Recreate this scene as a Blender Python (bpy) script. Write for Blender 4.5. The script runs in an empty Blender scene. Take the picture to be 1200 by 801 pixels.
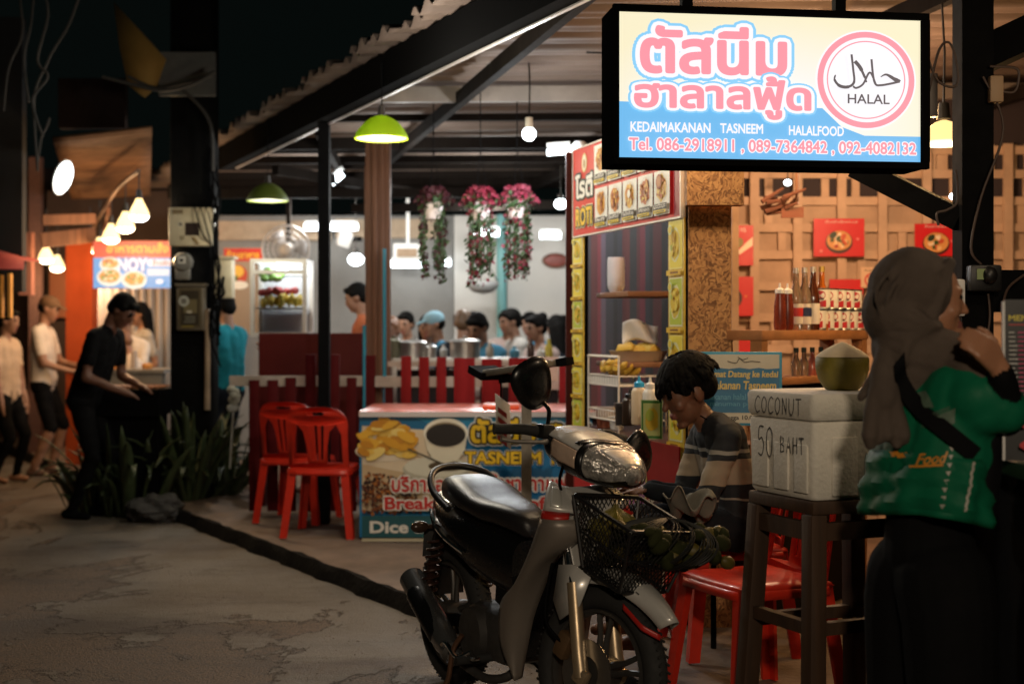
import bpy, bmesh, math, random
import numpy as np
from mathutils import Vector as V, Matrix as MX, Euler
from mathutils.geometry import tessellate_polygon
R = random.Random(11)
PI = math.pi
SC = bpy.context.scene
COL = SC.collection
F = 1666.7                                   # focal length in photo pixels
def P(px, py, d):
    """the point at depth d seen at photo pixel (px, py)"""
    return V(((px-600)*d/F, d, 1.42-(py-386)*d/F))

# ------------------------------------------------------------------ materials
MATS = {}
def srgb(r, g, b):
    f = lambda c: (c/255/12.92) if c <= 10 else ((c/255+.055)/1.055)**2.4
    return (f(r), f(g), f(b), 1)
def mat(name, col, rough=.6, metal=0., var=.0, scale=20., bump=0., bscale=None, dark=.45, spec=.5, trans=0., coat=0., stretch=None, sss=0.):
    """principled surface with noise wear: var mixes towards a darker tone, bump adds relief"""
    if name in MATS: return MATS[name]
    m = bpy.data.materials.new(name); m.use_nodes = True
    nt = m.node_tree; N = nt.nodes; L = nt.links
    p = N['Principled BSDF']; c = tuple(col[:3])+(1,)
    p.inputs['Base Color'].default_value = c
    p.inputs['Roughness'].default_value = rough; p.inputs['Metallic'].default_value = metal
    p.inputs['Specular IOR Level'].default_value = spec
    p.inputs['Transmission Weight'].default_value = trans
    p.inputs['Coat Weight'].default_value = coat
    if sss: p.inputs['Subsurface Weight'].default_value = sss; p.inputs['Subsurface Radius'].default_value = (.01, .004, .002)
    if var or bump:
        tc = N.new('ShaderNodeTexCoord'); mp = N.new('ShaderNodeMapping'); L.new(tc.outputs['Object'], mp.inputs[0])
        if stretch: mp.inputs['Scale'].default_value = stretch
        n = N.new('ShaderNodeTexNoise'); n.inputs['Scale'].default_value = scale; n.inputs['Detail'].default_value = 6; n.inputs['Roughness'].default_value = .62
        L.new(mp.outputs[0], n.inputs[0])
        if var:
            r = N.new('ShaderNodeValToRGB'); r.color_ramp.elements[0].position = .35; r.color_ramp.elements[1].position = .68
            r.color_ramp.elements[0].color = tuple(x*(1-var*(1-dark)) if i < 3 else 1 for i, x in enumerate(c))
            r.color_ramp.elements[0].color = tuple(c[i]*(1-var)+c[i]*dark*var for i in range(3))+(1,)
            r.color_ramp.elements[1].color = c
            L.new(n.outputs[0], r.inputs[0]); L.new(r.outputs[0], p.inputs['Base Color'])
            mr = N.new('ShaderNodeMapRange'); mr.inputs[3].default_value = min(1, rough+.15); mr.inputs[4].default_value = max(0.02, rough-.08)
            L.new(n.outputs[0], mr.inputs[0]); L.new(mr.outputs[0], p.inputs['Roughness'])
        if bump:
            b = N.new('ShaderNodeBump'); b.inputs['Strength'].default_value = min(1., bump); b.inputs['Distance'].default_value = .01
            if bscale:
                n2 = N.new('ShaderNodeTexNoise'); n2.inputs['Scale'].default_value = bscale; n2.inputs['Detail'].default_value = 4
                L.new(mp.outputs[0], n2.inputs[0]); L.new(n2.outputs[0], b.inputs['Height'])
            else: L.new(n.outputs[0], b.inputs['Height'])
            L.new(b.outputs[0], p.inputs['Normal'])
    MATS[name] = m
    return m
def emat(name, col, strength):
    if name in MATS: return MATS[name]
    m = bpy.data.materials.new(name); m.use_nodes = True
    p = m.node_tree.nodes['Principled BSDF']
    p.inputs['Base Color'].default_value = (.12, .12, .12, 1); p.inputs['Roughness'].default_value = .5
    p.inputs['Emission Color'].default_value = tuple(col[:3])+(1,); p.inputs['Emission Strength'].default_value = strength
    MATS[name] = m; return m
def ink(r, g, b, k=.9, rough=.42):                     # printed colour on vinyl or paper
    key = 'ink_%d_%d_%d_%d' % (r, g, b, int(rough*100))
    c = srgb(r, g, b); return mat(key, tuple(x*k for x in c[:3]), rough, var=.14, scale=9, dark=.6)
def glow(r, g, b, s=1.0):                              # printed colour on a backlit face
    key = 'backlit_%d_%d_%d_%d' % (r, g, b, int(s*100)); return emat(key, srgb(r, g, b), s)

# ------------------------------------------------------------------ mesh builder
def frame(o, u, v):
    """matrix whose x axis is u, y axis is v, z axis u x v, at o"""
    u = V(u).normalized(); v = V(v); v = (v-u*v.dot(u)).normalized(); w = u.cross(v)
    return MX(((u.x, v.x, w.x, o[0]), (u.y, v.y, w.y, o[1]), (u.z, v.z, w.z, o[2]), (0, 0, 0, 1)))
def catmull(pts, n=6, closed=False):
    pts = [V(p) for p in pts]; out = []; k = len(pts)
    rng = range(k if closed else k-1)
    for i in rng:
        g = (lambda j: pts[j % k]) if closed else (lambda j: pts[max(0, min(k-1, j))])
        a, b, c, d = g(i-1), g(i), g(i+1), g(i+2)
        for s in range(n):
            t = s/n
            out.append(.5*((2*b)+(-a+c)*t+(2*a-5*b+4*c-d)*t*t+(-a+3*b-3*c+d)*t*t*t))
    if not closed: out.append(pts[-1])
    return out
class B:
    def __init__(s, T=None):
        s.v = []; s.f = []; s.mi = []; s.T = T or MX.Identity(4); s.mats = []; s.cur = 0
    def use(s, m):
        if m not in s.mats: s.mats.append(m)
        s.cur = s.mats.index(m); return s
    def add(s, vs, fs, T=None):
        o = len(s.v); X = s.T @ T if T is not None else s.T
        s.v += [X @ V(p) for p in vs]
        s.f += [tuple(i+o for i in f) for f in fs]; s.mi += [s.cur]*len(fs); return s
    def box(s, c, sz, rot=None, bev=0., seg=2):
        T = MX.Translation(V(c)) @ (rot.to_4x4() if rot is not None else MX.Identity(4))
        if bev <= 0:
            x, y, z = sz[0]/2, sz[1]/2, sz[2]/2
            vs = [(-x,-y,-z),(x,-y,-z),(x,y,-z),(-x,y,-z),(-x,-y,z),(x,-y,z),(x,y,z),(-x,y,z)]
            return s.add(vs, [(3,2,1,0),(4,5,6,7),(0,1,5,4),(1,2,6,5),(2,3,7,6),(3,0,4,7)], T)
        bm = bmesh.new(); bmesh.ops.create_cube(bm, size=1)
        for w in bm.verts: w.co = V((w.co.x*sz[0], w.co.y*sz[1], w.co.z*sz[2]))
        bmesh.ops.bevel(bm, geom=bm.edges[:], offset=min(bev, min(sz)*.49), segments=seg, affect='EDGES', profile=.5)
        bm.verts.index_update()
        s.add([w.co.copy() for w in bm.verts], [[w.index for w in f.verts] for f in bm.faces], T); bm.free(); return s
    def slab(s, a, b, bev=0.):
        a, b = V(a), V(b); return s.box((a+b)/2, (abs(a.x-b.x), abs(a.y-b.y), abs(a.z-b.z)), None, bev)
    def beam(s, a, b, w, h, up=(0, 0, 1), bev=0.):
        """square bar from a to b, w wide, h high along up"""
        a, b = V(a), V(b); d = b-a; L = d.length; d.normalize(); u = V(up)
        if abs(d.dot(u)) > .98: u = V((0, 1, 0))
        T = frame((a+b)/2, d, u-d*u.dot(d))      # x along, y up, z side
        return s.box((0, 0, 0), (L, h, w), None, bev) if False else s._bx(T, (L, h, w), bev)
    def _bx(s, T, sz, bev):
        o = s.T; s.T = o @ T; s.box((0, 0, 0), sz, None, bev); s.T = o; return s
    def tube(s, pts, r, n=8, closed=False, flat=1.):
        pts = [V(p) for p in pts]; k = len(pts); rr = r if isinstance(r, (list, tuple)) else [r]*k
        t0 = (pts[1]-pts[0]).normalized(); a = t0.orthogonal().normalized(); vs = []; fs = []
        pt = t0
        for i, p in enumerate(pts):
            q = pts[(i+1) % k] if (closed or i < k-1) else p; q0 = pts[i-1] if (closed or i > 0) else p
            t = (q-q0)
            if t.length < 1e-9: t = pt
            t = t.normalized()
            a = (a-t*a.dot(t))
            a = a.normalized() if a.length > 1e-6 else t.orthogonal().normalized()
            b = t.cross(a); pt = t
            for j in range(n):
                an = 2*PI*j/n; vs.append(p+a*math.cos(an)*rr[i]+b*math.sin(an)*rr[i]*flat)
        for i in range(k if closed else k-1):
            for j in range(n):
                i2 = (i+1) % k; fs.append((i*n+j, i*n+(j+1) % n, i2*n+(j+1) % n, i2*n+j))
        if not closed:
            fs.append(tuple(range(n-1, -1, -1))); fs.append(tuple((k-1)*n+j for j in range(n)))
        return s.add(vs, fs)
    def cyl(s, a, b, r, r2=None, n=16): return s.tube([a, b], [r, r if r2 is None else r2], n)
    def lathe(s, prof, o=(0, 0, 0), n=24, T=None, sx=1., sy=1., caps=True):
        """prof: (radius, z) list turned about z"""
        vs = []; fs = []; k = len(prof)
        for r, z in prof:
            for j in range(n):
                a = 2*PI*j/n; vs.append((o[0]+max(r, 1e-5)*math.cos(a)*sx, o[1]+max(r, 1e-5)*math.sin(a)*sy, o[2]+z))
        for i in range(k-1):
            for j in range(n): fs.append((i*n+j, i*n+(j+1) % n, (i+1)*n+(j+1) % n, (i+1)*n+j))
        caps = caps and tuple(prof[0]) != tuple(prof[-1])
        if prof[0][0] > 1e-4 and caps: fs.append(tuple(range(n-1, -1, -1)))
        if prof[-1][0] > 1e-4 and caps: fs.append(tuple((k-1)*n+j for j in range(n)))
        return s.add(vs, fs, T)
    def ball(s, c, r, n=16, T=None, k=10):
        r = (r, r, r) if not isinstance(r, (tuple, list, V)) else r
        X = MX.Translation(V(c)) @ (T if T is not None else MX.Identity(4)) @ MX.Diagonal((r[0], r[1], r[2], 1))
        return s.lathe([(math.sin(PI*i/k), -math.cos(PI*i/k)) for i in range(k+1)], (0, 0, 0), n, X)
    def torus(s, c, R_, r, T=None, n=32, m=10):
        pts = [V((math.cos(2*PI*i/n)*R_, math.sin(2*PI*i/n)*R_, 0)) for i in range(n)]
        o = s.T; s.T = o @ MX.Translation(V(c)) @ (T if T is not None else MX.Identity(4)); s.tube(pts, r, m, closed=True); s.T = o; return s
    def prism(s, poly, z0, z1, T=None, holes=()):
        """2d outline given thickness z0..z1 in its own frame"""
        loops = [list(poly)]+[list(h) for h in holes]
        fl = [V((p[0], p[1], 0)) for l in loops for p in l]
        tri = tessellate_polygon([[V((p[0], p[1], 0)) for p in l] for l in loops])
        n = len(fl); vs = [(p.x, p.y, z0) for p in fl]+[(p.x, p.y, z1) for p in fl]; fs = []
        for a, b, c in tri:
            ar = (fl[b]-fl[a]).cross(fl[c]-fl[a]).z
            if ar < 0: b, c = c, b
            fs.append((a+n, b+n, c+n)); fs.append((c, b, a))
        o = 0
        for li, l in enumerate(loops):
            k = len(l); ar = sum(l[i][0]*l[(i+1) % k][1]-l[(i+1) % k][0]*l[i][1] for i in range(k))
            for i in range(k):
                a, b = o+i, o+(i+1) % k
                f = (a, b, b+n, a+n)
                fs.append(f if (ar > 0) == (li == 0) else f[::-1])
            o += k
        return s.add(vs, fs, T)
    def loft(s, rings, caps=True, closed=True):
        n = len(rings[0]); vs = [p for r in rings for p in r]; fs = []
        for i in range(len(rings)-1):
            for j in range(n if closed else n-1):
                fs.append((i*n+j, i*n+(j+1) % n, (i+1)*n+(j+1) % n, (i+1)*n+j))
        if caps and closed: fs.append(tuple(range(n-1, -1, -1))); fs.append(tuple((len(rings)-1)*n+j for j in range(n)))
        return s.add(vs, fs)
    def grid(s, fn, nu, nv):
        vs = [fn(i/nu, j/nv) for i in range(nu+1) for j in range(nv+1)]
        fs = [(i*(nv+1)+j, (i+1)*(nv+1)+j, (i+1)*(nv+1)+j+1, i*(nv+1)+j+1) for i in range(nu) for j in range(nv)]
        return s.add(vs, fs)
    def build(s, name, m=None, parent=None, world=False, origin=None, ang=38, solid=0., sub=0):
        if not s.v: return None
        off = V((0, 0, 0))
        if world and parent is not None:
            q = parent; off = V((0, 0, 0))
            while q is not None: off = off+q.location; q = q.parent
        if parent is None:
            if origin is None:
                xs = [p.x for p in s.v]; ys = [p.y for p in s.v]; zs = [p.z for p in s.v]
                origin = V(((min(xs)+max(xs))/2, (min(ys)+max(ys))/2, min(zs)))
            off = V(origin)
        me = bpy.data.meshes.new(name); me.from_pydata([tuple(p-off) for p in s.v], [], s.f)
        mats = s.mats or [m or mat('plain_grey', (.3, .3, .3))]
        if m is not None and s.mats and s.mats[0] is not m and m not in s.mats: pass
        for q in mats: me.materials.append(q)
        me.polygons.foreach_set('material_index', s.mi); me.shade_smooth(); me.set_sharp_from_angle(angle=math.radians(ang)); me.update()
        o = bpy.data.objects.new(name, me); COL.objects.link(o)
        if parent is not None: o.parent = parent
        else: o.location = off
        if solid:
            q = o.modifiers.new('s', 'SOLIDIFY'); q.thickness = solid; q.offset = 0
        if sub:
            q = o.modifiers.new('u', 'SUBSURF'); q.levels = sub; q.render_levels = sub
        return o
def thing(name, label, cat, loc=(0, 0, 0), rz=0., group=None):
    o = bpy.data.objects.new(name, None); COL.objects.link(o); o.location = loc; o.rotation_euler = (0, 0, rz)
    o.empty_display_size = .1
    return tag(o, label, cat, group)
def tag(o, label, cat, group=None):
    o['label'] = label; o['category'] = cat
    if group: o['group'] = group
    return o
def struct(o, kind='structure'): o['kind'] = kind; return o
def dup(root, loc, rz=None, label=None):
    r = root.copy(); COL.objects.link(r); r.location = loc
    if rz is not None: r.rotation_euler = (0, 0, rz)
    if label: r['label'] = label
    for ch in list(root.children):
        c = ch.copy(); COL.objects.link(c); c.parent = r
        for g in list(ch.children):
            d = g.copy(); COL.objects.link(d); d.parent = c
    return r

# ------------------------------------------------------------------ lettering and printed graphics
_tc = {}
def glyphs(s, off=0., holes=True, res=3):
    """outlines of a line of text as triangles: (verts, faces)"""
    key = (s, off, holes)
    if key in _tc: return _tc[key]
    c = bpy.data.curves.new('lettering', 'FONT'); c.body = s; c.size = 1; c.resolution_u = res
    c.fill_mode = 'NONE' if hasattr(c, 'fill_mode') else c.fill_mode
    o = bpy.data.objects.new('lettering', c); COL.objects.link(o)
    dg = bpy.context.evaluated_depsgraph_get(); me = o.evaluated_get(dg).to_mesh()
    nxt = {}
    for e in me.edges:
        a, b = e.vertices; nxt.setdefault(a, []).append(b); nxt.setdefault(b, []).append(a)
    co = [v.co.copy() for v in me.vertices]; seen = set(); loops = []
    for st in nxt:
        if st in seen: continue
        l = [st]; seen.add(st); cur = st
        while True:
            w = [x for x in nxt[cur] if x not in seen]
            if not w: break
            cur = min(w, key=lambda x: abs(x-cur)) if len(l) > 1 else w[0]
            l.append(cur); seen.add(cur)
        if len(l) > 2: loops.append(l)
    # order by vertex index to keep the contour's own direction
    loops = [sorted(l) for l in loops]
    o.to_mesh_clear() if False else None
    bpy.data.objects.remove(o)
    P2 = [[co[i] for i in l] for l in loops]
    area = lambda l: .5*sum(l[i].x*l[(i+1) % len(l)].y-l[(i+1) % len(l)].x*l[i].y for i in range(len(l)))
    A = [area(l) for l in P2]
    if not A: return [], []
    sg = 1 if A[max(range(len(A)), key=lambda i: abs(A[i]))] > 0 else -1
    def inside(p, l):
        r = False
        for i in range(len(l)):
            a, b = l[i], l[i-1]
            if (a.y > p.y) != (b.y > p.y) and p.x < (b.x-a.x)*(p.y-a.y)/(b.y-a.y)+a.x: r = not r
        return r
    vs = []; fs = []; k = 0
    for i, l in enumerate(P2):
        if A[i]*sg <= 0: continue
        hs = [P2[j] for j in range(len(P2)) if A[j]*sg < 0 and inside(P2[j][0], l)] if holes else []
        pts = [p for q in [l]+hs for p in q]; base = len(vs)
        vs += [(p.x, p.y, k*.00006) for p in pts]; k += 1
        for t in tessellate_polygon([[V((p.x, p.y, 0)) for p in q] for q in [l]+hs]):
            a, b, c = [pts[x] for x in t]
            if (b-a).to_2d().cross((c-a).to_2d()) < 0: t = (t[0], t[2], t[1])
            fs.append(tuple(base+x for x in t))
    if off > 0:                                            # embolden: a pen of radius off run along every contour
        cnt = 0
        for l in P2:
            m_ = len(l)
            for i in range(m_):
                a, b = l[i], l[(i+1) % m_]; d = b-a
                if d.length < 1e-6: continue
                cnt += 1; z = cnt*.0000012; n = V((-d.y, d.x, 0)).normalized()*off; k0 = len(vs)
                vs += [(a.x+n.x, a.y+n.y, z), (a.x-n.x, a.y-n.y, z), (b.x-n.x, b.y-n.y, z), (b.x+n.x, b.y+n.y, z)]; fs.append((k0, k0+1, k0+2, k0+3))
                p0 = l[i-1]
                if (a-p0).length > 1e-6 and (a-p0).normalized().dot(d.normalized()) < .9985:
                    k0 = len(vs); z += .0000006; vs += [(a.x+off*math.cos(PI*q/4), a.y+off*math.sin(PI*q/4), z) for q in range(8)]; fs.append(tuple(range(k0, k0+8)))
    _tc[key] = (vs, fs); return vs, fs
class Flat:
    """printed graphics on a plane: coordinates run 0..W to the right and 0..H up; each layer lies a hair proud of the last"""
    def __init__(s, T, W, H, step=.0006, kx=1., ky=1.):
        s.T = T; s.W = W; s.H = H; s.z = step; s.step = step; s.b = B(T); s.kx = kx; s.ky = ky
    def lay(s, n=1): s.z += s.step*n; return s
    def poly(s, m, pts, lay=True):
        s.b.use(m); tri = tessellate_polygon([[V((p[0], p[1], 0)) for p in pts]]); q = [V((p[0]*s.kx, p[1]*s.ky, 0)) for p in pts]; fs = []
        for a, b, c in tri:
            if (q[b]-q[a]).cross(q[c]-q[a]).z < 0: b, c = c, b
            fs.append((a, b, c))
        s.b.add([(p.x, p.y, s.z) for p in q], fs)
        if lay: s.lay()
        return s
    def rect(s, m, x0, y0, x1, y1, lay=True): return s.poly(m, [(x0, y0), (x1, y0), (x1, y1), (x0, y1)], lay)
    def disc(s, m, cx, cy, rx, ry=None, rot=0., n=28, lay=True, wob=0.):
        ry = rx if ry is None else ry; pts = []
        for i in range(n):
            a = 2*PI*i/n; k = 1+(R.uniform(-wob, wob) if wob else 0); x, y = math.cos(a)*rx*k, math.sin(a)*ry*k
            pts.append((cx+x*math.cos(rot)-y*math.sin(rot), cy+x*math.sin(rot)+y*math.cos(rot)))
        return s.poly(m, pts, lay)
    def ring(s, m, cx, cy, r0, r1, n=48):
        s.b.use(m); vs = []; fs = []
        for i in range(n):
            a = 2*PI*i/n
            for r in (r0, r1): vs.append(((cx+math.cos(a)*r)*s.kx, (cy+math.sin(a)*r)*s.ky, s.z))
        for i in range(n):
            j = (i+1) % n; fs.append((2*i, 2*i+1, 2*j+1, 2*j))
        s.b.add(vs, fs); s.lay(); return s
    def line(s, m, pts, w, lay=True):
        """stroke of width w (number or list) along pts"""
        s.b.use(m); pts = [V((p[0], p[1], 0)) for p in pts]; k = len(pts); ww = w if isinstance(w, list) else [w]*k; vs = []
        for i in range(k):
            t = (pts[min(k-1, i+1)]-pts[max(0, i-1)]).normalized(); n_ = V((-t.y, t.x, 0))*ww[i]/2
            for q in (pts[i]-n_, pts[i]+n_): vs.append((q.x*s.kx, q.y*s.ky, s.z))
        s.b.add(vs, [(2*i, 2*i+2, 2*i+3, 2*i+1) for i in range(k-1)])
        if lay: s.lay()
        return s
    def text(s, m, txt, x0, y0, x1, y1, bold=.0, halo=(), slant=0., keep=False, rows=None):
        """text fitted to the box; halo = [(material, extra offset), ...] outermost first"""
        vs, fs = glyphs(txt, bold)
        if not vs: return s
        ax, bx = min(v[0] for v in vs), max(v[0] for v in vs); ay, by = min(v[1] for v in vs), max(v[1] for v in vs)
        sx = (x1-x0)/(bx-ax); sy = (y1-y0)/(by-ay)
        if keep: sx = sy = min(sx, sy)
        f = lambda w: [((x0+(v[0]-ax)*sx+slant*(v[1]-ay)*sy)*s.kx, (y0+(v[1]-ay)*sy)*s.ky, s.z+v[2]) for v in w]
        for hm, ex in halo:
            hv, hf = glyphs(txt, bold+ex, False); s.b.use(hm); s.b.add(f(hv), hf); s.lay(2)
        s.b.use(m); s.b.add(f(vs), fs); s.lay(2); return s
    def done(s, name='printed_graphics', parent=None, world=True): return s.b.build(name, None, parent, world)
# ================================================================== palette
wood_d = mat('dark_timber', (.010, .0075, .006), .9, spec=.05, var=.5, scale=8, bump=.3, stretch=(1, 1, .15))
black_p = mat('black_painted_steel', (.0032, .0032, .0036), .75, spec=.07, var=.4, scale=14)
brown_w = mat('reddish_timber', (.20, .085, .042), .62, var=.7, scale=9, bump=.4, stretch=(3, 3, .12))
white_p = mat('white_plastic', (.75, .74, .71), .4, var=.12, scale=12)
steel = mat('brushed_steel', (.55, .54, .52), .32, metal=1, var=.3, scale=16)
chrome = mat('chrome', (.75, .75, .75), .1, metal=1)
rubber = mat('black_rubber', (.018, .018, .018), .75, var=.3, scale=40, bump=.2)
blk_pl = mat('black_plastic', (.009, .009, .0095), .4, var=.3, scale=30)
cream_m = mat('cream_enamel_box', (.62, .53, .36), .45, var=.35, scale=7, bump=.05)
red_pic = mat('red_painted_wood', (.27, .008, .009), .6, spec=.15, var=.45, scale=10, bump=.15, stretch=(2, 2, .3))
red_pl = mat('red_plastic', (.66, .030, .012), .33, var=.45, scale=11, spec=.5, coat=.1, bump=.08, bscale=45, dark=.5)
concrete = mat('grey_render', (.235, .23, .215), .85, var=.35, scale=2.2, bump=.15, bscale=60)
white_w = mat('white_wall', (.60, .575, .53), .8, var=.1, scale=3)
green_leaf = mat('sword_leaf_green', (.06, .085, .035), .42, var=.6, scale=14, dark=.3)
leaf_edge = mat('painted_edge_light', (.36, .33, .13), .5, var=.4, scale=20)  # pale tone painted to imitate light catching the leaf edges
skin = mat('skin', (.30, .155, .095), .5, var=.15, scale=15, sss=.08)
_ = mat('tan_skin', (.19, .095, .06), .5, var=.15, scale=15, sss=.06)
hair_m = mat('black_hair', (.005, .0045, .004), .75, spec=.1, var=.3, scale=60, bump=.4, stretch=(1, 1, .2))
eye_m = mat('dark_eye', (.008, .006, .005), .15)
lip_m = mat('lip', (.26, .09, .075), .45)

# ================================================================== ground
def kerb_x(d): return -.465+(7.04-d)*.574
def road_material():
    m = bpy.data.materials.new('worn_road'); m.use_nodes = True; nt = m.node_tree; N = nt.nodes; L = nt.links; p = N['Principled BSDF']
    tc = N.new('ShaderNodeTexCoord')
    def noise(sc, det=6, ro=.6, dist=0., st=(1, 1, 1)):
        mp = N.new('ShaderNodeMapping'); mp.inputs['Scale'].default_value = st; mp.inputs['Rotation'].default_value = (0, 0, .25); L.new(tc.outputs['Object'], mp.inputs[0])
        n = N.new('ShaderNodeTexNoise'); n.inputs['Scale'].default_value = sc; n.inputs['Detail'].default_value = det; n.inputs['Roughness'].default_value = ro; n.inputs['Distortion'].default_value = dist
        L.new(mp.outputs[0], n.inputs[0]); return n.outputs[0]
    def math_(op, a, b=None, c=None):
        q = N.new('ShaderNodeMath'); q.operation = op
        for i, x in enumerate((a, b, c)):
            if x is None: continue
            if isinstance(x, (int, float)): q.inputs[i].default_value = x
            else: L.new(x, q.inputs[i])
        return q.outputs[0]
    def ramp(x, stops):
        r = N.new('ShaderNodeValToRGB'); e = r.color_ramp.elements
        e[0].position, e[0].color = stops[0][0], stops[0][1]+(1,); e[1].position, e[1].color = stops[-1][0], stops[-1][1]+(1,)
        for s_ in stops[1:-1]:
            k = e.new(s_[0]); k.color = s_[1]+(1,)
        L.new(x, r.inputs[0]); return r.outputs[0]
    def mix(f, a, b):
        q = N.new('ShaderNodeMix'); q.data_type = 'RGBA'
        L.new(f, q.inputs[0]) if not isinstance(f, float) else None
        for i, x in ((6, a), (7, b)):
            if isinstance(x, tuple): q.inputs[i].default_value = x+(1,)
            else: L.new(x, q.inputs[i])
        return q.outputs[2]
    big = noise(.62, 10, .66, .6, (1., .5, 1)); mid = noise(2.4, 8, .65); fine = noise(30, 5, .75); grit = noise(95, 2, .7)
    dt = N.new('ShaderNodeVectorMath'); dt.operation = 'DOT_PRODUCT'; dt.inputs[1].default_value = (-1, -.574, 0); L.new(tc.outputs['Object'], dt.inputs[0])
    near = N.new('ShaderNodeMapRange'); near.inputs[1].default_value = -3.576; near.inputs[2].default_value = -1.6; near.inputs[3].default_value = .085; near.inputs[4].default_value = -.055; L.new(dt.outputs['Value'], near.inputs[0])
    patch = math_('ADD', math_('ADD', big, math_('MULTIPLY', mid, .16)), near.outputs[0])
    smooth = ramp(patch, [(.535, (0, 0, 0)), (.546, (1, 1, 1))])
    edge = ramp(patch, [(.522, (0, 0, 0)), (.537, (1, 1, 1)), (.547, (0, 0, 0))])
    sand = mix(ramp(fine, [(.36, (0, 0, 0)), (.62, (1, 1, 1))]), (.036, .024, .017), (.165, .112, .074))
    sand = mix(ramp(mid, [(.38, (0, 0, 0)), (.66, (1, 1, 1))]), mix(ramp(grit, [(.4, (0, 0, 0)), (.6, (1, 1, 1))]), (.035, .022, .014), (.20, .13, .08)), sand)
    grey = mix(fine, (.125, .105, .082), (.225, .192, .152))
    grey = mix(ramp(noise(1.1, 7, .7), [(.4, (0, 0, 0)), (.62, (1, 1, 1))]), (.13, .10, .072), grey)
    base = mix(smooth, sand, grey)
    base = mix(math_('MULTIPLY', edge, .62), base, (.05, .034, .022))
    stain = ramp(noise(.9, 6, .7, .4, (.6, 1.6, 1)), [(.34, (0, 0, 0)), (.5, (1, 1, 1))])
    base = mix(stain, mix(fine, (.05, .036, .026), (.10, .07, .05)), base)
    L.new(base, p.inputs['Base Color'])
    L.new(ramp(fine, [(.3, (.62,)*3), (.7, (.85,)*3)]), p.inputs['Roughness'])
    h = math_('ADD', math_('MULTIPLY', smooth, .55), math_('ADD', math_('MULTIPLY', fine, .30), math_('MULTIPLY', grit, .35)))
    b = N.new('ShaderNodeBump'); b.inputs['Strength'].default_value = .9; b.inputs['Distance'].default_value = .03
    L.new(h, b.inputs['Height']); L.new(b.outputs[0], p.inputs['Normal'])
    return m
g = B(); hx = 60
def ground_pt(u, v):
    x = -70+140*u; y = -40+140*v
    return V((x, y, 0))
g.grid(ground_pt, 40, 40); struct(g.build('road', road_material(), origin=(0, 0, 0)))

pave = mat('pavement_slab', (.22, .145, .098), .7, var=.7, scale=2.6, bump=.5, bscale=38, dark=.32)
pd = [3.2+.1*i for i in range(300)]
sb = B()
rows = [d for d in pd if d < 33]
def pave_pt(i, k):
    d = rows[i]; jag = .010*math.sin(d*9.1)+.009*math.sin(d*23+1)+.009*math.sin(d*51)
    x0 = kerb_x(d)+.025+jag
    xs = [x0, x0+.5, x0+1.5, x0+4, x0+12, 30]
    return V((xs[k], d, .09+(.006*math.sin(d*5+k*2) if k < 3 else 0)-(.016 if k == 0 else 0)))
vs = [pave_pt(i, k) for i in range(len(rows)) for k in range(6)]
sb.add(vs, [(i*6+k, i*6+k+1, (i+1)*6+k+1, (i+1)*6+k) for i in range(len(rows)-1) for k in range(5)])
struct(sb.build('pavement', pave, origin=(0, 6, 0)))
kb = B(); kerb_m = mat('grimy_kerb_stone', (.014, .012, .010), .95, spec=.1, var=.6, scale=9, bump=.8, bscale=30)
rings = []
for d in rows:
    jag = .010*math.sin(d*9.1)+.009*math.sin(d*23+1)+.009*math.sin(d*51); x = kerb_x(d); w = .009*math.sin(d*13)+.008*math.sin(d*37)+.006*math.sin(d*71)
    rings.append([V((x-.03+w, d, -.02)), V((x-.01+w, d, .05)), V((x+.008+w*.6, d, .086+.005*math.sin(d*17))), V((x+.03+jag, d, .0895+.003*math.sin(d*29))), V((x+.09+jag, d, -.02))])
kb.loft(rings); struct(kb.build('kerb', kerb_m, origin=(0, 6, 0)))

gv = B(); rg = random.Random(40); gm = [mat('sandy_grit', (.17, .115, .075), .9), mat('dark_grit', (.10, .07, .05), .9), mat('pale_grit', (.26, .23, .19), .9)]
for i in range(1500):
    d = rg.uniform(5.2, 10.5); x = kerb_x(d)-.06-abs(rg.gauss(0, .9))*(1 if rg.random() < .8 else 2.2); r = rg.choice((.002, .0025, .003, .003, .0045)); gv.use(rg.choice(gm)); k = [rg.uniform(.6, 1.2) for _ in range(6)]
    gv.add([(x+r*k[0], d, r*.3), (x, d+r*k[1], r*.2), (x-r*k[2], d, r*.3), (x, d-r*k[3], r*.2), (x, d, r*k[4]), (x, d, -.002)], [(0, 1, 4), (1, 2, 4), (2, 3, 4), (3, 0, 4)])
o = gv.build('gravel', None, origin=(0, 7, 0)); struct(o, 'stuff'); o['label'] = 'loose grit and small stones scattered on the worn road'; o['category'] = 'gravel'
# ================================================================== restaurant shelter: roof, beams, posts
def eave_x(d): return .288-.43*(d-6)
SHL = thing('restaurant_shelter', 'open fronted restaurant shelter with dark beams under a corrugated sheet roof', 'building', (0, 9, .09))
roof_m = mat('weathered_roof_sheet', (.135, .095, .072), .75, var=.55, scale=3.5, bump=.3, stretch=(.35, 2.2, 1), dark=.4)
rb = B(); pitch = .17; rows = []; d = 4.35
while d < 16.4:
    st = math.floor((d-4.35)/pitch/2.); lap = .045*((st*7) % 3)-.03+.02*math.sin(st*2.1)
    z = 3.075+.03*math.sin(2*PI*d/pitch)-.022*(((d-4.35)/(pitch*2)) % 1)
    x0 = eave_x(d)-.17-lap
    rows.append([V((x, d, z+.012*(x-x0))) for x in (x0, x0+.06, x0+1.2, x0+3, 7.5)]); d += pitch/10
n = len(rows); rb.add([p for r in rows for p in r], [(i*5+k, (i+1)*5+k, (i+1)*5+k+1, i*5+k+1) for i in range(n-1) for k in range(4)])
rb.build('roof', roof_m, SHL, True, solid=.012, ang=60)
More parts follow.
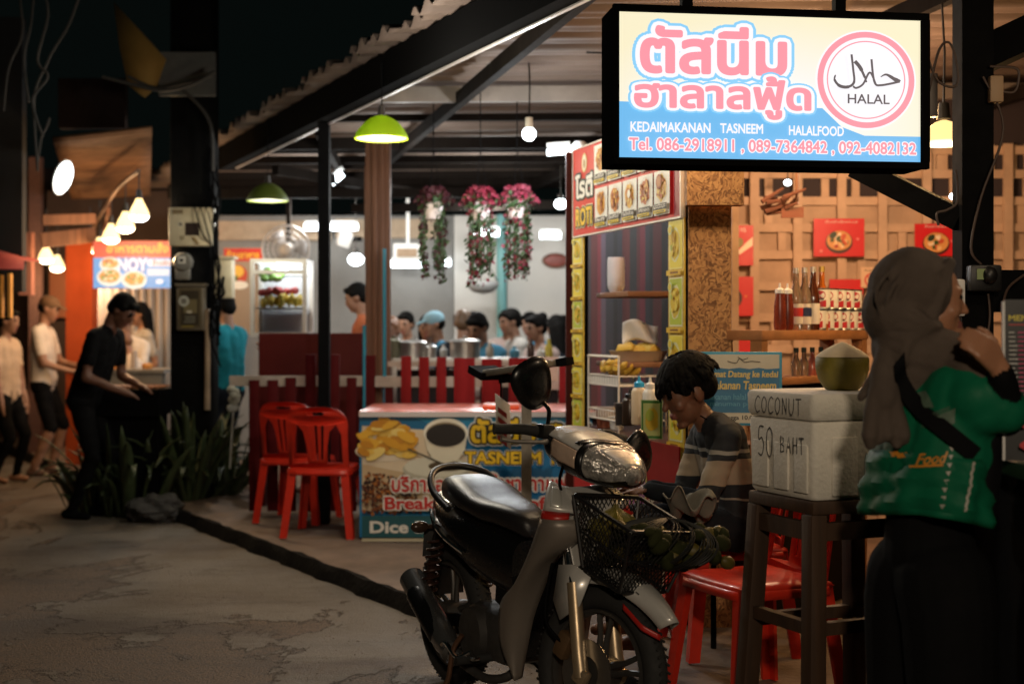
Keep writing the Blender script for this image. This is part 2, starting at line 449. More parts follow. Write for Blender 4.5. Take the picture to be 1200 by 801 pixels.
bb = B(); bb.beam((eave_x(4.3), 4.3, 2.93), (eave_x(12.6), 12.6, 2.93), .10, .20); bb.build('eave_beam', mat('matt_black_beam', (.003, .003, .003), .95, spec=.02), SHL, True)
bb = B(); bb.beam((eave_x(4.3)+.062, 4.3, 2.835), (eave_x(12.4)+.062, 12.4, 2.835), .022, .026); bb.build('gutter_trim', mat('pale_zinc', (.6, .55, .5), .4, metal=.6, var=.3), SHL, True)
for d, h, w in ((9.3, .10, .06), (10.5, .05, .05), (11.75, .10, .06), (12.4, .05, .05), (13.0, .07, .05), (13.6, .06, .05), (14.3, .06, .05), (14.9, .08, .06), (15.5, .06, .05)):
    b = B(); b.beam((eave_x(d)+.05, d, 3.0-h/2), (7, d, 3.05-h/2), w, h)
    b.build('purlin', mat('grey_purlin', (.17, .14, .115), .6, var=.5, scale=6) if d < 9.6 and h > .08 else wood_d, SHL, True)
for x6, dx in ((.29, -.228), (1.9, -.2), (3.6, -.15), (-1.2, -.06)):
    b = B(); d0 = 4.6 if x6 > 0 else 10.6
    b.beam((x6-(d0-6.5)*-dx, d0, 2.91), (x6+(15.6-6.5)*dx, 15.6, 2.93), .05, .09); b.build('rafter', wood_d, SHL, True)
for a, b_ in (((-1.9, 11.4, 2.70), (-.4, 14.6, 2.72)), ((-3.0, 12.4, 2.6), (-.2, 12.5, 2.62)), ((-1.5, 13.3, 2.55), (1.2, 13.3, 2.6))):
    b = B(); b.beam(a, b_, .06, .08); b.build('tie_beam', wood_d, SHL, True)
# posts: black steel post, grooved timber post, right hand post with brace
b = B(); c = P(380, 463, 9.75); b.slab((c.x-.038, 9.71, .09), (c.x+.038, 9.79, 2.88)); b.build('steel_post', black_p, SHL, True)
b = B(); c = P(443, 463, 10.3)
for k, (dx, dy, w) in enumerate(((-.065, 0, .05), (-.022, -.022, .042), (.022, -.008, .046), (.064, .006, .05))):
    b.slab((c.x+dx-w/2, 10.28+dy, .09), (c.x+dx+w/2, 10.36+dy, 2.9), .008)
b.slab((c.x-.10, 10.30, 1.95), (c.x-.088, 10.36, 2.6)); b.build('timber_post', brown_w, SHL, True)
blue_pipe = mat('blue_pipe', (.03, .28, .42), .4)
for px in (427, 450.5):
    b = B(); q = P(px, 463, 10.2); b.cyl((q.x, 10.2, .09), (q.x, 10.2, 1.45 if px < 430 else 2.0), .013, n=10); b.build('blue_pipe', blue_pipe, SHL, True)
b = B(); q = P(683, 300, 8.3); b.slab((q.x-.10, 8.25, .09), (q.x-.03, 8.32, 2.45)); b.build('timber_post', mat('maroon_timber', (.075, .015, .009), .65, spec=.1, var=.4, scale=10), SHL, True)
b = B(); b.slab((q.x-.026, 8.25, .09), (q.x+.03, 8.31, 2.45)); b.build('steel_post', mat('mauve_grey_steel', (.10, .075, .085), .6, spec=.1, var=.2), SHL, True)
b = B(); q = P(1141, 300, 5.45); b.slab((q.x-.06, 5.4, .09), (q.x+.06, 5.52, 2.98)); b.build('corner_post', black_p, SHL, True)
b = B(); b.beam(P(1003, 196, 5.75), P(1126, 258, 5.46), .06, .085); b.build('brace', black_p, SHL, True)
b = B(); b.beam(P(1150, 66, 5.47), P(1262, 14, 5.3), .08, .13); b.build('knee_beam', black_p, SHL, True)
b = B(); b.beam((.35, 5.62, 2.9), (3.4, 5.62, 2.92), .10, .14); b.build('front_beam', wood_d, SHL, True)
b = B(); b.beam(P(1150, 341, 5.46), P(1300, 341, 5.46), .06, .16); b.build('rail', black_p, SHL, True)

# back walls
w = B(); w.slab((-3.6, 15.0, .09), (-.62, 15.1, 2.62)); tag(w.build('concrete_wall', concrete), 'grey rendered wall at the back of the dining room', 'wall')
w = B(); w.slab((-.61, 14.98, .09), (2.6, 15.1, 2.62)); tag(w.build('white_wall', white_w), 'clean white wall behind the diners', 'wall')
w = B(); q = P(588, 300, 14.9); w.cyl((q.x, 14.9, .09), (q.x, 14.9, 2.62), .055, n=14); tag(w.build('drain_pipe', mat('teal_pipe', (.16, .38, .38), .5)), 'teal vertical drain pipe on the white wall', 'pipe')
w = B(); w.slab((-3.6, 14.93, 2.36), (-1.9, 14.99, 2.56)); w.slab((-1.85, 14.93, 2.38), (-.7, 14.99, 2.58)); tag(w.build('fascia_board', mat('beige_board', (.42, .32, .22), .7, var=.3)), 'beige board along the top of the grey dining room wall', 'board')
wr = thing('batten_wall', 'cream timber wall of crossed battens behind the drinks bar', 'wall', (2.8, 9.5, .09))
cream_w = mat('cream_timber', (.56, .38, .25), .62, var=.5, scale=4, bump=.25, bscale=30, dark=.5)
b = B(); b.slab((1.25, 9.56, .09), (5.2, 9.60, 2.27)); b.build('panel', mat('shaded_cream_panel', (.50, .34, .225), .7, var=.5, scale=4, bump=.2, bscale=30), wr, True)  # panel coloured darker than the battens to imitate shade behind them
b = B(); b.slab((1.25, 9.56, 2.28), (5.2, 9.60, 3.0)); b.build('gap_shade_panel', mat('dark_recess', (.03, .02, .022), .8), wr, True)  # dark sheet stands in for the shade inside open gaps
b = B(); rr = random.Random(5)
vx = [1.32+.285*i+rr.uniform(-.03, .03) for i in range(14)]; hz = [2.62, 2.46, 2.28, 2.10, 1.92, 1.71, 1.50, 1.29, 1.08, .86]
for z in hz: b.slab((1.25, 9.515, z-.028), (5.2, 9.553, z+.028))
for i, x in enumerate(vx):
    b.slab((x-.03, 9.488, .09), (x+.03, 9.513, 2.66))
for i in range(len(vx)-1):
    for j in range(len(hz)-1):
        if rr.random() < .55:
            x = vx[i]+rr.choice((.10, .14, .19)); b.slab((x-.026, 9.525, hz[j+1]+.03), (x+.026, 9.551, hz[j]-.03))
    for k in range(3):
        x = vx[i]+.055+.08*k; b.slab((x-.012, 9.53, 2.49), (x+.014, 9.55, 2.66))
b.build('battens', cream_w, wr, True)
q = P(875, 300, 9.4); b = B(); b.slab((1.22, 7.9, .09), (1.26, 9.5, 2.9)); b.build('side_panel', cream_w, wr, True)

# far left: neighbouring stalls in the dark
nb = thing('neighbour_stall', 'dim neighbouring food stall with an orange pillar and a rusty sheet awning', 'stall', (-4.6, 14, 0))
b = B(); q = P(96, 350, 14.2); b.slab((q.x-.13, 14.1, .05), (q.x+.13, 14.3, 2.3)); b.build('pillar', mat('orange_paint', (.42, .075, .022), .7, spec=.1, var=.3, scale=4), nb, True)
b = B(); grey_c = mat('stained_curtain', (.34, .29, .24), .85, var=.6, scale=5, stretch=(3, 3, .2))
x0, x1 = P(112, 350, 14.6).x, P(250, 350, 14.6).x
b.grid(lambda u, v: V((x0+(x1-x0)*u, 14.6+.02*math.sin(u*90), .09+1.75*v)), 120, 2); b.build('curtain', grey_c, nb, True, solid=.004)
b = B(); rust = mat('rusty_sheet', (.17, .088, .045), .8, spec=.1, var=.6, scale=5, bump=.2)
def aw(u, v):
    a = P(62, 163, 10.6).lerp(P(178, 150, 10.6), u); c = P(84, 232, 15.5).lerp(P(176, 228, 15.5), u); q = a.lerp(c, v)
    return q+V((0, 0, .018*math.sin(v*190)))
b.grid(aw, 6, 240); b.build('awning', rust, nb, True, solid=.01)
b = B(); b.beam(P(50, 258, 13), P(112, 256, 13.2), .08, .09); b.build('tie_beam', brown_w, nb, True)
b = B(); b.beam(P(48, 282, 13.5), P(112, 345-70, 13.7), .08, .14); b.build('lintel', brown_w, nb, True)
b = B(); b.beam(P(128, 240, 13), P(118, 300, 15.), .04, .05); b.build('strut', brown_w, nb, True)
b = B(); q = P(44, 300, 15.6); b.slab((q.x-.065, 15.5, 0), (q.x+.065, 15.6, 3.3)); b.build('post', mat('dull_rose_post', (.14, .07, .055), .7, var=.4), nb, True)
b = B(); q = P(28, 300, 13.6); b.slab((q.x-.05, 13.6, 1.75), (q.x+.07, 13.7, 2.35)); b.build('notice', mat('faded_pink_board', (.45, .2, .15), .7), nb, True)
b = B(); b.slab((-9, 17.5, 0), (-3.8, 17.6, 3.4)); b.slab((-5.3, 16.2, 0), (-3.6, 16.25, 3)); b.build('back_panel', mat('dark_brown_board', (.055, .032, .022), .85, var=.4, scale=3), nb, True)
b = B(); b.slab(P(58, 318, 16.1), P(84, 372, 16.14)); b.build('poster', mat('dim_orange_poster', (.3, .1, .04), .6), nb, True)
dk = thing('dark_shopfront', 'dark unlit shopfront at the left edge with a red umbrella edge', 'building', (-5.6, 12, 0))
b = B(); b.slab((-7.5, 12.2, 0), (-4.62, 12.4, 3.6)); 
b = B(); b.slab(P(-60, 20, 11.6), P(31, 342, 11.7)); b.build('wall', mat('near_black_wall', (.012, .012, .013), .9), dk, True)  # wall in one near-black colour
b = B(); b.add([P(-40, 284, 11.3), P(28, 305, 11.3), P(28, 315, 10.9), P(-40, 315, 10.6), P(-40, 290, 11.9), P(50, 306, 11.9)], [(0, 1, 2, 3), (0, 4, 5, 1)]); b.build('red_fringe', mat('red_canvas', (.30, .03, .02), .8, var=.3), dk, True, solid=.01)
b = B(); b.slab(P(0, 322, 11.5), P(5, 372, 11.55)); b.slab(P(9, 320, 11.5), P(15, 372, 11.55)); b.build('lit_slats', mat('orange_slat', (.7, .33, .06), .6), dk, True)
up = thing('upper_storey', 'unlit brown upper wall above the neighbouring awning behind the pole', 'building', (-3.6, 13, 2.8))
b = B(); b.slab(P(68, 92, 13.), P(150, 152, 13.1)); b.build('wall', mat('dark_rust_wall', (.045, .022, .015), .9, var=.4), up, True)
# ================================================================== lamps
def plight(name, loc, watts, col=(1, .8, .55), r=.04):
    l = bpy.data.lights.new(name, 'POINT'); l.energy = watts; l.color = col; l.shadow_soft_size = r
    o = bpy.data.objects.new(name, l); COL.objects.link(o); o.location = loc; return o
def translucent(name, col, f=.6):
    m = mat(name, col, .45); nt = m.node_tree; N = nt.nodes; L = nt.links; p = N['Principled BSDF']
    t = N.new('ShaderNodeBsdfTranslucent'); t.inputs[0].default_value = tuple(col[:3])+(1,)
    x = N.new('ShaderNodeMixShader'); x.inputs[0].default_value = f
    L.new(p.outputs[0], x.inputs[1]); L.new(t.outputs[0], x.inputs[2]); L.new(x.outputs[0], N['Material Output'].inputs[0]); return m
cold = emat('cold_tube_glow', (.86, .95, 1), 9); coldb = emat('cold_bulb_glow', (.88, .96, 1), 14); warm = emat('warm_bulb_glow', (1, .72, .36), 9)
warmhot = emat('hot_bulb_glow', (1, .86, .6), 14)
grn = translucent('green_enamel_shade', (.36, .50, .02), .45); bakel = mat('bakelite', (.03, .025, .02), .5)
def pendant(px, py, d, top, w, label, mshade, mbulb, watts, col, inner):
    c = P(px, py, d)                                          # centre of the shade's rim
    t = thing('pendant_lamp', label, 'lamp', c)
    b = B(); b.lathe([(w, 0), (w*.985, .018), (w*.86, w*.34), (w*.62, w*.62), (w*.34, w*.80), (.03, w*.86), (.022, w*.86), (w*.33, w*.77), (w*.60, w*.59), (w*.83, w*.33), (w*.955, .014), (w*.97, 0)], n=40, caps=False); b.build('lamp_shade', mshade, t)
    b = B(); b.lathe([(.0, .012), (w*.5, .01), (w*.93, .006), (w*.95, .012), (.5*w, .02), (0, .022)], n=32); b.build('diffuser', inner, t)
    b = B(); b.cyl((0, 0, w*.84), (0, 0, w*.84+.06), .024, .016, 12); b.build('socket', bakel, t)
    b = B(); b.tube(catmull([(0, 0, w*.84+.05), (.004, 0, (top-c.z)*.6), (0, 0, top-c.z)], 5), .004, 6); b.build('cord', black_p, t)
    plight('pendant_light', c+V((0, 0, -.05)), watts, col, w*.7)
    plight('pendant_inner_light', c+V((0, 0, w*.42)), watts*.045, col, .03)
    return t
pendant(447, 163, 8.3, 2.98, .157, 'bright lime green dome pendant lamp hanging under the roof edge', grn, emat('pale_lamp_glow', (1, .97, .8), 1.6), 30, (1, .86, .58), emat('pale_lamp_glow', (1, .97, .8), 1.6))
pendant(313.5, 235.5, 10.6, 2.98, .155, 'dark green dome pendant lamp seen beside the black power pole', mat('dark_green_enamel', (.10, .14, .02), .45), None, 16, (1, .9, .66), emat('lime_lamp_glow', (.85, 1, .5), .9))
# clear warm lamp at the right of the sign
c = P(1106, 166, 6.3); t = thing('pendant_lamp', 'warm yellow glowing glass dome lamp between the lightbox and the corner post', 'lamp', c)
b = B(); b.lathe([(.088, 0), (.087, .016), (.078, .044), (.062, .067), (.038, .085), (.014, .094), (0, .095)], n=32); b.build('lamp_shade', emat('amber_glass_glow', (1, .66, .25), 1.5), t)
b = B(); b.lathe([(0, -.002), (.06, -.003), (.090, -.006), (.092, -.012), (.07, -.018), (0, -.019)], n=32); b.build('diffuser', emat('amber_hot_glow', (1, .82, .5), 3), t)
b = B(); b.cyl((0, 0, .10), (0, 0, .17), .03, .022, 12); b.tube([(0, 0, .17), (.01, .02, .4), (0, .05, .75)], .005, 6); b.build('socket', bakel, t)
plight('amber_light', c+V((0, 0, -.1)), 34, (1, .60, .24), .08)
plight('amber_light', c+V((-.05, .25, .12)), 12, (1, .55, .2), .06)
plight('assumed_bar_light', (2.0, 8.0, 2.35), 84, (1, .60, .34), .07)           # assumed bar lamps: unseen lights added behind the lightbox for the batten wall
plight('assumed_bar_light', (1.35, 7.2, 2.4), 26, (1, .58, .28), .07)
# bare cold bulb
c = P(620, 157, 8.7); t = thing('bare_bulb', 'bare white bulb hanging on a black wire left of the lightbox', 'bulb', c)
b = B(); b.ball((0, 0, 0), .042, 20); b.build('bulb', coldb, t)
b = B(); b.cyl((0, 0, .03), (0, 0, .10), .026, .022, 14); b.build('socket', mat('white_porcelain', (.6, .58, .52), .4), t)
b = B(); b.tube(catmull([(0, 0, .10), (.004, 0, .3), (-.003, 0, .50), (.02, 0, .56)], 5), .005, 6); b.tube(catmull([(.02, 0, .55), (.2, -.1, .49), (.5, -.5, .40), (.6, -.9, .38)], 6), .005, 6); b.build('wire', black_p, t)
plight('bulb_light', c+V((0, 0, -.09)), 36, (.9, .96, 1), .05)
# glowing lamps of the far stalls
domey = emat('yellow_dome_glow', (1, .70, .30), 2.6)
LB = [(163, 252, 11.2, 1, 'largest pear shaped lamp at the near end of the string left of the pole'), (147, 266, 12, 0, 'second lamp from the near end of the string left of the pole'), (130, 279, 12.8, 0, 'middle lamp of the string of five left of the pole'), (117, 294, 13.6, 0, 'second lamp from the far end of the string left of the pole'), (105.5, 304, 14.4, 1, 'farthest and lowest lamp of the string left of the pole'), (54, 303, 14.6, 0, 'higher glowing dome lamp beside the rose coloured post'), (67, 313, 15.2, 0, 'lower glowing dome lamp beside the orange pillar')]
for px, py, d, cw, lab in LB:
    c = P(px, py, d); t = thing('stall_lamp', lab, 'lamp', c, 0, 'glowing lamps of the far food stalls')
    b = B(); b.lathe([(.078, -.01), (.074, .02), (.058, .06), (.036, .10), (.022, .135), (.0, .14)], n=20); b.build('lamp_shade', domey, t)
    b = B(); b.lathe([(0, -.052), (.03, -.05), (.06, -.034), (.076, -.012), (0, -.010)], n=20); b.build('bulb', coldb if cw else warmhot, t)
    b = B(); b.cyl((0, 0, .13), (0, 0, .2), .026, .02, 10); b.tube([(0, 0, .18), (0, 0, 2.66-c.z)], .006, 6); b.build('cord', bakel, t)
    plight('stall_light', c+V((0, 0, -.13)), 24 if px > 100 else 18, (1, .60, .28) if not cw else (1, .74, .46), .06)
b = B(); pts = [P(163, 200, 11.2), P(140, 218, 12), P(125, 240, 12.8), P(112, 262, 13.8), P(104, 276, 14.6)]
b.tube(catmull(pts, 4), .016, 8); tag(b.build('lamp_rail', mat('dull_rail', (.2, .13, .09), .6)), 'thin slanting rail that carries the string of stall lamps', 'rail')
# tilted white disc lamp
c = P(74, 208, 11); t = thing('disc_lamp', 'tilted bright white round lamp under the rusty awning', 'lamp', c)
T = V((-.93, .16, .30)).to_track_quat('Z', 'Y').to_matrix().to_4x4()
b = B(); b.lathe([(0, .03), (.1, .028), (.14, .01), (.14, 0)], n=32, T=T); b.build('housing', white_p, t)
b = B(); b.lathe([(.128, -.004), (.12, -.012), (0, -.016)], n=32, T=T); b.build('diffuser', emat('disc_glow', (.85, .97, 1), 8), t)
# fluorescent tubes of the dining room
TU = [((357, 266), (419, 266), 14.6, 'short white tube light left of the timber post'), ((455, 309.5), (500, 309.5), 14.7, 'long white tube light on the grey wall right of the timber post'), ((388, 214), (401, 203), 12.2, 'slanting white tube light behind the black steel post'), ((556, 272), (585, 273), 14.2, 'white tube light seen between the hanging flower baskets'), ((641, 179), (668, 177), 9.4, 'thin white tube light beside the red menu board'), ((633, 276), (657, 276), 14.3, 'small white tube light right of the flower baskets'), ((519, 308), (528, 308), 14.8, 'tiny white light just right of the long wall tube')]
for (a, q, d, lab) in TU:
    a, q = P(*a, d), P(*q, d); t = thing('tube_light', lab, 'light', (a+q)/2, 0, 'tube lights of the dining room')
    b = B(); b.cyl(a, q, .034 if d > 12 else .02, n=12); b.build('tube', cold, t, True)
    b = B(); b.beam(a+V((0, .03, .05)), q+V((0, .03, .05)), .05, .03); b.build('fitting', white_p, t, True)
b = B(); c = P(679, 181, 8.9); t = thing('flood_lamp', 'round glaring white lamp at the corner of the menu board', 'lamp', c)
b = B(); b.ball((0, 0, 0), (.055, .04, .024), 20); b.build('bulb', coldb, t)
b = B(); b.lathe([(.07, .012), (.075, .04), (.03, .08), (0, .08)], n=24); b.build('housing', white_p, t)
plight('flood_light', c+V((-.5, .6, -.35)), 6, (.92, .97, 1), .06)
for px, py, d, r, lab in ((417, 304, 13.6, .064, 'round white globe light beside the timber post'), (657, 239, 11.5, .045, 'small round white bulb left of the roti booth'), (923, 214, 9.2, .02, 'tiny clear bulb at the left of the batten wall'), (1117, 230, 9.2, .02, 'tiny clear bulb between brace and corner post')):
    c = P(px, py, d); t = thing('globe_light', lab, 'bulb', c)
    b = B(); b.ball((0, 0, 0), (r*1.15, r, r*.9), 18); b.build('bulb', coldb, t)
    b = B(); b.cyl((0, 0, r*.8), (0, 0, r*1.7), r*.45, n=10); b.tube([(0, 0, r*1.6), (0, 0, 2.75-c.z)], .004, 6); b.build('cord', bakel, t)
for x, d, w_ in ((-1.9, 13.4, 56), (-.2, 13.2, 82), (.9, 12.4, 46), (-.9, 11.2, 36)):
    plight('dining_light', (x, d, 2.5), w_, (.96, .97, .95), .12)
plight('grill_fill', P(150, 300, 12.2), 14, (1, .55, .26), .1)  # unseen light added above the grill, without a lamp of its own

# ================================================================== lightbox sign
A_, Bq = P(720, 190, 5.1), P(1085, 190, 5.26)
u = (Bq-A_); u.z = 0; W = u.length; H = .556
T = frame(A_, u, (0, 0, 1)); fw = T.to_3x3()
# frame(): z axis = u x v points towards the camera
t = thing('lightbox_sign', 'large glowing lightbox sign with pink Thai lettering and a round halal mark', 'sign', A_+u*.5)
b = B(T); D = .21
b.slab((-.004, -.004, -D), (W+.004, H+.004, -.012)); 
for x0, x1, y0, y1 in ((-.006, W+.006, -.008, .016), (-.006, W+.006, H-.014, H+.008), (-.008, .014, .017, H-.015), (W-.018, W+.008, .017, H-.015)): b.slab((x0, y0, -.011), (x1, y1, .02))
b.build('case', mat('black_sign_case', (.005, .005, .005), .9, spec=.0), t, True)
b = B(T)
for x in (.25, .75):
    b = B(T); b.slab((W*x-.02, H+.009, -.13), (W*x+.02, H+.36, -.09)); b.build('hanger', black_p, t, True)
kx, ky = W/365., H/182.
FL = Flat(T, W, H, .0007, kx, ky); X = lambda px: px-720; Y = lambda py: 190-py
FL.z = -.008
def sign_print(name, stops, s):
    m = emat(name, (1, 1, 1), s); nt = m.node_tree; N = nt.nodes; L = nt.links; p = N['Principled BSDF']
    tc = N.new('ShaderNodeTexCoord'); mp = N.new('ShaderNodeMapping'); mp.inputs['Location'].default_value = stops[0]; mp.inputs['Scale'].default_value = stops[1]
    gr = N.new('ShaderNodeTexGradient'); gr.gradient_type = 'SPHERICAL'; L.new(tc.outputs['Object'], mp.inputs[0]); L.new(mp.outputs[0], gr.inputs[0])
    r = N.new('ShaderNodeValToRGB'); r.color_ramp.elements[0].color = stops[2]; r.color_ramp.elements[1].color = stops[3]; r.color_ramp.elements[1].position = .75
    L.new(gr.outputs[0], r.inputs[0]); L.new(r.outputs[0], p.inputs['Emission Color']); return m
ES = .99
crm = sign_print('backlit_cream', ((0, 0, -.42), (1.35, 1.35, 2.6), srgb(250, 240, 204), srgb(250, 249, 250)), ES)
blu = glow(104, 186, 240, ES); wht = glow(252, 250, 255, ES); pnk = glow(255, 152, 168, ES); sky_ = glow(136, 208, 250, ES); gry = glow(78, 74, 84, ES)
FL.rect(crm, X(721), Y(188), X(1083), Y(11))
FL.poly(blu, [(X(721), Y(188)), (X(1083), Y(188)), (X(1083), Y(153)), (X(1012), Y(153)), (X(985), Y(143)), (X(962), Y(121)), (X(850), Y(120)), (X(721), Y(118))])
FL.disc(wht, X(1014), Y(86), 60, 60, n=64); FL.ring(pnk, X(1014), Y(86), 51, 58, 64); FL.ring(pnk, X(1014), Y(86), 45.5, 47, 64)
hal = [(wht, .062)]
FL.text(pnk, 'ตัสนีม', X(749), Y(85), X(920), Y(27), .034, [(sky_, .12), (wht, .07)])
FL.text(pnk, 'ฮาลาลฟู้ด', X(742), Y(137), X(948), Y(85), .034, [(sky_, .12), (wht, .07)])
FL.text(wht, 'KEDAIMAKANAN', X(738), Y(154), X(830), Y(142), .026)
FL.text(wht, 'TASNEEM', X(841), Y(154), X(891), Y(142), .026)
FL.text(wht, 'HALALFOOD', X(921), Y(155), X(986), Y(143), .026)
FL.text(pnk, 'Tel. 086-2918911 , 089-7364842 , 092-4082132', X(736), Y(178), X(1072), Y(161), .022, hal)
FL.text(gry, 'HALAL', X(990), Y(115.5), X(1040), Y(104), .014)
# the arabic word drawn with a broad pen: strokes of changing width
FL.line(gry, catmull([(X(1053), Y(87), 0), (X(1047), Y(86), 0), (X(1036), Y(80), 0), (X(1029), Y(83), 0)], 6), [1, 2, 3, 3.6, 4.4, 5, 5, 4.5, 4, 4, 3.4, 3, 2.6, 2.4, 2, 1.6, 1.4, 1.2, 1])
FL.line(gry, catmull([(X(1052), Y(88), 0), (X(1040), Y(91), 0), (X(1029), Y(93), 0), (X(1023), Y(92), 0), (X(1020), Y(82), 0), (X(1018), Y(62), 0)], 6), 2.6)
FL.line(gry, catmull([(X(1023), Y(92), 0), (X(1016), Y(78), 0), (X(1008), Y(92), 0), (X(1000), Y(97), 0), (X(996), Y(95), 0)], 6), 2.4)
FL.line(gry, catmull([(X(998), Y(65), 0), (X(1004), Y(72), 0), (X(1009), Y(82), 0), (X(1012), Y(90), 0)], 6), [4.5]*9+[3]*5+[2]*5)
FL.line(gry, catmull([(X(994), Y(57), 0), (X(996), Y(75), 0), (X(997), Y(90), 0), (X(990), Y(96), 0), (X(980), Y(95), 0), (X(974), Y(88), 0), (X(975), Y(82), 0)], 6), [2.6]*12+[3]*6+[3.8]*8+[3]*5+[2]*4+[1.4]*2)
FL.done('face', t)

# ================================================================== counter with printed banner
d0 = 9.0; ct = thing('drinks_counter', 'low counter with a red patterned top and a printed Tasneem breakfast banner', 'counter', (-.2, 9.4, .09))
xl, xr = -.955, .56; zt = .905
b = B(); b.slab((xl, 9.02, .10), (xr, 9.9, zt-.032)); b.build('body', mat('dark_red_box', (.06, .016, .012), .6, var=.4), ct, True)
b = B(); b.slab((xl-.015, 8.985, zt-.03), (xr+.015, 9.93, zt), .006)
topm = mat('red_patterned_oilcloth', (.52, .13, .09), .28, var=.85, scale=26, dark=1.9, spec=.6); b.build('top', topm, ct, True)
b = B(); b.slab((xl-.01, 8.978, zt-.036), (xr+.01, 8.983, zt-.004)); b.build('edging', mat('pale_edging', (.55, .5, .48), .5), ct, True)
k = d0/F; bx = P(421, 632, d0); T = frame(V((bx.x, 9.012, bx.z+.008)), (1, 0, 0), (0, 0, 1)); X = lambda px: px-421; Y = lambda py: 632-py
FL = Flat(T, 1, 1, .0009, k, k)
blue = ink(28, 128, 178); FL.rect(ink(16, 118, 168), X(421), Y(631), X(694), Y(485))
FL.poly(ink(28, 150, 196), [(X(478), Y(487)), (X(694), Y(487)), (X(694), Y(535)), (X(640), Y(520)), (X(560), Y(520)), (X(500), Y(497))])
FL.poly(ink(236, 214, 182), [(X(424), Y(600)), (X(566), Y(600)), (X(572), Y(560)), (X(560), Y(540)), (X(540), Y(532)), (X(500), Y(505)), (X(424), Y(500))])
FL.poly(ink(210, 180, 140), [(X(424), Y(600)), (X(550), Y(600)), (X(560), Y(575)), (X(500), Y(560)), (X(424), Y(545))])
rr = random.Random(3)
FL.disc(ink(240, 222, 196), X(452), Y(530), 36, 12)
for i in range(46):                                                     # fried dough sticks
    a = rr.uniform(0, 1); x = 426+rr.uniform(0, 56); y = 534-rr.uniform(0, 44)*(1-abs(x-452)/60); FL.disc(ink(*rr.choice([(236, 178, 52), (224, 160, 36), (244, 198, 84), (206, 138, 30), (248, 214, 120)])), X(x), Y(y), rr.uniform(8, 13), rr.uniform(4, 6), rr.uniform(-.6, .6), 14, True, .06); FL.z -= .0005
FL.disc(ink(196, 190, 168), X(512), Y(551), 40, 14); FL.disc(ink(226, 220, 198), X(512), Y(548), 38, 12); FL.disc(ink(90, 74, 50), X(524), Y(547), 22, 6)
FL.poly(ink(232, 222, 196), [(X(496+(51*i/12)), Y(507+33*math.sin(PI*(.5+.5*i/12)) if False else Y and 0)) for i in range(0)] or [(X(497), Y(508)), (X(501), Y(528)), (X(508), Y(540)), (X(522), Y(544)), (X(537), Y(540)), (X(545), Y(528)), (X(548), Y(508))])
FL.disc(ink(246, 238, 218), X(522.5), Y(508), 26, 17); FL.disc(ink(150, 132, 104), X(522.5), Y(510), 23.5, 14.5); FL.disc(ink(24, 15, 10), X(522.5), Y(511), 23, 13.5)
FL.line(ink(70, 62, 50), [(X(478), Y(527)), (X(500), Y(536)), (X(518), Y(544))], 2.)
for i in range(240):                                                    # coffee beans and spice
    x = 428+rr.random()**1.2*66; y = 602-rr.random()*50*(1-.3*(x-428)/66); FL.disc(ink(*rr.choice([(70, 34, 16), (98, 48, 20), (140, 74, 28), (46, 22, 12), (176, 104, 40)])), X(x), Y(y), rr.uniform(1.6, 3.4), rr.uniform(1.2, 2.2), rr.uniform(0, 3), 8); FL.z -= .00055
FL.z += .004
yel = ink(246, 200, 30); blk = ink(22, 18, 14); wh = ink(240, 236, 226); rdi = ink(206, 40, 34)
FL.text(yel, 'ตัสนีม', X(552), Y(519), X(627), Y(490), .035, [(wh, .11), (blk, .07)])
FL.text(yel, 'ฮาลาล', X(641), Y(519), X(692), Y(496), .035, [(wh, .11), (blk, .07)])
FL.text(yel, 'TASNEEM', X(545), Y(543), X(634), Y(528), .04, [(wh, .10), (blk, .065)])
FL.text(yel, 'HALAL', X(646), Y(543), X(692), Y(529), .04, [(wh, .10), (blk, .065)])
FL.text(rdi, 'บริการอาหาร', X(461), Y(575), X(560), Y(557), .03, [(wh, .085)])
FL.text(rdi, 'น้ำชา กาแฟ', X(572), Y(574), X(664), Y(553), .03, [(wh, .085)])
FL.text(rdi, 'Breakfast', X(453), Y(595), X(545), Y(580), .03, [(wh, .085)])
FL.text(rdi, 'Coffee', X(600), Y(595), X(668), Y(580), .03, [(wh, .085)])
FL.rect(ink(14, 84, 92), X(427), Y(627), X(694), Y(602)); FL.text(wh, 'Dice Bowl', X(436), Y(622), X(536), Y(608), .034)
FL.rect(ink(200, 190, 160), X(427), Y(631.5), X(694), Y(628)); 
FL.done('banner', ct)
b = B(); b.slab((-.19, 9.15, zt+.002), (.05, 9.45, zt+.03), .008); 
ct2 = tag(b.build('tray', mat('orange_tray', (.75, .12, .04), .35)), 'flat orange tray on the counter top', 'tray')

# red picket fences and dark red service desk
def fence(name, label, d, pk, rails, m=red_pic):
    t = thing(name, label, 'fence', P((pk[0][0]+pk[-1][1])/2, 386, d)*1)
    t.location.z = .09
    b = B()
    for x0, x1, y in pk:
        a, c = P(x0, y, d), P(x1, y, d); b.slab((a.x, d-.012, .12), (c.x, d+.012, a.z), .004)
    b.build('pickets', m, t, True)
    for y0, y1, x0, x1 in rails:
        b = B(); a, c = P(x0, y0, d+.05), P(x1, y1, d+.05); b.slab((a.x, d+.016, c.z), (c.x, d+.05, a.z)); b.build('rail', mat('cream_rail', (.52, .45, .38), .7, var=.5, scale=5), t, True)
    return t
fence('picket_fence', 'tall bright red picket fence behind the breakfast counter', 10.15, [(470, 482, 417), (491, 503, 418), (511.5, 523, 418), (532, 556.5, 419), (564.5, 588, 420), (596, 619, 419), (655, 672, 420)], [(423, 429, 455, 625), (441, 453, 440, 625)])
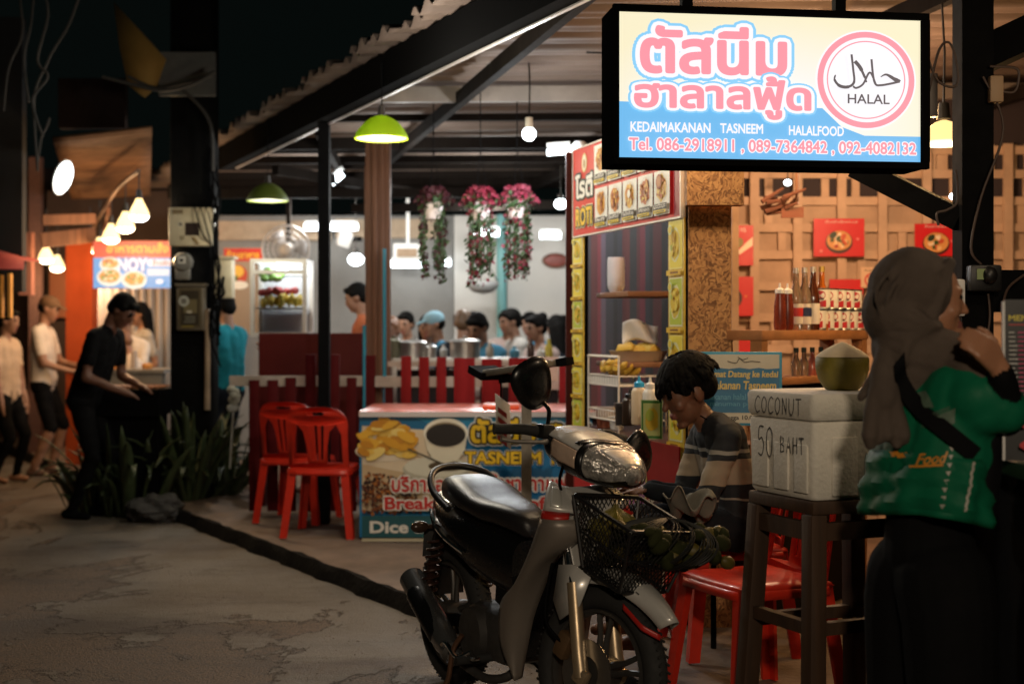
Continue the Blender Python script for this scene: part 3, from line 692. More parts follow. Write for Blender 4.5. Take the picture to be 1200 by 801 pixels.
fence('picket_fence', 'low uneven dark red picket fence behind the red plastic chairs', 10.2, [(292, 304, 445), (313.5, 326, 445), (334.5, 347, 442), (358, 370, 415), (386, 398, 415), (406.5, 418, 442), (428.5, 440, 416), (449, 461, 446)], [(440, 452, 270, 462)], mat('dull_red_wood', (.095, .006, .007), .65, spec=.12, var=.4, scale=9, bump=.15))
b = B(); a, c = P(303, 390, 10.7), P(426, 470, 10.7); b.slab((a.x, 10.7, .4), (c.x, 10.74, a.z), .005); b.slab((a.x, 10.745, .09), (a.x+.04, 11.3, a.z-.02)); b.slab((c.x-.04, 10.745, .09), (c.x, 11.3, a.z-.02)); b.slab((a.x, 10.745, a.z-.04), (c.x, 11.3, a.z-.01))
tag(b.build('service_desk', mat('maroon_panel', (.11, .013, .011), .6, var=.35, scale=3, spec=.15)), 'maroon panelled desk front behind the low fence', 'desk')
b = B(); b.slab(P(600, 455, 10.6)-V((0, .2, 0)), P(684, 447, 10.6)+V((0, .2, 0))); b.slab(P(622, 447, 10.55), P(654, 418, 10.6)); tag(b.build('cream_cabinet', mat('peach_board', (.62, .42, .33), .6, var=.2)), 'pale peach cabinet behind the tall red pickets', 'cabinet')

# ================================================================== roti booth
L0, R0 = V((.361, 7.81, 0)), V((.779, 6.4, 0)); u = (R0-L0).normalized(); Wb = (R0-L0).length; nrm = u.cross(V((0, 0, 1)))   # points to the street
bt = thing('roti_booth', 'street food booth with yellow picture posts, dark inside and red counter front', 'booth', (.75, 7.2, .09))
def bp(s, z, o=0.): return L0+u*s+V((0, 0, z))+nrm*o
Tb = frame(bp(0, 0), u, (0, 0, 1))
b = B(Tb); b.slab((-.02, .09, -.42), (Wb-.1, .86, -.03)); b.build('counter', mat('maroon_panel', (.11, .013, .011), .6), bt, True)
b = B(Tb); b.slab((-.03, .862, -.45), (Wb-.08, .89, .02), .004); b.build('counter_top', mat('dark_laminate', (.07, .03, .025), .3), bt, True)
for q in ((-.03, -.06, .0, 0), (Wb-.06, -.05, Wb-.005, -.008)):
    b = B(Tb); b.slab((q[0], .09, q[1]), (q[2], 2.35, q[3])); b.build('post', black_p, bt, True)
b = B(Tb); rr = random.Random(9); x = -1.45
cols = [mat('curtain_maroon', (.07, .011, .010), .8), mat('curtain_slate', (.02, .019, .026), .8), mat('curtain_mauve', (.075, .05, .07), .8), mat('curtain_black', (.012, .011, .012), .8), mat('curtain_pink', (.13, .016, .022), .8)]
while x < .74:
    w_ = rr.uniform(.05, .13); b.use(cols[rr.choice((0, 1, 2, 3, 3, 1, 0, 4))]); b.slab((x, .5, -.54-rr.uniform(0, .03)), (x+w_, 2.4, -.51)); x += w_
b.build('striped_curtain', None, bt, True)
for z, s0, s1 in ((1.62, .02, .5), (1.25, .02, .45)):
    b = B(Tb); b.slab((s0, z-.028, -.47), (s1, z, -.1), .004); b.build('shelf', mat('shelf_wood', (.30, .14, .07), .6, var=.4, scale=8), bt, True)
# poster columns
def poster_column(s0, s1, z0, z1, n, label):
    t = thing('poster_column', label, 'poster', bp((s0+s1)/2, z0, .012))
    Tp = frame(bp(s0, z0, .006), u, (0, 0, 1)); w_ = s1-s0
    b = B(Tp); b.slab((0, 0, -.004), (w_, z1-z0, .004)); b.build('backing', mat('golden_vinyl', (.72, .52, .08), .25, var=.5, scale=16), t, True)
    FL = Flat(Tp, 1, 1, .0007); FL.z = .005; hh = (z1-z0)/n
    for i in range(n):
        y0 = i*hh+hh*.12; y1 = (i+1)*hh-hh*.03
        FL.rect(ink(236, 236, 190, 1.) if i % 2 else ink(246, 232, 130, 1.), w_*.08, y0, w_*.92, y1); FL.rect(ink(190, 204, 60, 1.) if (i % 3 == 0) else ink(240, 220, 70, 1.), w_*.12, y0+hh*.03, w_*.88, y1-hh*.02)
        cx, cy = w_*rr.uniform(.45, .55), (y0+y1)/2
        FL.disc(ink(240, 236, 180), cx, cy, w_*.34, hh*.30, 0, 24, True, .05); FL.disc(ink(232, 200, 44), cx, cy, w_*.30, hh*.26, 0, 20, True, .10)
        for q in range(12): FL.disc(ink(*rr.choice([(248, 224, 90), (214, 170, 30), (240, 206, 60), (180, 190, 50)])), cx+rr.uniform(-.2, .2)*w_, cy+rr.uniform(-.18, .18)*hh, w_*rr.uniform(.05, .1), hh*rr.uniform(.03, .06), rr.uniform(0, 3), 10)
        FL.disc(ink(226, 240, 190), w_*.26, y1-hh*.16, w_*.13, hh*.085); FL.disc(ink(238, 214, 70), w_*.26, y1-hh*.16, w_*.10, hh*.065)
        FL.rect(ink(240, 196, 50), w_*.05, i*hh+hh*.01, w_*.95, y0-hh*.02); FL.rect(ink(150, 100, 24), w_*.3, i*hh+hh*.04, w_*.8, i*hh+hh*.075); FL.z = .005+.0001*i
    FL.done('pictures', t); return t
poster_column(-.06, .115, .87, 1.935, 6, 'narrow yellow picture strip on the far post of the roti booth')
poster_column(Wb-.17, Wb+.01, .62, 1.925, 5, 'broad yellow picture strip on the near post beside the chipboard panel')
# menu board
t = thing('menu_board', 'red roti menu board with rows of food pictures', 'menu board', bp(Wb/2, 1.94, .03))
# board corners: near lower (803,253), far lower (677,277); the upper edge climbs towards the viewer like the eave
z_l, z_r = 1.931, 1.931
Tm = frame(bp(-.015, 1.93, .02), u, (0, 0, 1)); Wm, Hm = Wb+.01, .47
b = B(Tm); b.slab((0, 0, -.02), (Wm, Hm, 0)); b.build('panel', ink(196, 22, 20), t, True)
b = B(Tm)
for q in ((-.008, -.008, Wm+.008, .0), (-.008, Hm, Wm+.008, Hm+.008), (-.008, .001, .0, Hm-.001), (Wm, .001, Wm+.008, Hm-.001)): b.slab((q[0], q[1], -.022), (q[2], q[3], .004))
b.build('frame', mat('pale_aluminium', (.62, .6, .58), .4, metal=.5), t, True)
FL = Flat(Tm, 1, 1, .0007); FL.z = .0008
rdk = ink(222, 30, 24); FL.rect(rdk, .004, .004, Wm-.004, Hm-.004); FL.rect(ink(150, 12, 40), Wm*.95, .006, Wm-.006, Hm-.006)
FL.disc(ink(228, 196, 130), Wm*.125, Hm*.82, .042, .052); FL.disc(ink(250, 238, 210), Wm*.125, Hm*.82, .032, .042); FL.disc(ink(190, 150, 90), Wm*.125, Hm*.81, .016, .024)
FL.text(ink(248, 244, 236), 'โรตี', Wm*.03, Hm*.42, Wm*.22, Hm*.70, .035, [(blk, .085)])
FL.text(ink(250, 206, 40), 'ROTI', Wm*.045, Hm*.10, Wm*.22, Hm*.31, .035, [(ink(250, 240, 200), .10), (blk, .06)])
food = [(222, 150, 40), (206, 120, 30), (236, 180, 70), (188, 92, 24), (244, 206, 110)]
for r in range(2):
    for c_ in range(5):
        x0 = Wm*(.255+.139*c_); x1 = x0+Wm*.127; y0 = .02+r*.225; y1 = y0+.205
        FL.rect(ink(246, 242, 232), x0, y0, x1, y1); z0 = FL.z
        cx, cy = (x0+x1)/2, y0+.125
        FL.disc(ink(232, 226, 214), cx, cy, .074, .072); FL.disc(ink(*food[(r*5+c_) % 5]), cx, cy, .062, .060, 0, 22, True, .12)
        for q in range(26): FL.disc(ink(*rr.choice(food+[(150, 70, 20)])), cx+rr.uniform(-.045, .045), cy+rr.uniform(-.042, .042), rr.uniform(.006, .018), rr.uniform(.005, .012), rr.uniform(0, 3), 9); FL.z -= .00045
        if c_ == 2 and r == 0: FL.disc(ink(250, 246, 230), cx+.008, cy+.008, .02)
        if c_ == 4: FL.disc(ink(160, 60, 40), cx-.015, cy+.03, .034); FL.disc(ink(196, 120, 60), cx-.015, cy+.03, .026)
        FL.rect(blk, x0+.01, y0+.024, x1-.01, y0+.052); FL.text(ink(246, 240, 230), ['โรตี', 'โรตีไข่', 'โรตีกล้วย', 'ไก่ทอด', 'มะตะบะ'][(c_+r) % 5], x0+.022, y0+.030, x1-.022, y0+.05, .02)
        FL.rect(ink(248, 214, 40), x0+.02, y0+.008, x1-.02, y0+.022); FL.rect(blk, x0+.035, y0+.012, x1-.035, y0+.017); FL.z = z0+.0001
FL.done('pictures', t)
# red printed sheets along the counter front
t = thing('counter_poster', 'red printed sheet with purple Thai lettering on the booth counter front', 'poster', bp(.6, .25, .04))
Tp = frame(bp(.02, .12, .03), u, (0, 0, 1)); FL = Flat(Tp, 1, 1, .0008)
FL.rect(ink(150, 20, 26), 0, 0, Wb-.02, .77); FL.rect(ink(196, 24, 30), .02, .42, .62, .745); FL.disc(ink(220, 60, 60), .45, .55, .11, .1); FL.disc(ink(140, 20, 40), .4, .56, .09, .07)
FL.text(ink(150, 88, 140), 'กาแฟ', .66, .37, 1.06, .60, .04, [(ink(214, 196, 120), .09)]); FL.disc(ink(220, 200, 170), 1.19, .51, .085); FL.disc(ink(60, 40, 44), 1.19, .51, .072); FL.text(ink(230, 220, 200), '\ufedd\ufefc\ufea3', 1.14, .49, 1.24, .54, .02)
FL.rect(ink(226, 206, 180), .62, .04, Wb-.1, .28); FL.done('print', t)
b = B(Tp); b.slab((-.004, -.004, -.006), (Wb-.016, .774, -.0005)); b.build('sheet', ink(150, 20, 26), t, True)

plight('booth_fill', bp(.5, 2.5, 1.25), 56, (1, .92, .80), .08)  # unseen light floating before the booth, added to brighten it
plight('sign_back_fill', (.72, 5.72, 2.46), 26, (1, .74, .46), .07)     # unseen light added behind the lightbox to brighten chipboard and booth
plight('woman_fill', (2.1, 4.1, 2.5), 16, (1, .74, .48), .1)      # unseen light added beyond the right border to brighten the woman
# things on the booth shelves
jar = B(); c = bp(.17, 1.62, -.16); jar.lathe([(.0, .0), (.03, .0), (.037, .012), (.046, .03), (.047, .08), (.047, .17), (.043, .19), (.0, .192)], c, 28); 
for k_ in range(7): jar.torus(c+V((0, 0, .04+.021*k_)), .047, .0016, n=28, m=6)
tag(jar.build('paper_lantern', mat('white_lantern', (.80, .80, .82), .5)), 'white ribbed jar standing on the upper booth shelf', 'jar')
b = B(); c = bp(.27, 1.252, -.25); b.lathe([(0, 0), (.13, 0), (.155, .05), (.16, .055), (.14, .052), (.12, .01), (0, .008)], c, 28)
bask = tag(b.build('tray', mat('brown_tray', (.45, .34, .24), .5)), 'round brown tray on the lower booth shelf', 'tray')
b = B(); 
for i in range(16): b.box(c+V((rr.uniform(-.09, .09), rr.uniform(-.07, .07), .05+rr.uniform(0, .03))), (.09, .05, .04), Euler((rr.uniform(-.3, .3), rr.uniform(-.3, .3), rr.uniform(0, 3))).to_matrix(), .012)
tag(b.build('snack_pile', mat('yellow_wrap', (.75, .52, .10), .5)), 'pile of yellow wrapped snacks on the brown tray', 'snacks')
b = B(); b.grid(lambda a, q: c+V((.01+.19*(a-.5), .0+.03*math.sin(a*6+q*3), .085+.12*q+.02*math.sin(a*5)+.03*a*(1-q))), 10, 8); tag(b.build('paper_sheet', mat('white_paper', (.78, .75, .72), .7), solid=.002), 'crumpled white paper standing in the yellow snack tray', 'paper')
# wire rack with bananas and tubs
rk = thing('wire_rack', 'white two tier wire rack holding bananas on the booth counter', 'rack', bp(.30, .89, -.1))
wm = mat('white_wire', (.78, .74, .70), .35)
b = B(Tb); rx0, rx1, rz0, rz1 = .12, .58, -.28, -.02
for x in (rx0, rx1):
    for z in (rz0, rz1): b.cyl((x, .89, z), (x, 1.28, z), .005, n=6)
b.tube([(rx0, 1.28, rz1), (rx1, 1.28, rz1)], .008, 6)
for y in (.95, 1.13):
    for dy in (0, .05):
        b.tube([(rx0, y+dy, rz0), (rx1, y+dy, rz0), (rx1, y+dy, rz1), (rx0, y+dy, rz1)], .004, 6, closed=True)
    for i in range(13):
        x = rx0+(rx1-rx0)*i/12; b.cyl((x, y, rz1), (x, y+.05, rz1), .0025, n=5); b.cyl((x, y, rz0), (x, y, rz1), .0025, n=5)
b.build('wires', wm, rk, True)
b = B(Tb); b.slab((rx0+.004, 1.135, rz1-.008), (rx1-.004, 1.178, rz1-.004)); b.build('front_band', white_p, rk, True)
t = thing('banana_bunch', 'ripe yellow banana bunch in the upper tier of the white rack', 'bananas', bp(.3, 1.14, -.15)); ban = mat('banana_skin', (.78, .48, .06), .45, var=.35, scale=8)
for i in range(9):
    b = B(Tb); o = V((.16+.03*i+rr.uniform(-.01, .01), 1.175+.014*(i % 3), -.2+.05*(i % 3))); pts = [o+V((-.07+.16*q, .07*(1-math.sin(PI*(.1+.8*q)))+.012*rr.random(), .03*math.sin(q*3))) for q in [j/6 for j in range(7)]]
    b.tube(catmull(pts, 3), [.004]+[.010]+[.017]*(len(catmull(pts, 3))-4)+[.011, .005], 8); b.build('banana', ban, t, True)
TUBS = [('stack of clear food boxes in the lower tier of the rack', .2, .955, .055, .05, mat('clear_tub', (.62, .5, .42), .2)), ('brown round tub at the left end of the booth counter', .16, .892, .05, .09, mat('brown_tub', (.28, .09, .05), .4)), ('small white cup on the booth counter', .34, .892, .04, .07, white_p)]
for lab, s, z, r_, h_, m in TUBS:
    b = B(); b.lathe([(0, 0), (r_*.85, 0), (r_, h_*.9), (r_*1.06, h_*.92), (r_*1.06, h_), (0, h_)], bp(s, z, -.1), 20); tag(b.build('tub', m), lab, 'tub')
def squeeze(px, py, d, h, col, cap, lab):
    c = P(px, py, d); t = thing('squeeze_bottle', lab, 'bottle', c)
    b = B(); b.lathe([(0, 0), (.034, 0), (.037, .01), (.037, h*.66), (.03, h*.74), (.016, h*.78), (0, h*.78)], n=20); b.build('body', col, t)
    b = B(); b.lathe([(.024, h*.765), (.024, h*.86), (.008, h*.9), (.005, h), (0, h)], n=16); b.build('cap', cap, t)
squeeze(749, 497, 6.75, .23, mat('cream_bottle', (.7, .55, .38), .4), mat('sky_blue_cap', (.02, .32, .62), .4), 'cream squeeze bottle with a bright blue cap')
squeeze(762, 499, 6.7, .23, mat('milky_bottle', (.75, .72, .66), .35), white_p, 'milky squeeze bottle with a white cap beside the blue capped one')
squeeze(738, 497, 6.9, .17, mat('dark_sauce', (.03, .018, .012), .3), blk_pl, 'dark sauce bottle next to the cream squeeze bottle')
b = B(); b.lathe([(0, 0), (.05, 0), (.052, .09), (.056, .095), (.056, .11), (0, .112)], P(733, 498, 7.0), 22); tag(b.build('canister', mat('dark_canister', (.035, .03, .03), .3)), 'dark round canister on the booth counter', 'canister')
q = P(751, 514, 6.3); t = thing('picture_card', 'green framed picture card hung below the squeeze bottles', 'poster', q); Tg = frame(q, (.9, -.3, 0), (0, 0, 1)); s = 6.3/F
b = B(Tg); b.slab((0, 0, -.004), (26*s, 46*s, 0)); b.build('card', ink(196, 214, 160), t, True)
FL = Flat(Tg, 1, 1, .0008, s, s); FL.rect(ink(70, 130, 60), 1, 1, 25, 45); FL.rect(ink(196, 206, 130), 3, 4, 23, 42); FL.disc(ink(220, 190, 60), 13, 23, 8, 14, 0, 20, True, .1); FL.disc(ink(180, 196, 80), 11, 28, 5, 7, 0, 16, True, .1); FL.done('print', t)
plight('jar_fill', bp(.36, 2.25, -.1), 3, (.95, .98, 1), .05)  # unseen light added inside the booth to whiten the jar

# chipboard panels
osb = mat('chipboard', (.42, .20, .075), .7, var=.9, scale=16, bump=.35, dark=.42)
def flake(m):
    nt = m.node_tree; N = nt.nodes; L = nt.links; p = N['Principled BSDF']
    tc = N.new('ShaderNodeTexCoord'); vo = N.new('ShaderNodeTexVoronoi'); vo.inputs['Scale'].default_value = 120; mp = N.new('ShaderNodeMapping'); mp.inputs['Scale'].default_value = (1, 1, .55); mp.inputs['Rotation'].default_value = (.0, .5, 0)
    no = N.new('ShaderNodeTexNoise'); no.inputs['Scale'].default_value = 9; ad = N.new('ShaderNodeMix'); ad.data_type = 'RGBA'; ad.inputs[0].default_value = .16
    L.new(tc.outputs['Object'], no.inputs[0]); L.new(tc.outputs['Object'], ad.inputs[6]); L.new(no.outputs['Color'], ad.inputs[7]); L.new(ad.outputs[2], mp.inputs[0]); L.new(mp.outputs[0], vo.inputs[0])
    r = N.new('ShaderNodeValToRGB'); e = r.color_ramp.elements; e[0].position = 0; e[0].color = (.26, .11, .038, 1); e[1].position = 1; e[1].color = (.58, .30, .11, 1); k = e.new(.5); k.color = (.42, .195, .070, 1); k = e.new(.10); k.color = (.16, .065, .022, 1)
    sp = N.new('ShaderNodeSeparateColor'); L.new(vo.outputs['Color'], sp.inputs[0]); L.new(sp.outputs[0], r.inputs[0]); L.new(r.outputs[0], p.inputs['Base Color'])
flake(osb)
a, c = P(807, 238, 6.36), P(857, 238, 6.36); b = B(); b.slab((a.x, 6.36, .09), (c.x, 6.385, c.z)); tag(b.build('chipboard_sheet', osb), 'tall brown chipboard panel at the end of the roti booth', 'panel')
a, c = P(805, 240, 6.25), P(872, 196, 6.25); b = B(); b.slab((a.x, 6.25, a.z), (c.x, 6.34, c.z+.08)); tag(b.build('chipboard_box', osb), 'wider chipboard piece on top of the tall panel', 'panel')
# red food posters on the batten wall
PO = [(953.5, 1013, 256, 300.5, 'round', 'red food poster with a curry bowl in the middle of the batten wall'), (1072, 1122, 262, 300, 'round', 'red food poster half hidden by the corner post'), (840, 883, 264, 311, 'swirl', 'red poster with a white swirl beside the chipboard panel'), (838, 883, 324, 370, 'dark', 'red poster with a dark round emblem beside the chipboard panel'), (850, 881, 387, 415, 'plain', 'plain red poster lowest of those beside the chipboard panel'), (972, 1012, 327, 345, 'plain', 'small red poster showing above the stacked cans'), (1186, 1230, 346, 420, 'plain', 'red poster at the right edge behind the black menu stand')]
for x0, x1, y0, y1, kind, lab in PO:
    a = P(x0, y1, 9.45); t = thing('food_poster', lab, 'poster', a, 0, 'red food posters on the batten wall'); s = 9.45/F
    Tp = frame(a, (1, 0, 0), (0, 0, 1)); w_, h_ = (x1-x0), (y1-y0)
    b = B(Tp); b.slab((0, 0, -.006), (w_*s, h_*s, 0)); b.build('sheet', ink(196, 20, 24), t, True)
    FL = Flat(Tp, 1, 1, .0008, s, s); FL.rect(ink(206, 18, 26), .5, .5, w_-.5, h_-.5)
    if kind == 'round':
        FL.disc(ink(60, 22, 12), w_*.5, h_*.38, 16, 13.5); FL.disc(ink(216, 150, 80), w_*.5, h_*.42, 14.5, 11.5)
        for q in range(22): FL.disc(ink(*rr.choice([(236, 190, 130), (200, 80, 40), (60, 80, 30), (240, 220, 190), (170, 50, 20)])), w_*.5+rr.uniform(-9, 9), h_*.42+rr.uniform(-7, 7), rr.uniform(1.5, 4), rr.uniform(1.2, 3), rr.uniform(0, 3), 9); FL.z -= .0006
        FL.disc(ink(40, 56, 30), w_*.38, h_*.56, 5, 3.4, .7); FL.text(ink(240, 200, 190), 'ต้มยำกุ้งทะเล', w_*.22, h_*.86, w_*.86, h_*.95, .01); FL.disc(ink(230, 120, 120), w_*.14, h_*.14, 2); FL.disc(ink(230, 120, 120), w_*.86, h_*.46, 1.6)
    elif kind == 'swirl':
        FL.poly(ink(250, 226, 196), [(w_*.3, h_*.08), (w_*.98, h_*.5), (w_*.98, h_*.72), (w_*.5, h_*.3)]); FL.disc(ink(130, 120, 40), w_*.55, h_*.55, 8, 6, .6); FL.text(ink(250, 220, 210), 'อาหาร', w_*.3, h_*.84, w_*.8, h_*.94, .01)
    elif kind == 'dark': FL.disc(ink(40, 16, 14), w_*.44, h_*.45, 12); FL.ring(ink(120, 30, 24), w_*.44, h_*.45, 8, 9); FL.disc(ink(220, 120, 60), w_*.8, h_*.5, 1.5)
    FL.done('print', t)
# ================================================================== power pole with meters
rr = random.Random(21)
dp = 11.2; t = thing('power_pole', 'black concrete power pole carrying cream meter boxes', 'pole', (P(223, 386, dp).x, dp+.15, 0)); s = dp/F
b = B(); a, c = P(199, 600, dp), P(247, -60, dp); b.slab((a.x, dp, 0), (c.x, dp+.32, 4.6), .02); b.build('pole', mat('shadow_dark_concrete', (.008, .008, .008), .95, spec=.05, var=.5, scale=8, bump=.5, bscale=30), t, True)  # near-black colour imitates the pole standing in shadow
b = B(); a, c = P(197.5, 288, dp-.12), P(249, 243, dp-.12); b.slab((a.x, dp-.12, a.z), (c.x, dp-.004, c.z), .008)
mb = b.build('meter_box', cream_m, t, True)
Tq = frame(V((a.x, dp-.122, a.z)), (1, 0, 0), (0, 0, 1)); FL = Flat(Tq, 1, 1, .001, s, s)
FL.rect(ink(50, 36, 30), 19.5, 12, 36, 27); FL.disc(ink(224, 214, 190), 14, 25, 3.6); FL.disc(ink(120, 110, 96), 14, 25, 2.2); FL.disc(ink(90, 78, 60), 16, 9.5, 2.3); FL.disc(ink(206, 190, 150), 16, 9.5, 1.3); FL.rect(ink(130, 112, 84), 5, 37, 17, 42); FL.poly(ink(150, 122, 80), [(27, 10), (31, 10), (36, 2), (33, 2)])
FL.done('panel_dials', mb)
c = P(213, 311, dp-.08); b = B(); Ty = MX.Rotation(PI/2, 4, 'X')
b.lathe([(0, 0), (.075, 0), (.075, .05), (.06, .075), (0, .08)], (0, 0, 0), 24, MX.Translation(V((c.x, dp-.004, c.z+.03))) @ Ty); b.slab((c.x-.06, dp-.05, c.z-.11), (c.x+.055, dp-.004, c.z-.02), .01)
me_ = b.build('meter', mat('dusty_meter_glass', (.20, .19, .17), .25, var=.4), t, True)
b = B(); b.slab((c.x-.03, dp-.088, c.z+.015), (c.x+.03, dp-.083, c.z+.07)); b.build('dial', ink(220, 216, 206), me_, True)
b = B(); b.slab((c.x-.014, dp-.091, c.z+.03), (c.x+.014, dp-.0885, c.z+.052)); b.build('digits', ink(60, 56, 50), me_, True)
a, c = P(207, 387, dp-.1), P(239, 335, dp-.1); b = B(); b.slab((a.x, dp-.10, a.z), (c.x, dp-.004, c.z), .006); b.slab((a.x-.01, dp-.115, c.z+.001), (c.x+.015, dp-.004, c.z+.02))
gb = b.build('meter_cabinet', mat('grey_brown_case', (.17, .14, .10), .4, var=.4), t, True)
Tq = frame(V((a.x, dp-.102, a.z)), (1, 0, 0), (0, 0, 1)); FL = Flat(Tq, 1, 1, .001, s, s)
FL.rect(ink(96, 84, 62), 2.5, 3, 29, 49); FL.rect(ink(60, 50, 36), 5, 6, 26, 46); FL.rect(ink(120, 108, 76), 8, 20, 24, 36); FL.disc(ink(190, 190, 180), 8.5, 34, 6.2); FL.rect(ink(120, 116, 106), 5.5, 31, 11.5, 37); FL.rect(ink(210, 200, 180), 12, 20, 18, 23); FL.rect(ink(150, 130, 60), 6, 3.6, 20, 5.6)
for i in range(3): FL.rect(ink(130, 126, 112), 8+rr.random()*3, 9+3*i, 22, 10.5+3*i)
FL.done('window', gb)
a, c = P(251, 349, dp), P(271, 303, dp); b = B(); b.slab((a.x, dp+.02, a.z), (c.x, dp+.16, c.z), .006); b.slab((a.x-.01, dp-.0, c.z+.001), (c.x+.02, dp+.18, c.z+.02)); sb_ = b.build('fuse_box', cream_m, t, True)
b = B(); b.tube(catmull([P(262, 324, dp+.0), P(261, 335, dp-.02), P(262.5, 343, dp), P(259, 348, dp)], 4), .012, 6); b.build('dark_flex', black_p, sb_, True)
b = B(); b.cyl(P(243, 480, dp-.05), P(243, 362, dp-.05), .022, n=10); b.build('conduit', mat('pale_conduit', (.42, .30, .2), .6, var=.6, scale=6), t, True)
for k in range(9):
    x0 = 247+rr.uniform(-6, 6); y = 205+rr.uniform(-40, 30); pts = [P(x0, y, dp-.03)]
    for q in range(6): y += rr.uniform(24, 44); pts.append(P(250+rr.uniform(-5, 9), y, dp-.06-rr.random()*.05))
    b = B(); b.tube(catmull(pts, 4), .006+.003*rr.random(), 6); b.build('cable', black_p, t, True)
for k in range(4):
    x = 228+6*k; b = B(); b.tube(catmull([P(x, 238, dp-.1), P(x+2+k, 250, dp-.15), P(x+10, 275, dp-.15), P(249, 288+6*k, dp-.1)], 4), .005, 6); b.build('cable', black_p, t, True)
# overhead bits: pennant, board, slack cables
b = B(); pts = [P(133, 2, 10.8), P(195, 70, 10.8), P(184, 101, 10.8), P(170, 115, 10.8), P(150, 100, 10.8), P(140, 55, 10.8)]
b.add(pts, [(0, 5, 1), (5, 4, 2, 1), (4, 3, 2)]); tag(b.build('pennant', mat('ochre_cloth', (.26, .15, .03), .85, var=.3, scale=5), solid=.004), 'dim ochre triangular cloth hanging in the dark above the pole', 'flag')
b = B(); a, c = P(186, 112, 11.), P(252, 61, 11.); b.slab((a.x, 11, a.z), (c.x, 11.05, c.z)); tag(b.build('blank_board', mat('dim_grey_board', (.12, .12, .11), .8, var=.3)), 'unlit grey board fixed across the top of the power pole', 'board')
OV = [[(52, -10), (56, 20), (44, 70), (56, 90), (38, 118), (50, 160)], [(95, -10), (80, 30), (62, 60), (55, 75), (40, 115), (44, 200)], [(40, -10), (36, 30), (28, 70), (34, 120)], [(22, -10), (26, 40), (10, 80), (4, 130)], [(58, 138), (54, 150), (48, 162), (44, 190)], [(120, 90), (160, 100), (190, 106), (225, 99), (252, 84)], [(150, 90), (180, 103), (205, 100), (250, 88)], [(205, 100), (228, 118), (247, 146), (250, 200)]]
for i, l in enumerate(OV):
    b = B(); b.tube(catmull([P(x, y, 9.6+.2*i) for x, y in l], 6), .010 if i < 5 else .014, 6)
    tag(b.build('overhead_cable', mat('dusty_cable', (.05, .047, .042), .8)), ['pale slack cable crossing the upper left corner', 'long slack cable looping down from the top edge', 'short faint cable near the left edge', 'faint cable nearest the left edge', 'short bright cable end above the disc lamp', 'upper dark cable sagging below the pennant', 'lower dark cable sagging below the pennant', 'cable dropping from the board down the pole'][i], 'cable')

# ================================================================== plants, rock and grill beside the pole
def sword_plant(px, py, n, h, spread, label, seed, d=None, pale=.3):
    q = random.Random(seed); d = d or 1.42*F/(py-386); o = P(px, py, d); t = thing('sword_plant', label, 'plant', o); b = B(); e = B()
    for i in range(n):
        a = q.uniform(0, 2*PI); lean = abs(q.gauss(.35, .28)); L = h*q.uniform(.55, 1.05); w = .030*q.uniform(.8, 1.5); r0 = q.uniform(0, spread); dr = V((math.cos(a), math.sin(a), 0)); sd = V((-dr.y, dr.x, 0))
        sd = (sd+V((q.uniform(-.5, .5), q.uniform(-.5, .5), 0))).normalized(); bend = q.uniform(0, .8)*L if q.random() < .62 else q.uniform(0, .25)*L
        L_, R_, M = [], [], []
        for k in range(8):
            f = k/7; p = dr*(r0+L*lean*f+bend*.35*f*f*f)+V((0, 0, L*(f-.12*lean*f*f)-bend*.75*f**4)); ww = w*(.75+.7*f)*(1-f**3.2)+.002
            L_.append(p-sd*ww); R_.append(p+sd*ww); M.append(p-V((0, 0, ww*.5)))
        vs = [x for k in range(8) for x in (L_[k], M[k], R_[k])]
        b.add(vs, [(3*k+j, 3*k+j+1, 3*k+4+j, 3*k+3+j) for k in range(7) for j in (0, 1)])
        if q.random() < pale+.25:  # thin strips coloured as if these edges were lit
            ev = [x for k in range(8) for x in (L_[k]+V((0, -.002, .002)), L_[k].lerp(M[k], .35)+V((0, -.002, .003)))]
            e.add(ev, [(2*k, 2*k+1, 2*k+3, 2*k+2) for k in range(7)])
    b.build('leaves', green_leaf, t, solid=.002); e.build('lit_leaf_edges', leaf_edge, t); return t
sword_plant(222, 596, 95, .98, .13, 'large clump of upright sword shaped leaves right of the power pole', 3)
sword_plant(262, 592, 34, .85, .09, 'smaller leaning clump of sword leaves beside the dark red fence', 4)
sword_plant(172, 598, 50, .72, .2, 'low arching clump of sword leaves in front of the power pole', 5, pale=.1)
sword_plant(152, 603, 46, .80, .22, 'dark tangled sword leaves in front of the grill stand', 9, pale=.15)
sword_plant(120, 600, 40, .55, .3, 'dark low leaves at the feet of the man in black', 6, pale=.0)
o = P(274, 470, 10.6); b = B()
for i in range(14): b.ball(o+V((rr.uniform(-.03, .03), rr.uniform(-.02, .02), rr.uniform(-.06, .09))), (.028, .02, .03), 8, k=6)
b.tube([o, o+V((-.03, 0, -.5))], .008, 6); tag(b.build('pale_bloom', mat('pale_petal', (.45, .44, .36), .6, var=.3)), 'pale white bloom standing above the sword leaves', 'flower')
from mathutils import noise as NZ
b = B(); o = V((P(182, 610, 10.5).x, 10.55, 0)); rk_ = random.Random(4)
def rockp(u, v):
    q = V((math.cos(u*2*PI)*math.sin(v*PI), math.sin(u*2*PI)*math.sin(v*PI), -math.cos(v*PI))); k = 1+.35*NZ.noise(q*1.7)+.16*NZ.noise(q*4.3)+.07*NZ.noise(q*10)
    return o+V((q.x*.21*k, q.y*.15*k, .085+q.z*.115*k))
b.grid(rockp, 60, 30)
tag(b.build('rock', mat('grey_rock', (.085, .08, .074), .95, spec=.1, var=.6, scale=9, bump=.9, bscale=14)), 'grey rock lying at the road edge below the sword leaves', 'rock')
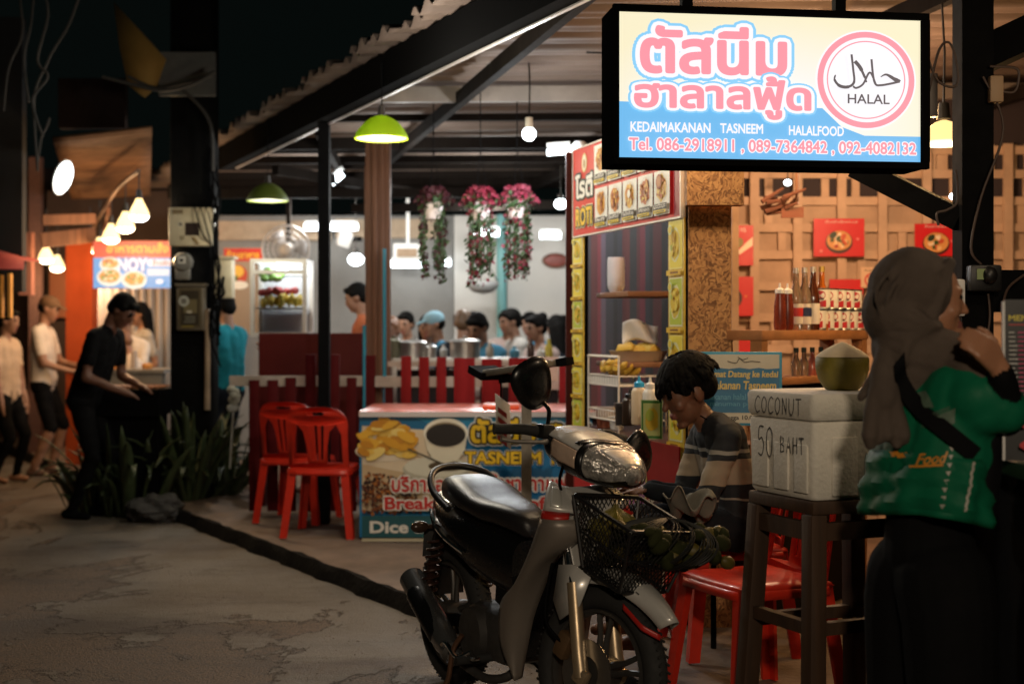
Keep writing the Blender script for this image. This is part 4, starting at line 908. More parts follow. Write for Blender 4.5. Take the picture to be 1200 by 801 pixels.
gr = thing('grill_stand', 'dark charcoal grill stand with skewers in front of the man in black', 'grill', V((P(150, 600, 10.9).x, 10.9, 0)))
b = B(); a, c = P(112, 468, 10.85), P(190, 456, 10.85); b.slab((a.x, 10.75, a.z-.12), (c.x, 11.15, c.z)); b.slab((a.x+.02, 10.8, .02), (c.x-.02, 11.1, a.z-.12)); b.build('fire_box', black_p, gr, True)
b = B()
for i in range(14): x = a.x+.03+.035*i; b.cyl((x, 10.74, c.z+.015), (x+.02, 11.1, c.z+.02), .009, n=6)
b.build('skewers', mat('grilled_meat', (.30, .11, .04), .4, var=.5, scale=30), gr, True)
st = thing('serving_table', 'grey metal serving table under the hanging lamps of the far stall', 'table', V((P(155, 450, 12.6).x, 12.6, .09)))
b = B(); a, c = P(116, 455, 12.4), P(192, 433, 12.4); b.slab((a.x, 12.4, c.z-.03), (c.x, 13.1, c.z)); b.slab((a.x, 12.41, c.z-.17), (c.x-.02, 12.43, c.z-.031)); b.build('top', mat('dull_zinc', (.36, .34, .31), .4, metal=.5, var=.3), st, True)
for x in (a.x+.02, c.x-.04):
    b = B(); b.slab((x, 12.44, .09), (x+.04, 12.48, c.z-.03)); b.build('leg', mat('dull_zinc', (.36, .34, .31), .4, metal=.5), st, True)
tz = c.z
for i, (px, w, h, m, nm, lab) in enumerate(((128, .05, .05, mat('fried_food', (.6, .27, .07), .5, var=.5, scale=20), 'food_tray', 'tray of orange fried food on the serving table'), (143, .05, .04, mat('fried_food', (.6, .27, .07), .5), 'food_tray', 'second tray of fried food on the serving table'), (157, .03, .16, mat('dim_bottle', (.4, .36, .33), .2), 'water_bottle', 'clear bottle on the serving table'), (135, .10, .14, mat('orange_crate', (.75, .26, .04), .5), 'orange_tub', 'orange tub behind the food trays'), (176, .05, .05, mat('fried_food', (.6, .27, .07), .5), 'food_tray', 'right hand tray of fried food on the serving table'))):
    o = P(px, 433, 12.75); b = B(); b.lathe([(0, .002), (w*.9, .002), (w, h*.7), (w*.8, h), (0, h*1.05)], V((o.x, 12.55+.1*(i % 3), tz)), 16); tag(b.build(nm, m), lab, 'bottle' if 'bottle' in nm else 'tray' if 'tray' in nm else 'tub')
# backlit shop banner of the far stall
a = P(109, 338, 13.4); s = 13.4/F; Tn = frame(a, (1, 0, 0), (0, 0, 1)); t = thing('shop_banner', 'backlit red and blue food banner reading NOY', 'banner', a)
b = B(Tn); b.slab((0, 0, -.05), (92*s, 56*s, 0)); b.build('case', mat('banner_case', (.3, .1, .05), .6), t, True)
FL = Flat(Tn, 1, 1, .001, s, s); e = .95
FL.rect(glow(60, 160, 226, e), .5, .5, 91.5, 55.5); FL.rect(glow(236, 56, 40, e), .5, 36, 91.5, 55.5); FL.text(glow(250, 200, 60, e), 'อาหารตามสั่ง', 16, 42, 88, 54, .02); FL.poly(glow(240, 244, 250, e), [(60, 34), (91.5, 34), (91.5, 26), (66, 26)]); FL.text(glow(220, 60, 50, e), 'ข้าวผัด', 70, 27, 90, 34, .02)
FL.text(glow(246, 248, 255, e), 'NOY', 29, 20, 64, 36, .05, [(glow(60, 110, 190, e), .08)])
FL.rect(glow(236, 240, 250, e*.9), 64, 15, 90, 23)
for cx, cy, rx in ((20, 28, 12), (20, 13, 15), (49, 10, 15)):
    FL.disc(glow(244, 240, 226, e), cx, cy, rx, rx*.72); FL.disc(glow(232, 150, 60, e), cx, cy+1.5, rx*.8, rx*.5, 0, 20, True, .1)
    for q in range(16): FL.disc(glow(*rr.choice([(240, 190, 90), (210, 90, 40), (120, 150, 60), (250, 226, 180)]), e), cx+rr.uniform(-.5, .5)*rx, cy+1.5+rr.uniform(-.3, .3)*rx, rr.uniform(1.5, 3), rr.uniform(1, 2), 0, 8); FL.z -= .0008
FL.disc(glow(245, 245, 250, e), 79, 8, 4.5, 3); FL.done('print', t)
# second banner right of the pole
a = P(262, 392, 13.6); s = 13.6/F; Tn = frame(a, (1, 0, 0), (0, 0, 1)); t = thing('food_banner', 'red banner with a dish picture seen right of the cream fuse box', 'banner', a)
b = B(Tn); b.slab((0, 0, -.02), (46*s, 102*s, 0)); b.build('sheet', ink(150, 130, 110), t, True); FL = Flat(Tn, 1, 1, .001, s, s); FL.rect(ink(190, 26, 22), .5, 86, 45.5, 101); FL.text(ink(246, 190, 50), 'ร้านอาหาร', 4, 89, 42, 99, .02); FL.disc(ink(190, 60, 30), 16, 70, 12, 12); FL.disc(ink(230, 180, 60), 16, 74, 8, 7); FL.disc(ink(70, 90, 30), 12, 66, 5, 4); FL.disc(ink(230, 226, 214), 18, 58, 11, 5); FL.done('print', t)

# ================================================================== red plastic chairs
def make_chair(label, loc, rz):
    t = thing('plastic_chair', label, 'chair', loc, rz, 'red plastic chairs')
    b = B(); # seat with a rolled edge, front is +y
    def seat_pt(u, v):
        x = (u-.5)*2; y = (v-.5)*2; k = 1-.06*abs(x)**3; ex = max(abs(x), abs(y))
        return V((x*.205*(1-.03*y), y*.20*k, .452-.010*(1-x*x)*(1-y*y)-.022*max(0, ex-.86)/.14))
    b.grid(seat_pt, 22, 22)
    ring = []
    for i in range(44):
        a = 2*PI*i/44; cx, sy = math.cos(a), math.sin(a); q = max(abs(cx), abs(sy)); x, y = cx/q, sy/q; k = 1-.06*abs(x)**3; ring.append(V((x*.205*(1-.03*y), y*.20*k, .430)))
    b.loft([ring, [p+V((p.x*.02, p.y*.02, -.032)) for p in ring]], caps=False)
    b.build('seat', red_pl, t, solid=.004)
    for sx in (-1, 1):
        for sy in (-1, 1):
            b = B(); rows = []
            for k in range(7):
                f = k/6; z = .44*(1-f); cx = sx*(.178+.045*f); cy = sy*(.172+.05*f); w = .036-.008*f
                rows.append([V((cx+sx*.018, cy+sy*.018, z)), V((cx+sx*.018, cy-sy*w, z)), V((cx+sx*.004, cy-sy*w, z)), V((cx+sx*.002, cy+sy*.002, z)), V((cx-sx*w, cy+sy*.004, z)), V((cx-sx*w, cy+sy*.018, z))])
            b.loft(rows if sx*sy < 0 else [r[::-1] for r in rows]); b.build('leg', red_pl, t)
    # backrest: arched outline, hand hole, splat slits and two side openings, then curved
    W_, H_ = .196, .40
    out = [(-W_, 0)]+[(-W_*.98, H_*.55)]+[(-W_*math.cos(a)**.55 if math.cos(a) > 1e-6 else 0, H_*.62+H_*.38*math.sin(a)**.8) for a in [PI/2*i/10 for i in range(1, 11)]]
    out = out+[(-x, y) for x, y in out[::-1][1:]]
    def rrect(x0, y0, x1, y1, r=.012):
        c = [(x1-r, y1-r, 0), (x0+r, y1-r, 1), (x0+r, y0+r, 2), (x1-r, y0+r, 3)]; p = []
        for cx, cy, q in c: p += [(cx+r*math.cos(PI/2*(q+k/3)), cy+r*math.sin(PI/2*(q+k/3))) for k in range(4)]
        return p
    holes = [rrect(-.055, H_*.86, .055, H_*.92)]
    for sx in (-1, 1): holes.append([(sx*x, y) for x, y in [(.160, .03), (.155, H_*.55), (.125, H_*.72), (.085, H_*.60), (.066, H_*.36), (.062, .03)]])
    for k in (-1, 0, 1): holes.append([(k*.030-.007, .055), (k*.030+.007, .055), (k*.042+.009, H_*.70), (k*.042-.009, H_*.70)])
    b = B(); b.prism(out, -.005, .005, None, holes); b2 = B()
    for p in b.v:
        x, y = p.x, p.y; f = y/H_
        b2.v.append(V((x*(1+.03*f), -.192-.085*f+.05*(x/W_)**2*(.5+.5*f)+p.z, .445+y*.985)))
    b2.f = b.f; b2.mi = b.mi; o = b2.build('backrest', red_pl, t); 
    q = o.modifiers.new('b', 'BEVEL'); q.width = .003; q.segments = 2; q.limit_method = 'ANGLE'
    return t
c1 = make_chair('red plastic chair nearest the breakfast banner, with its back to the street', (P(381, 632, 9.25).x, 9.28, .09), math.radians(-7))
dup(c1, (P(345, 612, 9.9).x+.02, 9.95, .09), math.radians(-14), 'red plastic chair half hidden behind the other chair by the fence')
dup(c1, (.875, 5.12, .09), math.radians(115), 'empty red plastic chair with its back towards the foam cooler')
boy_chair = dup(c1, (.90, 5.95, .09), math.radians(100), 'red plastic chair the boy is sitting on')

# ================================================================== hanging flower baskets
def flower_basket(px, py, d, label, cols, seed, n=1.):
    q = random.Random(seed); c = P(px, py, d); t = thing('flower_basket', label, 'plant', c, 0, 'hanging artificial flower baskets')
    b = B(); b.lathe([(0, 0), (.052, 0), (.060, .05), (.066, .11), (.062, .112), (.056, .06), (0, .02)], n=24); b.build('pot', mat('pale_pink_pot', (.72, .62, .62), .5), t)
    fl, lf = B(), B()
    def blossom(p, r):
        nv = V((q.uniform(-1, 1), q.uniform(-1.3, .4), q.uniform(-.5, 1))).normalized(); a = nv.orthogonal().normalized(); bb = nv.cross(a); fl.use(q.choice(cols)); vs = [p+nv*r*.1]
        for i in range(10): an = 2*PI*i/10; k = r*(1 if i % 2 else .5); vs.append(p+(a*math.cos(an)+bb*math.sin(an))*k+nv*r*(.35 if i % 2 else .1))
        fl.add(vs, [(0, i+1, (i+1) % 10+1) for i in range(10)])
    def leaf(p, r):
        nv = V((q.uniform(-1, 1), q.uniform(-1.3, .4), q.uniform(-.6, .6))).normalized(); a = nv.orthogonal().normalized(); bb = nv.cross(a)
        lf.add([p-a*r, p+bb*r*.45+nv*r*.15, p+a*r, p-bb*r*.45+nv*r*.15], [(0, 1, 2, 3)])
    for i in range(int(230*n)):
        a = q.uniform(0, 2*PI); h = q.random(); r = .145*math.sqrt(q.random())*(1.05-.55*h); blossom(V((math.cos(a)*r, math.sin(a)*r*.8, .10+.11*h)), q.uniform(.014, .024))
    for i in range(120): a = q.uniform(0, 2*PI); r = .12*q.random(); leaf(V((math.cos(a)*r, math.sin(a)*r*.8, .07+.10*q.random())), q.uniform(.02, .035))
    for k in range(20):
        a = q.uniform(0, 2*PI); x, y = math.cos(a)*.058, math.sin(a)*.05; L = q.uniform(.38, .50)
        pts = [V((x*(1+.3*math.sin(f*3)) if f > 0 else x*.7, y, .10-L*f)) for f in [j/7 for j in range(8)]]; lf.tube(pts, .003, 5)
        for j in range(34):
            f = q.random(); p = pts[min(7, int(f*8))]+V((q.uniform(-.022, .022), q.uniform(-.022, .022), q.uniform(-.03, .03)))
            if q.random() < .46: blossom(p, q.uniform(.010, .020))
            else: leaf(p, q.uniform(.014, .030))
    fl.build('blossoms', None, t); lf.build('trailing_leaves', mat('trailing_green', (.05, .10, .035), .5, var=.4, scale=30), t)
    b = B(); 
    for a in (0, 2.1, 4.2): b.tube([(math.cos(a)*.06, math.sin(a)*.06, .11), (0, 0, .46)], .0025, 5)
    b.tube([(0, 0, .46), (0, 0, 2.97-c.z)], .004, 5); b.build('wire', black_p, t); return t
pk = [mat('deep_pink_petal', (.17, .008, .026), .6), mat('dark_rose_petal', (.055, .005, .012), .6), mat('bright_pink_petal', (.25, .016, .045), .6)]
flower_basket(508, 257, 9.35, 'left hanging basket of dark wine red artificial flowers', [pk[1], mat('wine_petal', (.05, .006, .014), .6), pk[1]], 31)
flower_basket(563, 258, 9.2, 'middle hanging basket of bright pink artificial flowers', [pk[0], pk[2], pk[0]], 32, 1.2)
flower_basket(606, 256, 9.3, 'right hanging basket of paler pink flowers near the dining room', [pk[2], pk[0], mat('pale_pink_petal', (.28, .05, .085), .6)], 33)

# ================================================================== foam cooler, coconut and its tall stool
C0 = V((.932, 4.40, .889)); e1 = V((-.39, .92, 0)).normalized(); e2 = V((.92, .39, 0)).normalized(); n1 = -e2; n2 = -e1
Lc, Wc, Hb, Hl = .375, .46, .245, .088
Tc = frame(C0, e2, e1)             # x along the right face, y along the left face, z up
foam = mat('polystyrene_foam', (.90, .85, .75), .7, var=.4, scale=4, bump=.28, bscale=75, dark=.55)
ck = thing('foam_cooler', 'white foam cooler box hand lettered COCONUT 50 BAHT', 'cooler', C0+e1*.19+e2*.23)
b = B(Tc); tp = .008
def tbox(b, x0, y0, x1, y1, z0, z1, t0, bev=.012):
    """box narrowing by t0 towards its base, rounded corners"""
    rings = []
    for z, ins in ((z0, t0+bev*.6), (z0+bev, t0), (z1-bev, 0), (z1-bev*.3, bev*.3), (z1, bev)):
        r = .022; pts = []
        for cx, cy, q in ((x1-r, y1-r, 0), (x0+r, y1-r, 1), (x0+r, y0+r, 2), (x1-r, y0+r, 3)):
            for k in range(5): a = PI/2*(q+k/4); pts.append(V((cx+(r)*math.cos(a), cy+(r)*math.sin(a), z)))
        mx, my = (x0+x1)/2, (y0+y1)/2; sx_ = 1-2*ins/(x1-x0); sy_ = 1-2*ins/(y1-y0)
        rings.append([V((mx+(p.x-mx)*sx_, my+(p.y-my)*sy_, p.z)) for p in pts])
    b.loft(rings)
tbox(b, .0, .0, Wc, Lc, 0, Hb, .006)
for y0, y1 in ((.03, .10), (.135, .215), (.25, .34)):     # raised panels on the lettered side
    b.slab((-.004, y0, .02), (.0045, y1, Hb-.075), .003)
for x0, x1, z1 in ((.07, .165, Hb-.05), (.20, .33, Hb-.10)): b.slab((x0, -.004, .012), (x1, .0045, z1), .003)
b.build('body', foam, ck, True)
b = B(Tc); tbox(b, -.006, -.006, Wc+.006, Lc+.006, Hb+.003, Hb+Hl, .002, .014); b.build('lid', foam, ck, True)
mk = mat('black_marker', (.012, .012, .014), .6)
Tl = frame(C0+e1*Lc+n1*.0075, -e1, (0, 0, 1)); FL = Flat(Tl, 1, 1, .0004)
FONT = {'C': [[(.95, .88), (.6, 1), (.15, .75), (.05, .35), (.35, 0), (.95, .1)]], 'O': [[(.5, 1), (.12, .75), (.08, .3), (.45, 0), (.85, .25), (.88, .75), (.5, 1)]], 'N': [[(.1, 0), (.12, 1)], [(.12, 1), (.82, .02)], [(.82, .02), (.86, 1)]], 'U': [[(.1, 1), (.1, .3), (.45, 0), (.85, .3), (.88, 1)]], 'T': [[(0, .97), (1, 1)], [(.5, .98), (.48, 0)]], '5': [[(.9, 1), (.25, .98), (.18, .55), (.6, .62), (.88, .35), (.6, .02), (.1, .08)]], '0': [[(.5, 1), (.14, .8), (.1, .25), (.45, 0), (.82, .2), (.86, .8), (.5, 1)]], 'B': [[(.12, 0), (.14, 1), (.7, .85), (.65, .58), (.15, .52), (.8, .4), (.75, .08), (.1, 0)]], 'A': [[(.05, 0), (.5, 1), (.92, 0)], [(.22, .38), (.78, .4)]], 'H': [[(.12, 0), (.12, 1)], [(.14, .5), (.85, .54)], [(.86, 0), (.88, 1)]]}
def marker(txt, x, y, w, h, gap, th):
    for ch in txt:
        for st_ in FONT[ch]:
            pts = [(x+p[0]*w+rr.uniform(-.001, .001), y+p[1]*h) for p in st_]; q = catmull([(p[0], p[1], 0) for p in pts], 5) if len(pts) > 3 and ch not in 'B' else [V((p[0], p[1], 0)) for p in pts]
            FL.line(mk, q, th); FL.z -= .00038
        x += w+gap
FL.z = .0006; marker('COCONUT', .058, Hb+.016, .031, .052, .008, .0042)
marker('50', .075, Hb-.125, .040, .095, .010, .0048); marker('BAHT', .205, Hb-.105, .027, .052, .008, .0044)
FL.done('marker_lettering', ck)
co_ = C0+e1*.17+e2*.20; co_ = P(987, 453, 4.66); t = thing('coconut', 'trimmed green coconut with a pale pointed top on the cooler lid', 'coconut', V((co_.x, 4.66, C0.z+Hb+Hl)))
b = B(); b.lathe([(0, 0), (.048, .0), (.058, .006), (.077, .036), (.087, .072), (.086, .103), (.083, .108), (.0825, .1085)], n=36); b.build('husk', mat('green_husk', (.26, .21, .03), .5, var=.75, scale=7, dark=.35, bump=.12, stretch=(1, 1, .4)), t)
b = B(); k = []
for i in range(11): f = i/10; k.append((.0825*(1-f)**.85+.004*(1-f), .1086+.050*f**.8))
b.lathe(k, n=22); b.build('trimmed_top', mat('coconut_flesh', (.80, .66, .42), .7, var=.2, scale=20, bump=.15), t)
stl = thing('wooden_stool', 'tall rough wooden stool carrying the foam cooler', 'stool', V((1.05, 4.7, 0))); wst = mat('worn_stool_wood', (.062, .030, .014), .65, var=.8, scale=7, bump=.35, stretch=(3, 3, .15))
b = B(Tc); b.slab((.0, .0, -.045), (.44, .37, -.003), .006); b.build('seat', wst, stl, True)
legs = [(.025, .03, -.03, -.035), (.025, .34, -.05, .03), (.40, .03, .03, -.03), (.40, .34, .03, .03)]; zg = -.889
for x, y, dx, dy in legs:
    b = B(Tc); b.beam((x, y, -.046), (x+dx, y+dy, zg), .058, .058, (1, 0, 0), .004); b.build('leg', wst, stl, True)
def lp(i, z): x, y, dx, dy = legs[i]; f = z/zg; return (x+dx*f, y+dy*f, z)
for i, j, z in ((0, 1, -.40), (0, 2, -.40), (1, 3, -.43), (2, 3, -.43), (0, 1, -.10), (0, 2, -.10)):
    b = B(Tc); b.beam(lp(i, z), lp(j, z), .03, .055 if z > -.2 else .04); b.build('rung', wst, stl, True)

# ================================================================== drinks shelf: bottles and cans
sh = thing('bottle_shelf', 'orange brown wooden shelf unit holding bottles and cans', 'shelf', V((1.1, 5.5, .09))); zS = 1.417; orw = mat('orange_wood', (.40, .17, .065), .55, var=.5, scale=7, stretch=(.3, 2, 2))
dr = V((.62, .78, 0)).normalized(); S0 = P(893, 386, 6.25); S0.z = 0; pr = V((-dr.y, dr.x, 0))
Ts = frame(S0, dr, pr)
b = B(Ts); b.slab((0, 0, zS-.045), (1.1, .24, zS), .003); b.build('top', orw, sh, True)
b = B(Ts); b.slab((0.0, .01, 1.17), (1.05, .23, 1.20), .003); b.build('shelf', orw, sh, True)
b = B(Ts); b.slab((.062, .05, .10), (1.028, .066, 1.165)); b.build('light_stop_board', mat('dark_light_stop', (.018, .012, .009), .8, spec=.1), sh, True)  # added dark board, stops bar light reaching the floor
for x in (0., 1.03):
    b = B(Ts); b.slab((x+.003, .004, .09), (x+.06, .06, zS-.042)); b.build('post', orw, sh, True); b = B(Ts); b.slab((x+.003, .18, .09), (x+.06, .236, zS-.042)); b.build('post', orw, sh, True)
def glass(name, col, tr=.0, ro=.12): return mat(name, col, ro, trans=tr, spec=.6)
def bottle(px, h, kind, label):
    # on the shelf line: solve for the point at pixel px along the front strip
    f = None
    A0 = S0+pr*(.06 if kind in ('clear', 'clearb') else .05); kx_ = (px-600)/F; s_ = (kx_*A0.y-A0.x)/(dr.x-kx_*dr.y); o = A0+dr*s_; o.z = zS
    t = thing('sauce_bottle', label, 'bottle', o)
    if kind == 'sauce':
        b = B(); b.lathe([(0, 0), (.024, 0), (.029, .02), (.027, h*.55), (.021, h*.72), (.021, h*.8), (0, h*.8)], n=20); b.build('body', mat('brown_red_sauce', (.18, .03, .015), .25, var=.4), t)
        b = B(); b.lathe([(.023, h*.78), (.023, h*.86), (.006, h*.9), (.004, h), (0, h)], n=14); b.build('cap', white_p, t); return
    body = {'clear': mat('pale_glass', (.55, .40, .28), .08, trans=.75), 'clearb': mat('pale_glass', (.55, .40, .28), .08, trans=.75), 'amber': mat('amber_liquor', (.38, .10, .012), .1, spec=.7, coat=.5), 'brown': mat('dark_soy', (.07, .018, .006), .1, spec=.7, coat=.5), 'small': mat('pink_syrup', (.45, .12, .08), .12, trans=.3)}[kind]
    b = B(); b.lathe([(0, 0), (.029, 0), (.031, .006), (.031, h*.5), (.027, h*.6), (.0145, h*.74), (.012, h*.92), (0, h*.92)], n=20); b.build('body', body, t)
    b = B(); b.lathe([(.0145, h*.915), (.0145, h), (0, h)], n=14); b.build('cap', {'clear': mat('silver_cap', (.6, .55, .5), .35, metal=.6), 'amber': mat('gold_cap', (.55, .38, .1), .35, metal=.6)}.get(kind, mat('silver_cap', (.6, .55, .5), .35, metal=.6)), t)
    b = B(); b.lathe([(.0316, h*.10), (.0318, h*.42)], n=20); b.use(mat('white_label', (.68, .62, .56), .6)); o = b.build('label', None, t)
    if kind in ('clear', 'clearb'):
        b = B(); b.lathe([(.0322, h*.22), (.0322, h*.36)], n=20); b.build('label_band', mat('red_band', (.5, .03, .03), .5) if kind == 'clear' else mat('navy_band', (.02, .03, .09), .5), t)
bottle(914, .215, 'sauce', 'leftmost brown red sauce bottle with a white nozzle on the bottle shelf')
bottle(923, .215, 'sauce', 'second brown red sauce bottle with a white nozzle on the bottle shelf')
bottle(933, .29, 'clear', 'clear glass bottle with a red banded label on the bottle shelf')
bottle(943, .295, 'clearb', 'clear glass bottle with a navy banded label on the bottle shelf')
bottle(953, .30, 'brown', 'dark brown soy bottle on the bottle shelf')
bottle(963, .305, 'amber', 'amber bottle with a gold cap beside the stacked cans')
can_w, can_r, can_s = mat('can_label_white', (.70, .66, .62), .35), mat('can_label_red', (.42, .02, .03), .35), steel
def can_proto(label, o):
    t = thing('milk_can', label, 'can', o, 0, 'stacked milk cans on the bottle shelf'); r, h = .043, .100
    b = B(); b.lathe([(0, 0), (r, 0), (r, .004), (r*.97, .006), (r*.97, h-.006), (r, h-.004), (r, h), (r*.9, h-.003), (0, h-.003)], n=26); b.build('tin', can_s, t)
    b = B(); b.lathe([(r*.985, .008), (r*.985, h-.008)], n=26); b.build('label', can_w, t)
    b = B(); b.use(can_r); 
    def wrap(x, z, k=1.0): a = x/r-PI/2-.25; return V((math.cos(a)*r*k, math.sin(a)*r*k, z))
    q = []; m = 18; 
    for i in range(m): a = 2*PI*i/m; q.append(wrap(.027*math.cos(a), .066+.022*math.sin(a), 1.0))
    b.add([wrap(0, .062, 1.0)]+q, [(0, i+1, (i+1) % m+1) for i in range(m)])
    vs = [wrap(-.03+.06*i/8, z, 1.0) for i in range(9) for z in (.010, .026+.018*(i/8))]; b.add(vs, [(2*i, 2*i+2, 2*i+3, 2*i+1) for i in range(8)])
    b.use(mat('dark_band', (.05, .04, .03), .4)); vs = [wrap(-.018+.036*i/6, z, 1.008) for i in range(7) for z in (.044, .052)]; b.add(vs, [(2*i, 2*i+2, 2*i+3, 2*i+1) for i in range(6)])
    b.use(can_w); vs = [wrap(-.013+.026*i/6, z, 1.008) for i in range(7) for z in (.060, .067)]; b.add(vs, [(2*i, 2*i+2, 2*i+3, 2*i+1) for i in range(6)])
    b.build('red_print', None, t); return t
kx_ = (971-600)/F; s_ = (kx_*S0.y-S0.x)/(dr.x-kx_*dr.y); proto = None; ordn = ['first', 'second', 'third', 'fourth', 'fifth', 'sixth']
for row in range(2):
    for i in range(6 if row == 0 else 5):
        o = S0+pr*.05+dr*(s_-.02+.0885*i+(.045 if row else 0)); o.z = zS+row*.1005+.0005
        lab = '%s red and white milk can from the bottles in the %s row' % (ordn[i], 'upper' if row else 'lower')
        if proto is None: proto = can_proto(lab, o)
        else: dup(proto, o, rr.uniform(-.25, .25), lab)
for i, (px, m) in enumerate(((933, 'c'), (942, 'c'), (952, 'r'), (962, 'c'))):
    k_ = (px-600)/F; A0 = S0+pr*.1; s2 = (k_*A0.y-A0.x)/(dr.x-k_*dr.y); o = A0+dr*s2; o.z = 1.2; t = thing('small_bottle', ['leftmost small clear bottle on the lower shelf', 'second small clear bottle on the lower shelf', 'small red bottle on the lower shelf behind the coconut', 'rightmost small clear bottle on the lower shelf'][i], 'bottle', o)
    b = B(); b.lathe([(0, 0), (.022, 0), (.024, .06), (.011, .09), (.010, .115), (0, .115)], n=16); b.build('body', mat('pale_glass', (.55, .40, .28), .08, trans=.75) if m == 'c' else mat('pink_syrup', (.45, .12, .08), .12, trans=.3), t)
    b = B(); b.lathe([(.0125, .112), (.0125, .135), (0, .135)], n=12); b.build('cap', mat('dark_green_cap', (.02, .035, .02), .5), t)

# ================================================================== welcome sign, stand, right hand edge things
d = 5.95; a = P(818, 497, d); s = d/F; Tw = frame(a, V((.99, -.12, 0)), (0, .04, 1)); t = thing('welcome_sign', 'blue bordered welcome sign with yellow Malay lettering behind the boy', 'sign', a)
b = B(Tw); b.slab((-.004, -.004, -.014), (96*s+.004, 84*s+.004, 0), .003); b.build('board', mat('sky_blue_border', (.06, .34, .52), .4), t, True)
FL = Flat(Tw, 1, 1, .0007, s, s); FL.z = .001; cr = ink(222, 214, 190); tl = ink(26, 122, 168)
FL.rect(cr, 2, 2, 94, 82); FL.poly(tl, [(2, 14), (94, 14), (94, 66), (80, 65), (70, 66.5), (60, 65), (48, 66.5), (36, 65), (22, 66.5), (10, 65), (2, 66)])
yl = ink(246, 216, 120)
FL.text(yl, 'Selamat Datang ke kedai', 4, 53, 92, 63, .03, slant=.1); FL.text(yl, 'Makanan Tasneem', 12, 41, 90, 51, .03, slant=.1)
ltb = ink(96, 176, 206)
for i, (x0, x1) in enumerate(((8, 90), (14, 84))): FL.text(ltb, ['makanan halal minuman', 'minuman permata'][i], x0, 29-9*i, x1, 36-9*i, .01)
FL.text(ink(40, 36, 30), 'pagi Sahingga 10.00 malam', 6, 4.5, 90, 11, .02); FL.line(blk, catmull([(34, 74, 0), (44, 72, 0), (48, 77, 0), (54, 73, 0), (62, 74, 0), (72, 73, 0)], 6), .9); FL.line(blk, catmull([(46, 79, 0), (52, 76, 0), (58, 78, 0)], 5), .7)
FL.done('print', t)
b = B(Tw); b.cyl((18*s, 0, -.03), (18*s, -.95, -.03), .012, n=8); b.cyl((80*s, 0, -.03), (80*s, -.95, -.03), .012, n=8); b.build('stand', black_p, t, True)
ms = thing('metal_stand', 'worn metal post with a flat tray top behind the motorcycle mirror', 'stand', V((P(617, 600, 6.7).x, 6.7, 0.09)))
worn = mat('worn_grey_metal', (.30, .28, .24), .45, metal=.5, var=.7, scale=14)
b = B(); q = P(617, 440, 6.7); b.slab((q.x-.024, 6.68, .09), (q.x+.024, 6.725, q.z)); b.build('post', worn, ms, True)
b = B(); b.beam(P(574, 437, 6.75), P(652, 425, 6.6), .16, .030, bev=.004); b.build('tray_top', worn, ms, True)
b = B(); b.beam(P(564, 432, 6.8), P(580, 441, 6.7), .15, .035); b.beam(P(655, 425, 6.62), P(668, 422.5, 6.58), .06, .035); b.beam(P(586, 444, 6.75), P(640, 440, 6.68), .05, .04); b.build('bracket', black_p, ms, True)
t = thing('price_card', 'small folded red and white card hanging from the metal stand', 'card', P(590, 520, 6.72)); 
b = B(); o = [P(580.5, 461, 6.75), P(597.5, 474, 6.66), P(598.5, 526, 6.66), P(582, 513, 6.75)]; b.add(o, [(0, 1, 2, 3)]); b.build('card', mat('cream_card', (.62, .54, .46), .7), t, True, solid=.003)
b = B(); b.cyl(P(587, 443, 6.74), P(587, 466, 6.72), .004, n=6); b.build('string', black_p, t, True)
b = B()
for i in range(4):
    y = 474+i*11; ux = (o[1]-o[0])/17; f = lambda x, yy: P(580.5, 461, 6.75)+ux*x+V((0, -.004, -(yy-461+0)*6.7/F)); b.add([f(3, y), f(13.5, y), f(13.5, y+6), f(3, y+6)], [(0, 3, 2, 1)])
b.build('red_print', mat('dull_red_print', (.35, .04, .03), .6), t, True)
bm_ = thing('drink_menu', 'black menu stand with small white and pink lettering at the right edge', 'menu board', P(1190, 530, 3.55))
Tm_ = frame(P(1178, 539, 3.6), V((1, -.2, 0)), V((.07, 0, 1))); s = 3.6/F
b = B(Tm_); b.slab((-.006, 0, -.02), (.0, 186*s, .0)); b.build('edge', white_p, bm_, True); b = B(Tm_); b.slab((0, 0, -.02), (70*s, 188*s, 0)); b.build('board', mat('menu_black', (.012, .013, .014), .3), bm_, True)
FL = Flat(Tm_, 1, 1, .0007, s, s); FL.z = .001; FL.rect(ink(16, 17, 18), .5, .5, 69.5, 187); pkk = ink(220, 60, 120)
FL.text(ink(240, 220, 60), 'MENU', 4, 163, 34, 170, .02); FL.rect(ink(190, 40, 30), 4, 158, 50, 159.5)
for i in range(17):
    y = 149-5.2*i; FL.rect(ink(220, 220, 214), 4, y, 8+rr.uniform(2, 6), y+1.2); FL.rect(pkk, 14, y, 20+rr.uniform(0, 10), y+1.2)
FL.disc(ink(210, 40, 50), 17, 44, 5, 5, 0, 11, True, .3); FL.disc(ink(210, 40, 50), 20, 18, 5, 5, 0, 11, True, .3); FL.done('print', bm_)
sd = thing('side_table', 'dark side table with a green edge at the right border', 'table', V((1.8, 4.0, 0)))
a = V((1.27, 4.4, 1.085)); b = B(); b.slab((a.x, 3.35, a.z-.04), (a.x+1.1, 4.7, a.z), .004); b.build('top', mat('dark_green_top', (.02, .05, .025), .4), sd, True)
b = B(); b.slab((a.x+.035, 3.45, .02), (a.x+.055, 4.58, a.z-.042)); b.slab((a.x+.075, 4.6, .02), (a.x+1.0, 4.62, a.z-.042)); b.build('dark_blind', mat('black_blind', (.006, .006, .006), .9, spec=.05), sd, True)  # added black boards blot out the lit floor below the table
